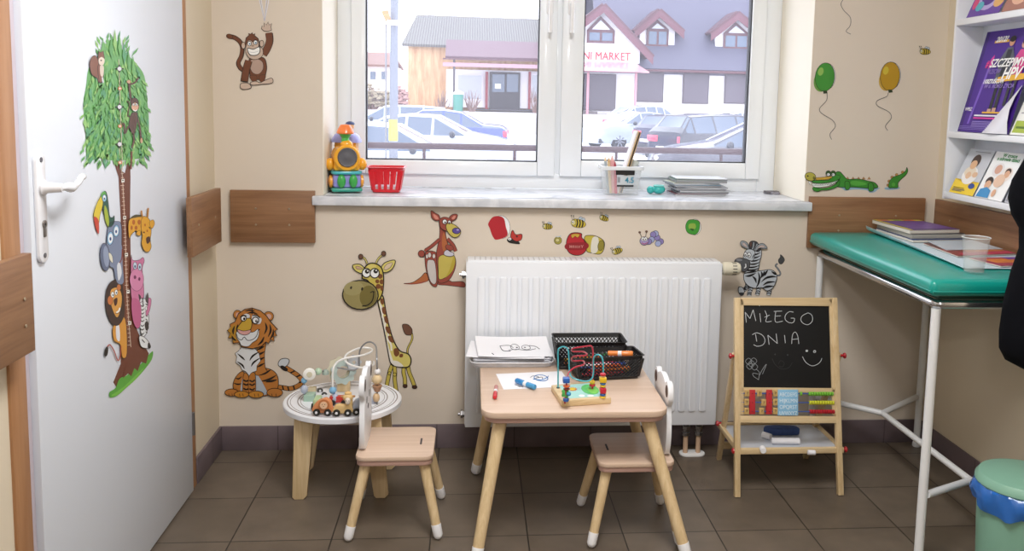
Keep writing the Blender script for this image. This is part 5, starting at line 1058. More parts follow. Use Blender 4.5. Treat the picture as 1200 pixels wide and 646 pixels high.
def mb(px, py, Y, kind, r, col, h=.012):
    c = at(px, py, 'Y', Y); b = B(); m_ = mt(col, .35, coat=.3)
    if kind == 'b': b.ball(c, (r, r, r*.9), m_, 16)
    elif kind == 'c': b.lathe([(r*.8, -h/2), (r, -h/2+.0015), (r, h/2-.0015), (r*.8, h/2)], m_, c, (0, 0, 1), 20)
    elif kind == 'q': b.box(c-V((r, r, h/2)), c+V((r, r, h/2)), m_, .0025)
    elif kind == 'f':
        X = M.Translation(c) @ M.Rotation(R(90), 4, 'X'); b.prism([((r+.0022*cos(5*t))*cos(t), (r+.0022*cos(5*t))*sin(t)) for t in [2*pi*i/30 for i in range(30)]], .008, m_, X, .001, z0=-.004)
    b.build('bead', mz, True)
Yl = s1.y
mb(663.5, 445.5, Yl, 'q', .010, '3466b8', .016); mb(664, 452.5, Yl, 'c', .0105, 'd8642a', .006); mb(664, 456, Yl, 'c', .010, '6a3a2a', .005); mb(663, 461, Yl-.002, 'f', .0125, '56b45c'); mb(666.5, 462, Yl-.008, 'b', .007, '2f8fc0'); mb(663.3, 468.5, Yl, 'c', .009, '2f62b0', .010)
Yr = s2.y
mb(706.5, 439, Yr, 'c', .009, 'c8283a', .007); mb(706.5, 445, Yr, 'q', .0105, 'e6bf2e', .016); mb(706.5, 449.5, Yr, 'c', .009, '3a78c0', .006); mb(706.5, 452.5, Yr, 'c', .009, 'e6c23a', .006); mb(706.5, 457.5, Yr, 'q', .0095, 'c4283c', .017); mb(706.3, 462.5, Yr, 'c', .009, '2f62b0', .006); mb(706.3, 465.3, Yr, 'c', .0095, 'e6bf2e', .006)
mb(694, 448, -.68, 'b', .009, 'e6c23a'); mb(694, 451.5, -.68, 'c', .010, 'c4283c', .007)
# ================================================================== BROCHURE SHELF
SW = mt('eceef4', .35, var=.01)
bs = thing('brochure_shelf', 'white brochure shelf unit on the right wall, upper right corner', 'shelf', (1.72, -.8, 1.02))
xf, xb_, ya, yb_ = 1.662, 1.7695, -.255, -.93
b = B(); b.box((xf, ya, 1.025), (xb_, ya+.014, 2.2), SW, .0015); b.build('side_panel', bs, True); b = B(); b.box((xf, yb_-.014, 1.025), (xb_, yb_, 2.2), SW, .0015); b.build('side_panel', bs, True)
b = B(); b.box((xb_-.005, yb_, 1.025), (xb_, ya, 2.2), mt('dfe3ee', .4)); b.build('back_panel', bs, True)
for z in (1.03, 1.249, 1.648, 2.05):
    b = B(); b.box((xf+.003, yb_, z), (xb_-.005, ya, z+.016), SW, .0015); b.box((xf-.002, yb_, z), (xf+.004, ya, z+.022), SW, .0015); b.build('shelf_board', bs, True)
def leaflet(nm, y0, y1, z0, z1, label, cat, draw, col, lean=.075, curlc=None, grp=None, xo=.008):
    """printed card leaning back on a shelf; u 0..1 runs from y0 (left) to y1, v 0..1 upwards"""
    lo, hi = xf+xo, xf+xo+lean; f = lambda u, v, o=0: V((lo+(hi-lo)*v-o, y0+(y1-y0)*u, z0+(z1-z0)*v+o*.2))
    t = thing(nm, label, cat, (lo, (y0+y1)/2, z0), group=grp); b = B(); b.slab([f(0, 0), f(1, 0), f(1, 1), f(0, 1)], (-1, 0, 0), .0012, mt(col, .4, coat=.2)); cd_ = b.build('card', t, True)
    k = [0]
    def q(u0, v0, u1, v1, c, rough=.5): k[0] += 1; o = .0014+.0002*k[0]; b.quad([f(u0, v0, o), f(u1, v0, o), f(u1, v1, o), f(u0, v1, o)], mt(c, rough))
    def pg(pts, c): 
        k[0] += 1; o = .0014+.0002*k[0]; t_ = bmesh.new(); fc = t_.faces.new([t_.verts.new(f(u, v, o)) for u, v in pts]); bmesh.ops.triangulate(t_, faces=[fc], ngon_method='EAR_CLIP'); b.add(t_, mt(c, .5))
    def el(u, v, ru, rv, c): pg([(u+ru*cos(a), v+rv*sin(a)) for a in [2*pi*i/20 for i in range(20)]], c)
    def tx(s, u, v, w_, size, c, shear=0, bold=0): k[0] += 1; o = .0016+.0002*k[0]; p = f(u, v, o); text('lettering', s, mt(c, .5), p, f(1, 0)-f(0, 0), f(0, 1)-f(0, 0), size, cd_, .0003, width=w_*abs(y1-y0), shear=shear, bold=bold)
    b = B(); draw(q, pg, el, tx); b.build('print', cd_, True); return t, f
def d_hpv(q, pg, el, tx):
    q(0, 0, 1, 1, '4a2590'); q(0, 0, .07, 1, '3a1c78'); pg([(.15, .08), (.19, .08), (.3, .72), (.26, .74)], '7a5ac4'); pg([(.24, .62), (.32, .66), (.3, .76), (.25, .72)], 'd83aa0')
    q(.22, .875, .5, .9, 'e8b43c'); tx('2012?', .24, .885, .24, .026, 'ffffff', .3, .001)
    # two standing people in the poster photograph
    q(.50, .22, .56, .52, '22242c'); q(.59, .24, .65, .52, '22242c'); pg([(.45, .5), (.68, .5), (.7, .72), (.62, .82), (.52, .82), (.44, .72)], '5a5f6c'); pg([(.52, .52), (.63, .52), (.62, .8), (.53, .8)], '2e323c'); el(.575, .875, .05, .045, 'c99478'); el(.575, .9, .055, .03, '221c1e'); q(.49, .19, .56, .23, 'c9a08c'); q(.58, .2, .65, .24, 'c9a08c')
    pg([(.72, .5), (.92, .5), (.93, .7), (.86, .79), (.78, .79), (.71, .7)], 'd0488c'); el(.82, .84, .045, .04, 'd0a08a'); el(.83, .865, .05, .03, '4a2a22'); q(.75, .26, .8, .5, '2a2c38'); q(.84, .26, .89, .5, '2a2c38')
    pg([(.5, .485), (1, .505), (1, .565), (.52, .535)], 'e8b43c')
    tx('#', .2, .64, .06, .034, 'e03a90', .2, .001); tx('SZCZEPIMY', .28, .635, .66, .040, 'ffffff', .25, .0009); tx('PRZECIW', .27, .57, .26, .022, '8a72c0', .25, .0003); tx('HPV', .58, .515, .36, .056, 'ffffff', .25, .0015); tx('I KRZTUŚCOWI', .26, .475, .40, .021, 'ffffff', .25, .0006); tx('W 6. ROKU ŻYCIA', .3, .43, .56, .019, '9a84cc', .25, .0002)
    q(.42, .185, .86, .2, 'e8b43c'); q(.28, .155, .78, .17, 'e6e2f4'); q(.28, .13, .7, .145, 'd83aa0')
    for i in range(4): q(.28, .10-i*.016, .94-.05*(i % 2), .106-i*.016, '9c8cd0')
    for i in range(3): q(.05, .05-i*.014, .9, .055-i*.014, '8474c0')
    tx('WPISZ', .07, .205, .14, .018, 'ffffff')
p_, f_p = leaflet('vaccination_poster', -.302, -.605, 1.273, 1.625, 'purple HPV vaccination poster leaning on the middle shelf of the brochure unit', 'poster', d_hpv, '4a2590', .085)
b = B(); A0, A1, A2 = f_p(.52, .0, .004), f_p(1.0, .0, .004), f_p(1.0, .45, .004)
t_ = bmesh.new(); n = 8; rows_ = []
for i in range(n+1):
    s = i/n; p = A0.lerp(A2, s); w_ = (1-s); rows_.append([t_.verts.new(p.lerp(A1, k/4*.999)+V((-.03*sin(pi*k/4)*.6, 0, 0))) for k in range(5)])
for r0_, r1_ in zip(rows_, rows_[1:]):
    for k in range(4):
        try: t_.faces.new((r0_[k], r0_[k+1], r1_[k+1], r1_[k]))
        except ValueError: pass
bmesh.ops.remove_doubles(t_, verts=t_.verts, dist=1e-5); t_.normal_update(); bmesh.ops.solidify(t_, geom=t_.faces[:], thickness=.0006); b.add(t_, mt('e4e4ee', .4)); b.build('curled_corner', p_, True)
def d_baby(q, pg, el, tx):
    q(0, 0, 1, 1, 'c9ccd4'); q(0, 0, 1, .2, 'f0cf3a'); pg([(0, .2), (1, .2), (1, .3), (.5, .22), (0, .32)], 'f0cf3a'); el(.5, .42, .3, .2, 'f2efee'); el(.45, .5, .22, .12, 'e9d9c4'); el(.48, .74, .17, .15, '4a3830'); el(.46, .66, .13, .1, 'e0b48c'); el(.45, .42, .1, .08, 'e4be9c'); el(.7, .45, .1, .06, 'e4be9c'); el(.78, .2, .12, .06, '2a4a9a'); q(.1, .08, .6, .1, '6a6a70'); q(.1, .05, .5, .065, '6a6a70'); q(.3, .94, .9, .955, '8a8c94'); q(.1, .12, .55, .135, '8a7a2a')
leaflet('brochure', -.275, -.43, 1.0525, 1.21, 'brochure with a mother and baby over a yellow band, lower shelf far left', 'brochure', d_baby, 'd0d4da', .07)
def d_fam(q, pg, el, tx):
    q(0, 0, 1, 1, 'f4f5f6'); tx('W trosce', .3, .9, .5, .018, '2f8a4a', 0, .0005); tx('o zdrowie dzieci', .15, .82, .78, .018, '2f8a4a', 0, .0005)
    el(.38, .62, .2, .15, 'e9e6e8'); el(.38, .63, .12, .1, 'd8a894'); el(.74, .55, .18, .15, 'f0e6e0'); el(.75, .6, .1, .08, '4a342c'); el(.75, .55, .09, .08, 'e0b090'); el(.6, .4, .18, .14, 'e6c4ac'); el(.28, .36, .13, .1, '3a2c28'); el(.28, .29, .11, .09, 'deb090'); pg([(.05, .02), (.5, .02), (.48, .18), (.3, .24), (.1, .18)], '3f8fc8'); el(.62, .14, .07, .08, 'e0b090')
leaflet('brochure', -.44, -.60, 1.0525, 1.21, 'white brochure with green title and smiling family photographs, lower shelf', 'brochure', d_fam, 'f2f2f4', .07)
def d_gr(q, pg, el, tx):
    for i in range(6): q(.05+i*.15, .03, .12+i*.15, .96, '8a8c98')
for i in range(3): leaflet('leaflet', -.615-i*.008, -.74-i*.01, 1.0525, 1.21, 'grey-edged leaflet filed at the right of the lower shelf beside the coat', 'leaflet', d_gr, 'b8bac4', .06, grp='leaflets filed on the lower shelf', xo=.008+i*.004)
def d_w(q, pg, el, tx): q(0, 0, 1, 1, 'f0f2ee'); q(.05, .03, .95, .2, 'a8bc4a'); q(.12, .09, .8, .12, '5a7a2a'); q(.1, .3, .8, .32, 'b0b0b6')
leaflet('brochure', -.615, -.76, 1.273, 1.50, 'white brochure with an olive green band on the middle shelf, right frame edge', 'brochure', d_w, 'f0f2f2', .085)
def d_p(q, pg, el, tx): q(0, 0, 1, 1, '6a4aa0'); el(.5, .45, .35, .35, 'b8a8dc'); el(.5, .45, .25, .25, '5a3a90'); el(.85, .25, .15, .12, 'e0b070'); el(.12, .3, .08, .15, 'd04a7a'); el(.3, .2, .12, .1, '5ab0c0')
leaflet('brochure', -.305, -.50, 1.672, 1.84, 'purple brochure with a round picture on the top shelf, cut by the frame', 'brochure', d_p, '6a4aa0', .07)
def d_q(q, pg, el, tx): q(0, 0, 1, 1, 'a8786c'); el(.4, .4, .3, .3, 'e0b49c'); el(.7, .6, .3, .3, '6a3a34')
leaflet('brochure', -.515, -.70, 1.672, 1.84, 'brown and pink photo brochure on the top shelf, right of the purple one', 'brochure', d_q, 'a8786c', .07)
# ================================================================== WALL STICKERS
K_ = '1c1612'; BW = ((0, 0, 0), (0, -1, 0))
def stk(S, name, label, grp=None): o = S.build(name); o['label'] = label; o['category'] = 'sticker'; return tag(o, group=grp) if grp else o
# tiger
S = Sheet(255, 350, 5.164, *BW); O = 'bd7a36'; OD = '9a5a22'; YL = 'c9a53a'; WT = 'cdd3da'
tail = [(365, 535), (400, 540), (440, 545), (480, 532), (503, 515), (508, 492), (485, 465), (445, 438), (400, 412)]
S.l(K_, tail, 30).l(O, tail, 23); 
for a in ((395, 540), (428, 546), (462, 540), (508, 505), (490, 470), (455, 445)): S.l(K_, [(a[0]-3, a[1]-13), (a[0]+4, a[1]+12)] if a[0] < 470 and a[1] > 500 else [(a[0]-14, a[1]+5), (a[0]+12, a[1]-8)], 9)
S.f(WT, [(372, 408), (368, 388), (385, 366), (415, 362), (434, 372), (428, 395), (410, 412), (392, 416)], ol=4); S.f(K_, [(378, 412), (395, 405), (425, 425), (418, 440), (395, 432)])
S.f(O, [(235, 425), (300, 422), (348, 445), (368, 490), (360, 555), (310, 585), (235, 575)], ol=4)
for st in ([(248, 465), (290, 450), (325, 428)], [(262, 500), (310, 490), (358, 462)], [(290, 505), (330, 498), (362, 490)], [(246, 440), (280, 438), (300, 428)]): S.l(K_, st, 14, taper=True)
S.f(O, [(155, 440), (115, 468), (95, 515), (105, 560), (160, 575), (175, 500)], ol=4); 
for st in ([(98, 510), (125, 518), (150, 512)], [(108, 478), (128, 485), (148, 470)], [(96, 538), (120, 545)]): S.l(K_, st, 9, taper=True)
S.f('b9c2cc', [(225, 445), (250, 470), (285, 530), (300, 578), (225, 570)]); S.f('b9c2cc', [(140, 560), (150, 490), (165, 470), (165, 565)])
S.f(O, [(245, 250), (292, 262), (285, 340), (290, 420), (300, 440), (230, 460), (240, 340)], ol=3)
for y in (285, 318, 352, 388): S.l(K_, [(288, y), (262, y+14), (240, y+26)], 12, taper=True)
S.f('dfe3e8', [(150, 290), (225, 298), (252, 330), (262, 375), (240, 405), (238, 435), (212, 445), (195, 468), (172, 440), (150, 430), (138, 405), (112, 385), (118, 350), (108, 330), (125, 318)], False, ol=3)
for st in ([(120, 330), (150, 355), (168, 372)], [(118, 378), (150, 400), (165, 425)], [(258, 318), (215, 345), (195, 375)], [(262, 355), (220, 385), (205, 410)]): S.l(K_, st, 11, taper=True)
S.f(O, [(160, 455), (190, 470), (192, 575), (155, 575)], ol=3); S.f(O, [(192, 470), (228, 450), (230, 572), (192, 575)], ol=3)
for y in (490, 512, 540): S.l(K_, [(158, y), (175, y+8), (190, y+2)], 9); S.l(K_, [(195, y+2), (212, y+10), (228, y)], 9)
for c in ((88, 566, 42, 22, O), (348, 566, 48, 26, O), (148, 577, 44, 20, 'c9882f'), (236, 577, 45, 21, 'c9882f')): S.e(c[4], *c[:4], ol=4)
for x in (70, 90, 135, 155, 225, 248, 330, 355): S.l(K_, [(x, 572), (x+4, 590)], 3)
S.e(O, 124, 94, 25, 26, ol=4).e('d9a89a', 126, 96, 13, 15).e(O, 312, 104, 30, 28, ol=4).e('d9b0a4', 312, 106, 17, 16)
S.f(O, [(212, 54), (262, 70), (298, 100), (322, 135), (340, 155), (367, 184), (348, 192), (362, 222), (342, 224), (346, 255), (325, 244), (312, 268), (296, 258), (270, 285), (215, 300), (150, 290), (132, 262), (98, 268), (92, 235), (68, 236), (80, 208), (62, 190), (84, 175), (78, 152), (108, 138), (130, 88), (168, 62)], False, ol=5)
S.f('b98a2e', [(80, 170), (110, 150), (128, 190), (125, 245), (100, 262), (92, 232), (70, 232), (82, 206), (66, 190)], False)
for st in ([(290, 140), (300, 175), (285, 215)], [(318, 150), (325, 190), (308, 230)], [(340, 180), (338, 215), (318, 245)], [(285, 225), (272, 255), (245, 280)], [(108, 160), (98, 190), (100, 215)], [(128, 150), (122, 180), (125, 205)], [(90, 220), (100, 240), (118, 250)]): S.l(K_, st, 12, taper=True)
for st in ([(170, 72), (200, 66), (230, 72)], [(180, 88), (212, 80), (250, 92)], [(212, 55), (214, 75), (212, 92)]): S.l(K_, st, 9, taper=True)
S.f('d8dce2', [(150, 100), (180, 88), (200, 100), (185, 125), (148, 128)]); S.f('d8dce2', [(215, 95), (245, 100), (270, 120), (258, 150), (215, 140)])
S.f('dfe3e8', [(118, 200), (150, 190), (215, 200), (250, 180), (254, 215), (240, 245), (215, 262), (190, 285), (150, 280), (138, 258), (120, 232)], ol=3)
S.l(K_, [(118, 208), (128, 236), (150, 246), (165, 228), (185, 248), (215, 244), (240, 222), (250, 186), (262, 182)], 4)
S.f(YL, [(162, 125), (200, 115), (212, 140), (205, 180), (180, 195), (140, 188), (122, 178)], ol=4); S.f('d9a3a0', [(125, 182), (160, 192), (205, 186), (195, 208), (165, 216), (135, 205)], ol=3)
S.e('f4f6f8', 162, 116, 16, 16, ol=5).e('f4f6f8', 234, 128, 19, 20, ol=6).e(K_, 166, 118, 7, 8).e(K_, 240, 132, 8, 9).e('ffffff', 242, 129, 3, 3)
S.l(K_, [(215, 98), (240, 96), (262, 112)], 6); S.l(K_, [(142, 108), (160, 96), (180, 102)], 6)
stk(S, 'tiger_sticker', 'sitting orange striped cartoon tiger sticker, low on the wall left of the round table')
# giraffe
S = Sheet(390, 280, 3.4, *BW); G = 'c9b755'; GL = 'd8cb72'; BR = '7a4a28'; SN = '988d5a'
S.l(K_, [(300, 470), (298, 440), (316, 400), (314, 375)], 9).l(G, [(300, 470), (298, 440), (316, 400), (314, 375)], 4.5); S.f('6e4a38', [(278, 342), (300, 342), (316, 362), (312, 382), (292, 382), (282, 366)], ol=2.5)
for lg_ in ([(238, 500), (228, 525), (222, 550), (216, 580), (214, 606)], [(246, 505), (248, 535), (247, 560), (252, 600), (254, 616)], [(285, 500), (282, 530), (287, 556), (288, 586)], [(298, 495), (304, 530), (316, 560), (326, 588)]):
    S.l(K_, lg_, 17).l(G, lg_, 12)
for c in ((288, 586, 9, 7), (326, 590, 10, 7), (216, 600, 7, 7)): S.e('4a2e20', *c, ol=2)
for c in ((247, 540, 7, 7), (226, 535, 6, 7)): S.e(G, *c, ol=2)
S.f(GL, [(178, 235), (200, 228), (212, 290), (228, 360), (245, 410), (268, 446), (300, 458), (312, 480), (306, 505), (285, 512), (245, 505), (230, 492), (222, 455), (212, 400), (196, 320)], ol=5)
S.f('e9e6dc', [(182, 240), (192, 262), (205, 330), (216, 400), (232, 460), (244, 495), (232, 492), (224, 460), (214, 400), (198, 320)])
S.l('e9e6dc', [(190, 262), (200, 285), (198, 310), (210, 330), (208, 355), (220, 375), (220, 400), (232, 420), (234, 445)], 7)
for pl_ in ([(190, 238), (203, 240), (202, 262), (192, 256)], [(196, 275), (208, 272), (212, 300), (200, 296)], [(205, 310), (216, 308), (222, 338), (208, 330)], [(210, 350), (226, 352), (230, 378), (216, 372)], [(220, 388), (234, 388), (244, 412), (228, 408)], [(244, 438), (258, 436), (266, 456), (254, 468), (244, 458)], [(268, 458), (280, 458), (278, 470), (266, 470)]): S.f(BR, pl_)
S.f('e9e6dc', [(240, 485), (262, 488), (282, 508), (245, 504)])
for a, c, d in (((138, 98), (128, 78), (112, 70)), ((172, 98), (182, 78), (203, 58))): S.l(K_, [a, c, d], 8).l(GL, [a, c, d], 4); S.e('6e4a38', d[0], d[1], 9, 10, ol=2.5)
S.f(GL, [(128, 118), (108, 100), (80, 104), (88, 124), (110, 136), (128, 134)], ol=3.5).f('c9a58c', [(120, 118), (104, 109), (92, 110), (100, 120)], ol=1.5)
S.f(GL, [(192, 118), (208, 94), (248, 84), (242, 112), (222, 130), (200, 132)], ol=3.5).f('d9c3a8', [(204, 118), (216, 100), (238, 94), (230, 112), (214, 122)], ol=1.5)
S.f(G, [(118, 155), (124, 120), (145, 98), (172, 98), (195, 115), (203, 150), (202, 190), (196, 222), (178, 245), (160, 200), (140, 165)], ol=5)
S.f(GL, [(135, 110), (160, 100), (175, 110), (170, 150), (140, 155)])
for c in ((190, 148, 9, 10), (178, 168, 8, 8), (195, 170, 8, 10), (182, 188, 10, 10), (196, 195, 6, 11)): S.e(BR, *c)
S.e(SN, 111, 222, 71, 58, 4, ol=5).e('a39968', 84, 196, 40, 28, -10).e('776c36', 142, 228, 34, 44, 8)
S.e(K_, 74, 193, 4, 6, 15).e(K_, 118, 198, 4, 7, 15).l(K_, [(118, 266), (140, 262), (158, 245), (164, 218), (162, 208)], 4.5).l(K_, [(150, 213), (160, 208), (168, 210)], 3.5)
S.e('f2f4f4', 135, 134, 17, 18, ol=4).e('f2f4f4', 168, 135, 18, 19, ol=4).e(K_, 138, 128, 9, 9).e(K_, 172, 127, 9, 9).e('ffffff', 140, 126, 3, 3).e('ffffff', 174, 124, 3, 3)
stk(S, 'giraffe_sticker', 'tall yellow cartoon giraffe sticker with big snout, left of the radiator')
# kangaroo
S = Sheet(465, 240, 6.156, *BW); C1, C2, C3 = '98473a', 'b0653a', 'c4b458'
S.f(C2, [(50, 568), (110, 562), (170, 525), (205, 490), (228, 520), (225, 548), (180, 562), (110, 572)], ol=4); S.f(C1, [(50, 570), (140, 566), (225, 548), (180, 566), (110, 575)])
S.f(C1, [(290, 545), (380, 548), (400, 556), (470, 554), (492, 570), (488, 594), (440, 590), (360, 580), (300, 575)], ol=4)
S.f(C1, [(305, 112), (330, 105), (350, 130), (352, 200), (360, 250), (385, 330), (420, 380), (425, 440), (400, 510), (360, 555), (300, 560), (285, 470), (285, 350), (305, 250), (310, 180)], ol=4)
S.f(C2, [(335, 200), (352, 230), (365, 300), (340, 340), (325, 280)]); S.f(C3, [(300, 390), (320, 365), (360, 360), (410, 365), (422, 410), (400, 480), (350, 525), (305, 535), (300, 470)], ol=3); S.f('b8a43a', [(410, 372), (422, 410), (400, 480), (350, 525), (380, 470)])
S.l(K_, [(308, 250), (250, 300), (205, 330)], 26).l(C1, [(308, 250), (250, 300), (200, 333)], 19); S.e(C1, 178, 353, 24, 25, ol=4); S.l(K_, [(165, 372), (185, 378), (200, 375)], 3)
S.l(K_, [(365, 245), (405, 290), (425, 335)], 28).l(C1, [(365, 245), (405, 290), (425, 335)], 21); S.e(C1, 380, 308, 30, 20, 20, ol=3)
S.f('c9c6d2', [(345, 335), (365, 325), (385, 338), (405, 345), (412, 362), (390, 372), (355, 368), (340, 355)], ol=3.5)
S.f(C1, [(205, 350), (225, 335), (262, 335), (285, 352), (288, 420), (298, 500), (292, 575), (278, 592), (245, 570), (220, 500), (205, 420)], ol=4); S.f('c9c3c0', [(222, 405), (245, 396), (272, 408), (284, 480), (285, 555), (265, 572), (240, 545), (220, 470)], ol=3)
for c in ((218, 372, 9, 16), (237, 362, 12, 19), (268, 370, 11, 17)): S.e('d3cdca', *c, ol=3)
S.f(C1, [(248, 42), (278, 60), (305, 75), (312, 108), (280, 115), (252, 90)], ol=4).f('d08a7a', [(262, 65), (290, 80), (300, 102), (275, 100)]); S.f(C1, [(382, 112), (380, 88), (405, 68), (437, 70), (430, 100), (400, 116)], ol=4).f('d08a7a', [(395, 98), (412, 80), (425, 82), (415, 102)])
S.f(C1, [(308, 110), (335, 88), (370, 92), (395, 108), (395, 140), (370, 180), (345, 185), (315, 160)], ol=3); S.f(C3, [(355, 150), (375, 130), (410, 140), (445, 165), (462, 190), (450, 222), (420, 235), (390, 222), (365, 190)], ol=4)
S.e('5a4a9a', 430, 187, 29, 21, 5, ol=4).e('a9a0d8', 440, 180, 9, 6); S.e('eef0f2', 346, 121, 16, 17, ol=4).e('eef0f2', 380, 124, 11, 13, ol=4).e(K_, 349, 126, 6, 7).e(K_, 379, 129, 5, 6); S.l(K_, [(332, 175), (345, 190), (365, 195), (385, 215)], 3.5)
stk(S, 'kangaroo_sticker', 'red-brown cartoon kangaroo sticker with yellow belly at the upper left of the radiator')
# zebra
S = Sheet(840, 270, 8.078, *BW); ZW = 'c2cad3'; ZD = '17171b'
S.l(ZD, [(560, 428), (595, 425), (600, 400), (575, 360), (555, 335), (575, 315)], 15, sm=True).l('8c96a2', [(560, 428), (595, 425), (600, 400), (575, 360), (555, 335), (575, 315)], 8); S.f('4a4c50', [(602, 230), (630, 255), (640, 285), (615, 318), (590, 312), (582, 280), (600, 255)], ol=4)
for lg_ in ([(290, 500), (285, 530), (268, 555), (245, 565)], [(335, 490), (325, 540), (308, 585), (305, 618)], [(395, 530), (390, 570), (378, 612)], [(490, 540), (495, 570), (485, 612)]):
    S.l(ZD, lg_, 42).l(ZW, lg_, 33)
    n = len(lg_)
    for i in range(n-1):
        for f in (.15, .6): x = lg_[i][0]+(lg_[i+1][0]-lg_[i][0])*f; y = lg_[i][1]+(lg_[i+1][1]-lg_[i][1])*f; S.l(ZD, [(x-18, y+2), (x, y-5), (x+18, y+4)], 9)
S.f(ZW, [(205, 535), (240, 540), (258, 575), (245, 600), (215, 605), (200, 570)], ol=6); S.f('3a3c40', [(208, 590), (250, 588), (250, 610), (222, 616)])
S.f(ZW, [(255, 410), (300, 370), (345, 345), (380, 380), (430, 378), (500, 370), (550, 395), (566, 440), (550, 500), (520, 550), (470, 570), (420, 540), (350, 545), (290, 520), (255, 470)], ol=6)
for st in ([(262, 432), (310, 428), (370, 400)], [(330, 430), (360, 460), (370, 500)], [(385, 390), (400, 440), (390, 500), (365, 545)], [(415, 385), (425, 420), (410, 455)], [(445, 380), (440, 415), (425, 440)], [(480, 375), (460, 400), (450, 430)], [(415, 490), (460, 450), (520, 435), (562, 440)], [(430, 520), (480, 490), (550, 485)], [(425, 545), (475, 530), (535, 525)], [(510, 385), (540, 405), (560, 420)]): S.l(ZD, st, 20, taper=True)
S.f(ZW, [(290, 300), (330, 240), (360, 190), (412, 180), (418, 230), (400, 300), (390, 360), (360, 390), (280, 400), (262, 395)], ol=6)
for y, k in ((215, 0), (245, 4), (275, 8), (305, 14), (335, 30), (362, 50)): S.l(ZD, [(412-k*.3, y-10), (375-k*.5, y+8), (335-k, y+14), (310-k, y+4)], 15, taper=True)
S.l(ZD, [(268, 400), (320, 392), (370, 375)], 16, taper=True)
S.f('3a3c42', [(300, 165), (305, 115), (330, 98), (370, 105), (392, 135), (410, 175), (385, 200), (350, 185)], ol=5); S.l('a9b2bc', [(345, 110), (340, 150), (330, 180)], 9).l('a9b2bc', [(378, 125), (365, 155), (350, 185)], 9); S.l('6a4a40', [(318, 110), (315, 150)], 12)
for e1, e2 in (([(300, 170), (285, 120), (250, 98), (220, 105), (225, 140), (262, 165), (295, 175)], [(285, 160), (270, 128), (245, 112), (235, 130), (262, 152)]), ([(355, 190), (365, 155), (400, 125), (440, 125), (472, 165), (440, 172), (400, 165), (375, 185)], [(378, 170), (405, 140), (435, 140), (452, 160), (415, 158)])): S.f('9aa3ac', e1, ol=5); S.f('c9b8b4', e2, ol=2)
S.f(ZW, [(245, 240), (262, 195), (290, 175), (330, 180), (355, 205), (350, 250), (330, 285), (280, 275), (250, 265)], ol=5); S.l(ZD, [(355, 215), (340, 240), (330, 265)], 9, taper=True)
S.e('eef1f4', 265, 225, 15, 22, ol=5).e('eef1f4', 298, 230, 19, 24, ol=5).e(ZD, 262, 230, 6, 8).e(ZD, 296, 236, 7, 9)
S.f('5a5c62', [(165, 280), (195, 260), (250, 262), (300, 285), (305, 330), (280, 375), (240, 385), (200, 340), (165, 310)], ol=6); S.e('8a8d94', 205, 275, 30, 12, 5); S.l('dfe3e8', [(252, 355), (268, 340), (265, 312)], 12).l(K_, [(250, 362), (275, 345), (272, 305)], 5)
stk(S, 'zebra_sticker', 'small striped cartoon zebra sticker between the thermostat valve and the blackboard')
# monkey
S = Sheet(250, 0, 5.622, *BW); MB_ = '6e3f26'; MF = 'c9b3a3'
for a in ((288, -60), (306, -60), (355, -60), (378, -60)): S.l('e6e6ee', [a, (338, 140)], 5)
for a in ((296, -60), (362, -60)): S.l('9a9ab0', [a, (338, 140)], 2.5)
S.l(K_, [(110, 240), (145, 250), (180, 280), (192, 320), (185, 370), (165, 415), (180, 450), (205, 465)], [40]*0 or 30).l(MB_, [(105, 238), (145, 250), (180, 280), (190, 320), (183, 370), (166, 415), (180, 448), (205, 463)], 22)
S.e(MB_, 108, 240, 22, 15, 20, ol=3)
S.l(K_, [(330, 360), (355, 320), (372, 270), (368, 220)], 50).l(MB_, [(330, 360), (355, 320), (370, 270), (366, 216)], 43)
S.f(MF, [(335, 205), (318, 190), (322, 170), (335, 178), (335, 150), (350, 165), (362, 145), (368, 165), (385, 155), (380, 180), (385, 198), (360, 208)], False, ol=4)
S.f(MB_, [(240, 385), (330, 380), (352, 430), (348, 480), (330, 520), (260, 520), (240, 480)], ol=4); S.f('b59a8c', [(250, 395), (290, 388), (325, 410), (328, 455), (300, 488), (262, 480), (243, 440)], ol=2)
S.f(MB_, [(240, 500), (285, 500), (285, 535), (262, 540)], ol=2).f(MB_, [(305, 500), (345, 495), (335, 535), (310, 538)], ol=2)
S.l(K_, [(235, 400), (218, 460), (205, 540)], 50).l(MB_, [(235, 400), (218, 460), (206, 535)], 43)
S.f(MF, [(182, 552), (230, 548), (252, 575), (225, 588), (185, 585)], ol=4); S.f(MF, [(245, 545), (280, 535), (310, 545), (340, 530), (385, 515), (395, 540), (370, 552), (320, 555), (290, 560), (255, 560)], ol=4)
S.e(MF, 200, 300, 14, 22, ol=4).e(MF, 320, 288, 14, 22, ol=4)
S.f(MB_, [(210, 290), (218, 250), (238, 232), (232, 220), (248, 226), (258, 215), (264, 228), (278, 222), (274, 234), (298, 255), (308, 290), (300, 340), (225, 345)], False, ol=4)
S.f(MF, [(222, 290), (232, 268), (250, 268), (262, 278), (278, 262), (300, 275), (302, 310), (325, 320), (328, 360), (305, 385), (265, 392), (232, 375), (215, 335)], ol=3)
S.e('f0f2f4', 240, 288, 13, 15, ol=4).e('f0f2f4', 280, 280, 13, 15, ol=4).e('5a7a9a', 242, 290, 6, 6).e('5a7a9a', 282, 283, 6, 6).e('a08878', 262, 302, 9, 6)
S.f('f6f6f4', [(230, 318), (265, 325), (305, 310), (308, 345), (285, 364), (250, 364), (232, 345)], ol=5); S.l('9aa0a6', [(235, 342), (270, 346), (305, 335)], 2)
stk(S, 'monkey_sticker', 'brown grinning cartoon monkey sticker holding balloon strings, upper left of the window')
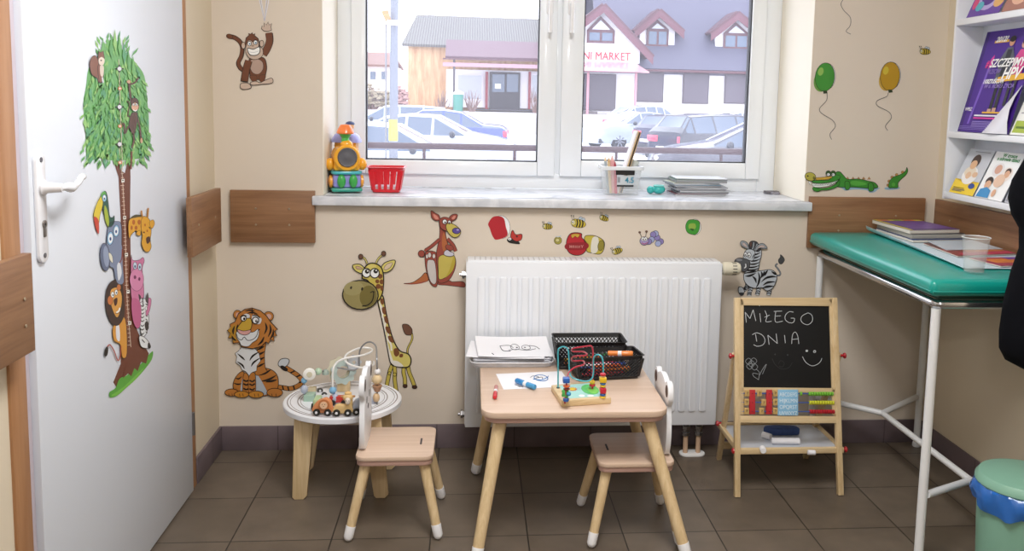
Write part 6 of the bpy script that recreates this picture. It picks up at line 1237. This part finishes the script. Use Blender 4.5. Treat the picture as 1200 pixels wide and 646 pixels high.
# small stickers above the radiator
def small(name, label, fn, grp=None, plane=BW, org=(560, 240, 4.286)): S = Sheet(*org, *plane); fn(S); return stk(S, name, label, grp)
def f1(S): S.e('eceef0', 118, 112, 44, 58, -8, ol=1.5); S.f('b3202c', [(52, 95), (75, 62), (110, 58), (132, 72), (140, 110), (148, 155), (95, 176), (75, 160), (60, 120)], ol=0)
small('balloon_sticker', 'torn red balloon sticker just left of the ladybird above the radiator', f1)
def f2(S): S.f('b9342c', [(165, 150), (175, 128), (190, 150), (220, 148), (218, 175), (190, 185), (168, 178)], ol=3); S.f(K_, [(146, 175), (165, 165), (185, 180), (205, 185), (210, 198), (180, 196), (155, 190)]); S.e('eef0f2', 160, 172, 9, 8, ol=2).e(K_, 160, 173, 3, 3).e(K_, 196, 160, 5, 4)
small('ladybird_sticker', 'small red and black ladybird sticker at the lower right of the red balloon', f2)
def bee(cx, cy, s, a, big=False):
    def fn(S):
        r = lambda x, y: (cx+s*(x*cos(a)-y*sin(a)), cy+s*(x*sin(a)+y*cos(a)))
        S.f('b9c6d4', [r(-2, -8), r(6, -24), r(16, -20), r(10, -8)], ol=1.2); S.f('b9c6d4', [r(4, -10), r(20, -22), r(26, -12), r(14, -6)], ol=1.2)
        S.f('c9b43a', [r(-24, 2), r(-18, -12), r(2, -14), r(22, -8), r(30, 4), r(20, 14), r(0, 17), r(-18, 13)], ol=2)
        for x in (-4, 6, 16): S.l(K_, [r(x-1, -13), r(x+3, 0), r(x, 15)], 5*s)
        S.e('d9cf8a', *r(-17, 0), 9*s, 10*s, ol=1.5); S.e('f4f4f4', *r(-19, -2), 4*s, 5*s, ol=1).e(K_, *r(-20, -1), 2*s, 2*s)
        for x in (-22, -14): S.l(K_, [r(x, -10), r(x-5, -24)], 1.6); S.e(K_, *r(x-5, -25), 2.2*s, 2.2*s)
    return fn
small('bee_sticker', 'small striped bee sticker left of the large bee above the honey pot', bee(348, 108, .9, 0), 'bee stickers')
small('bee_sticker', 'largest bee sticker, with antennae, directly above the red honey pot', bee(502, 92, 1.35, .1), 'bee stickers')
small('bee_sticker', 'thin flying bee sticker highest and to the right of the large bee', bee(632, 66, .85, .3), 'bee stickers')
small('bee_sticker', 'bee sticker touching the radiator top at the right of the yellow pot', bee(698, 232, .95, -.35), 'bee stickers')
def f3(S): S.e('a39a44', 402, 180, 19, 19, ol=2).e('cfc88a', 400, 178, 10, 9, ol=1.5); S.l('b9c6d4', [(392, 158), (402, 162), (418, 156)], 4)
small('snail_sticker', 'tiny round olive sticker between the small bee and the honey pot', f3)
def f4(S):
    S.f('bfae42', [(535, 165), (560, 154), (600, 160), (634, 185), (632, 225), (612, 248), (570, 242), (545, 230)], ol=3); S.f('dcd9cc', [(575, 168), (605, 168), (600, 235), (568, 238)]); S.e('8f8430', 618, 205, 15, 26, 12, ol=2)
small('honey_pot_sticker', 'yellow tipped-over pot sticker just right of the red honey pot', f4)
def f5(S):
    S.f('b3202c', [(460, 150), (485, 140), (520, 145), (522, 165), (545, 190), (546, 222), (525, 248), (490, 254), (460, 242), (445, 215), (446, 180)], ol=3.5); S.f('c9a03a', [(468, 152), (490, 145), (512, 150), (500, 165), (488, 158), (475, 168)], ol=1.5); S.f('8f1822', [(446, 195), (545, 190), (546, 222), (448, 226)])
    x = 462
    for g_ in ([(0, 0), (0, 14)], [(0, 7), (7, 7)], [(7, 0), (7, 14)], [(12, 3), (12, 12), (18, 12), (18, 3), (12, 3)], [(23, 14), (23, 2), (30, 14), (30, 2)], [(35, 14), (35, 2), (42, 14), (42, 2)], [(56, 0), (51, 7), (47, 0)], [(51, 7), (51, 14)]): S.l('e0a9a0', [(x+a*1.2, 203+b_) for a, b_ in g_], 2.2, sm=False)
small('honey_pot_sticker', 'red honey pot sticker with pale lettering above the radiator middle', f5)
def f6(S):
    for i, (x, y) in enumerate(((918, 185), (905, 195), (900, 165), (892, 145), (880, 150), (872, 175), (858, 185))): S.e(('8a7fb8', '9fa9cf')[i % 2], x, y, 15, 15, ol=2)
    S.e('a39ac8', 835, 182, 22, 21, ol=2.5).e('f2f4f4', 828, 172, 8, 10, ol=1.5).e('f2f4f4', 842, 172, 8, 10, ol=1.5).e(K_, 829, 174, 3, 4).e(K_, 842, 174, 3, 4).l('b8345a', [(822, 190), (836, 197), (852, 188)], 3)
    for a, c in (((822, 162), (812, 138)), ((842, 160), (846, 134))): S.l(K_, [a, c], 2.5); S.e('7a5a4a', c[0], c[1], 6, 5, ol=1)
small('caterpillar_sticker', 'small lilac caterpillar sticker above the right part of the radiator', f6)
def f7(S): S.e('dfe6e0', 1088, 112, 33, 40, 0, ol=1.5); S.f('3f9a34', [(1046, 95), (1062, 76), (1100, 78), (1114, 92), (1110, 130), (1090, 150), (1056, 142), (1044, 120)], ol=2); S.f('8fb04a', [(1060, 98), (1090, 95), (1092, 120), (1062, 122)]); S.f('2a5a24', [(1064, 120), (1085, 122), (1078, 132)])
small('balloon_sticker', 'small torn green balloon sticker above the right end of the radiator', f7)
# right of the window
RB_ = (940, 0, 3.694)
def fb(cx, cy, c1, c2, c3):
    def fn(S):
        S.e(c2, cx-14, cy+18, 34, 46, 10); S.e('eceff0', cx+8, cy-2, 38, 58, 4, ol=1.5); S.e(c1, cx, cy, 42, 62, 6, ol=2); S.e(c3, cx-18, cy-24, 12, 18, 15); S.f('2a3a22', [(cx-8, cy+58), (cx+8, cy+58), (cx+12, cy+70), (cx-6, cy+72)], False)
    return fn
S = Sheet(*RB_, *BW); fb(98, 334, '3f8f32', '6a9a44', '8fb858')(S); S.l('5a5a5a', [(107, 405), (105, 435), (75, 470), (85, 492), (130, 520), (143, 548), (120, 580), (127, 604)], 2.6)
stk(S, 'balloon_sticker', 'green balloon sticker with curly string right of the window')
S = Sheet(*RB_, *BW); fb(380, 330, 'b8901f', 'c9a444', 'cdb83a')(S); S.l('5a5a5a', [(372, 402), (365, 418), (325, 436), (325, 458), (375, 485), (385, 512), (360, 545), (370, 565)], 2.6)
stk(S, 'balloon_sticker', 'yellow balloon sticker with curly string near the right corner')
S = Sheet(*RB_, *BW); S.l('5a5a5a', [(200, -60), (190, -20), (168, 15), (180, 45), (208, 75), (208, 110), (190, 135), (210, 148)], 2.6); S.e('a8323a', 200, -120, 42, 60, 0, ol=2)
stk(S, 'balloon_sticker', 'balloon sticker above the green one, only its hanging string in the photo')
small('bee_sticker', 'lone bee sticker high beside the right corner, right of the yellow balloon', bee(530, 222, .85, .0), None, BW, RB_)
CO = (935, 185, 8.571); CG = '3b8c30'; CL = '58aa40'
S = Sheet(*CO, *BW); S.f('8fb4c9', [(380, 290), (520, 300), (700, 300), (820, 302), (800, 318), (770, 345), (720, 350), (690, 325), (560, 318), (480, 330), (440, 305)])
for x in (480, 535, 590, 640, 695): S.f('b98a5a', [(x, 218), (x+18, 190), (x+36, 215)], False, ol=2)
S.f(CG, [(380, 150), (420, 140), (455, 175), (500, 215), (600, 212), (700, 232), (770, 250), (800, 298), (700, 305), (560, 295), (400, 292), (380, 240)], ol=5); S.f(CL, [(540, 232), (640, 240), (690, 265), (600, 280), (530, 265)])
S.f(CG, [(470, 245), (495, 232), (518, 250), (520, 300), (500, 320), (475, 312)], ol=5).f(CG, [(705, 265), (730, 248), (755, 270), (758, 320), (735, 336), (708, 325)], ol=5)
S.f('eef2ee', [(150, 255), (300, 250), (400, 225), (330, 275), (230, 295), (160, 292)], ol=3); S.l('3a5a3a', [(150, 275), (240, 275), (330, 262), (395, 235)], 3)
for i in range(9): x = 165+i*24; S.l('3a4a3a', [(x, 255), (x+10, 275), (x+20, 254)], 2.5, sm=False)
S.f(CG, [(140, 230), (190, 225), (300, 222), (340, 190), (380, 170), (420, 185), (400, 222), (330, 245), (230, 256), (150, 250)], ol=4); S.f(CG, [(150, 295), (230, 305), (320, 290), (390, 250), (410, 215), (412, 265), (370, 300), (300, 322), (235, 325), (195, 340), (150, 325)], ol=4)
S.f('c9a03a', [(180, 200), (230, 195), (300, 188), (340, 192), (300, 215), (220, 222), (180, 222)], ol=3); S.e('b9b04a', 120, 188, 55, 42, 12, ol=5).e(K_, 95, 182, 8, 8).e('7a7430', 156, 200, 10, 14, ol=2)
S.f('f0f2f0', [(100, 235), (125, 240), (118, 272)], False, ol=3)
for x in (300, 348): S.e('3a5a2a', x, 155, 26, 27, ol=4).e('f0f2f2', x, 168, 16, 15, ol=2).e(K_, x-4, 168, 5, 5)
stk(S, 'crocodile_sticker', 'long green smiling cartoon crocodile body sticker right of the window sill')
S = Sheet(*CO, *BW); S.f('8fb4c9', [(875, 300), (950, 292), (1025, 298), (1000, 315), (930, 322), (880, 318)])
for p in ((905, 275), (915, 235), (945, 195), (990, 170), (1050, 145)): S.e('b98a4a', p[0], p[1], 15, 14, ol=2)
S.f(CG, [(910, 298), (920, 235), (955, 195), (1010, 175), (1060, 150), (1085, 120), (1092, 95), (1102, 130), (1085, 170), (1040, 210), (1005, 250), (1002, 298), (950, 302)], ol=5); S.e(CL, 958, 268, 18, 20)
stk(S, 'crocodile_sticker', 'separate green crocodile tail sticker right of the crocodile body')
# ------------------------------------------------------------------ growth chart tree on the door
DP = ((DX, 0, 0), (1, 0, 0)); gt = thing('growth_chart_sticker', 'tall jungle tree growth chart sticker with cartoon animals on the white door', 'sticker', (DX, -.75, .6))
S = Sheet(100, 190, 4.61, *DP, step=.00003); TB = '6e3a26'; TL = '8a4f36'
S.f(TB, [(150, -10), (178, 80), (190, 300), (194, 600), (195, 800), (190, 1010), (190, 1090), (150, 1190), (165, 1215), (235, 1130), (341, 1033), (300, 960), (268, 880), (252, 760), (246, 600), (240, 300), (243, 80), (240, -5), (228, -5), (212, 60), (198, 50), (175, -10)], False); S.f(TL, [(192, 80), (205, 85), (214, 300), (228, 620), (232, 900), (222, 900), (214, 620), (204, 300)], False)
S.l('d9c9b4', [(176, -150), (190, 0), (200, 100), (215, 400), (222, 700), (245, 1000)], 3)
for i in range(46): f = i/45; y = 20+f*970; x = 198+f*38; S.l('e6d6c4', [(x-(9 if i % 5 else 14), y), (x+6, y-2)], 2.5)
for i, y in enumerate((100, 300, 500, 700, 870)): S.f('f2efe8', [(190+i*9, y-8), (208+i*9, y-10), (208+i*9, y+9), (190+i*9, y+11)], False, ol=1.5); S.l(K_, [(194+i*9, y), (204+i*9, y-1)], 5)
o = S.build('tree_trunk', gt)
S = Sheet(90, 30, 3.8, *DP, step=.00003); rr_ = random.Random(4); GC = ('66a862', '7dbb66', '5fa576', '96c974', '72b566')
def Cw(y):
    t_ = (y-60)/560; hw = 40+105*min(1, max(0, t_)**.6*1.35); cx_ = 168+t_*8; return cx_, hw
S.f('6fb066', [(166, 60), (205, 110), (260, 165), (300, 225), (312, 330), (320, 420), (315, 560), (280, 590), (210, 600), (150, 600), (95, 590), (45, 600), (38, 480), (28, 350), (40, 270), (52, 190), (95, 130), (130, 80)], True)
for y in range(70, 600, 17):
    cx_, hw = Cw(y); hw = min(hw, 142)
    for k in range(max(4, int(hw*2/21))):
        x = cx_-hw+2*hw*(k+rr_.uniform(-.2, 1.1))/max(4, int(hw*2/21)); l_ = rr_.uniform(28, 52); w_ = rr_.uniform(5, 9); a = R(rr_.uniform(-25, 25))+(x-cx_)/hw*.35; dy = -1 if y < 150 else 1
        dx_, dyy = sin(a)*l_, cos(a)*l_*dy; S.f(rr_.choice(GC), [(x, y), (x+dx_*.5+w_, y+dyy*.5), (x+dx_, y+dyy), (x+dx_*.5-w_, y+dyy*.5)], False); S.k -= 1 if S.k > 60 else 0
for x, y, a in ((166, 15, 0), (150, 45, -8), (185, 35, 8), (113, 55, -6), (205, 70, 10), (225, 105, 14), (245, 130, 16)): S.f(rr_.choice(GC), [(x, y), (x+9+a*.3, y+65), (x+3, y+105), (x-9+a*.3, y+65)], False)
S.k += 2; cr_ = S.build('tree_crown', gt)
koff = 70*.00012
def DS(ox, oy, s): q = Sheet(ox, oy, s, *DP, step=.00003); q.k = 75; return q
S = DS(90, 30, 3.8); S.l('7a4a38', [(236, 640), (238, 600), (240, 560)], 8); S.l('d9c9b4', [(182, 150), (188, 350), (196, 560), (198, 640)], 2.5)
for y, k_ in ((192, 1), (280, 0), (362, 1), (448, 0), (528, 1), (610, 0)):
    if k_: S.l(K_, [(165, y), (204, y)], 5); S.f(K_, [(185, y-20), (196, y), (185, y+20), (174, y)], False); S.e('e9e9f0', 185, y, 9, 9)
    else: S.e('d98a5a', 187, y, 9, 8); S.e('f2efe8', 187, y, 4, 4)
S.build('height_marks', gt)
S = DS(90, 30, 3.8); SQ = '8a5a44'; S.f(SQ, [(85, 235), (60, 215), (52, 170), (62, 140), (80, 135), (92, 165), (95, 210), (108, 225), (105, 255), (90, 250)], ol=2); S.f(SQ, [(88, 180), (110, 175), (112, 240), (95, 250)], ol=2).f('e2d2c2', [(98, 180), (114, 182), (112, 225), (100, 220)]); S.f(SQ, [(92, 112), (100, 120), (112, 112), (118, 145), (105, 165), (88, 150)], False, ol=2).f('ecdccc', [(92, 150), (105, 140), (118, 152), (112, 175), (95, 172)]).e(K_, 103, 155, 4, 3); S.l('e2e6ea', [(108, 230), (112, 255)], 6); S.build('squirrel', gt)
S = DS(90, 30, 3.8); MK = '5a3a2e'
S.l(MK, [(228, 252), (232, 300), (238, 345)], 9).l(MK, [(228, 262), (252, 255), (270, 232)], 8).l(MK, [(240, 430), (222, 455), (210, 480), (206, 440), (196, 440)], 8).l(MK, [(262, 400), (275, 450), (282, 505)], 8).l(MK, [(245, 470), (250, 510), (240, 545)], 8); S.l(MK, [(236, 405), (222, 400), (230, 350), (218, 335)], 5)
S.f(MK, [(240, 390), (265, 390), (262, 440), (248, 485), (228, 450), (230, 420)], ol=2); S.e(MK, 252, 342, 17, 20, ol=2).e('d9a888', 254, 362, 17, 20, ol=2).e('f4f4f0', 248, 352, 5, 6, ol=1).e('f4f4f0', 260, 352, 5, 6, ol=1).e(K_, 249, 353, 2, 3).e(K_, 260, 353, 2, 3).l('ffffff', [(246, 375), (255, 380), (264, 374)], 4); S.e('c9a080', 226, 250, 9, 8).e('c9a080', 282, 512, 6, 12); S.build('small_monkey', gt)
S = DS(100, 190, 4.61); S.f('2a5a4a', [(92, 160), (108, 165), (118, 220), (125, 290), (140, 300), (150, 290), (148, 330), (120, 350), (95, 280), (80, 200)], ol=2); S.f('a8b83a', [(98, 235), (112, 260), (122, 320), (115, 348), (98, 300)]).f('e2c93a', [(85, 180), (62, 210), (42, 265), (40, 300), (65, 330), (72, 290), (88, 230)], ol=2).f('c9442e', [(40, 296), (65, 315), (66, 388), (48, 350)]).e('5aa84a', 92, 180, 14, 22, 8).e('8ac0e0', 96, 195, 12, 20, ol=2).e('f4f6f8', 96, 192, 7, 13).e('1a3a7a', 96, 198, 4, 6); S.build('toucan', gt)
S = DS(100, 190, 4.61); EL = '7f8ca8'; ED = '66728f'
S.f(EL, [(120, 340), (165, 320), (188, 340), (190, 450), (192, 560), (200, 640), (160, 640), (145, 575), (125, 560), (108, 460)], ol=2); S.e(ED, 100, 513, 27, 76, -4, ol=2).e('94a1bc', 106, 510, 15, 58, -4); S.f(EL, [(150, 430), (190, 450), (195, 560), (200, 650), (165, 650), (150, 560)]).f('e6e4d0', [(120, 490), (138, 505), (142, 545), (124, 525)], ol=1.5).f('dfe4ea', [(165, 560), (180, 545), (190, 600), (172, 640)])
S.e('8fc4e8', 128, 412, 17, 36, 4, ol=2).e('f4f6f8', 129, 412, 12, 27, 4).e('1f4a8a', 129, 415, 5, 10).e('8fc4e8', 160, 372, 16, 32, 4, ol=2).e('f4f6f8', 160, 372, 11, 24, 4).e('1f4a8a', 159, 376, 5, 9); S.l('8a3a2a', [(192, 470), (190, 520), (178, 545)], 5); S.build('elephant', gt)
S = DS(100, 190, 4.61); GY = 'e0a52e'
S.f('4a4a2e', [(230, 310), (262, 285), (300, 288), (305, 300), (262, 305), (235, 325)]); S.f(GY, [(228, 320), (262, 300), (305, 300), (312, 350), (280, 390), (268, 370), (245, 390), (230, 410)], ol=2)
for c in ((255, 325, 8, 14), (285, 325, 9, 14), (244, 355, 6, 12), (268, 355, 8, 11), (298, 345, 6, 12)): S.e('b8641f', *c)
S.f(GY, [(300, 300), (322, 295), (345, 320), (350, 380), (345, 420), (350, 460), (335, 485), (312, 478), (298, 440), (302, 400), (295, 350)], ol=2); S.l('b87a1f', [(302, 305), (297, 262)], 8).l('b87a1f', [(330, 300), (334, 248)], 8).f(GY, [(340, 325), (360, 312), (368, 335), (352, 360)], ol=1.5).f(GY, [(292, 372), (275, 375), (268, 390), (290, 398)], ol=1.5); S.f('4a2a1f', [(322, 412), (340, 402), (345, 425), (328, 442)]).e('6a3a1f', 310, 380, 5, 4).l('6a4a1f', [(338, 350), (346, 362)], 6); S.e('b8641f', 316, 340, 4, 8).e('b8641f', 328, 372, 4, 7); S.build('small_giraffe', gt)
S = DS(100, 190, 4.61); PK = 'd07aa4'
S.f(PK, [(242, 505), (250, 530), (285, 530), (305, 515), (313, 535), (302, 575), (308, 640), (310, 730), (290, 760), (245, 740), (240, 620)], ol=2); S.e('d98ab2', 272, 635, 38, 62, 0, ol=1.5).e('7a2a5a', 262, 622, 7, 10).e('7a2a5a', 286, 632, 6, 10); S.e('c8dcec', 262, 560, 10, 20, ol=2).e('c8dcec', 288, 566, 10, 20, ol=2).e('2a3a6a', 262, 564, 4, 8).e('2a3a6a', 288, 568, 4, 8); S.f('c4628f', [(245, 740), (290, 760), (295, 860), (275, 900), (250, 850)]); S.f(PK, [(335, 735), (350, 745), (342, 800), (325, 835), (320, 810), (332, 770)], ol=1.5); S.build('hippo', gt)
S = DS(100, 320, 4.04); LB = '3a2620'; LY = 'dca04a'
S.f('d9983a', [(150, 225), (185, 220), (192, 380), (170, 400), (160, 340), (130, 320), (125, 260)], ol=2); S.f('e9e9ee', [(140, 250), (155, 250), (158, 320), (142, 310)]); S.f(LB, [(150, 28), (168, 45), (176, 110), (178, 200), (150, 248), (115, 235), (92, 170), (92, 90), (112, 45)], ol=1); S.f(LY, [(115, 80), (150, 70), (168, 110), (162, 175), (145, 212), (125, 180), (112, 130)], ol=2)
S.e('c8743a', 112, 130, 13, 22, ol=1.5).e('c8743a', 153, 68, 10, 15, ol=1.5); S.e('f4f6f6', 123, 103, 8, 14, ol=1.5).e('f4f6f6', 140, 92, 7, 13, ol=1.5).e('2a5a7a', 125, 105, 3, 5).e('2a5a7a', 141, 94, 3, 5); S.f('4a2418', [(128, 128), (145, 118), (144, 145), (134, 156)]).l('f4f4f0', [(140, 188), (152, 180), (158, 165)], 8).l('4a2418', [(136, 192), (155, 188), (162, 165)], 2.5); S.l('a8442e', [(162, 345), (160, 390), (148, 415), (130, 370), (110, 340), (98, 350)], 5).f(K_, [(92, 350), (102, 355), (98, 388), (86, 395), (84, 372)]); S.build('lion', gt)
S = DS(100, 320, 4.04); S.f('e9ecee', [(250, 140), (262, 120), (285, 130), (292, 180), (296, 230), (285, 285), (265, 300), (252, 240)], ol=2.5); S.f('e9ecee', [(250, 300), (275, 305), (300, 335), (298, 355), (270, 355), (255, 340)], ol=2.5); S.f(K_, [(276, 240), (290, 228), (295, 262), (282, 272)]).f('3a3438', [(252, 130), (246, 100), (258, 112)]).f('4a4448', [(280, 128), (290, 92), (296, 130), (288, 142)])
for i, y in enumerate((150, 168, 186, 204, 222, 244, 262, 282)): S.l(K_, [(254, y), (264, y+8), (274, y)], 4.5, taper=True); S.l(K_, [(280, y-4), (288, y+3)], 4)
S.l(K_, [(265, 118), (268, 160)], 4).e('f4f6f8', 282, 168, 5, 9, ol=1.5).l(K_, [(262, 315), (275, 330)], 4).f(K_, [(292, 330), (304, 345), (300, 358), (290, 352)]); S.build('small_zebra', gt)
S = DS(100, 320, 4.04); S.k = 30; S.f('5aa83a', [(115, 590), (112, 565), (140, 545), (160, 500), (195, 485), (230, 450), (262, 430), (300, 385), (318, 372), (312, 410), (280, 455), (235, 505), (190, 545), (150, 580)], ol=0); S.f('7ac24a', [(120, 580), (150, 560), (190, 530), (230, 490), (275, 450), (240, 500), (190, 542), (150, 578)]); S.f(TB, [(185, 455), (175, 500), (200, 475), (215, 490), (230, 450), (245, 465), (262, 420), (285, 430), (298, 380), (240, 400), (200, 420)], False); S.build('grass_mound', gt)
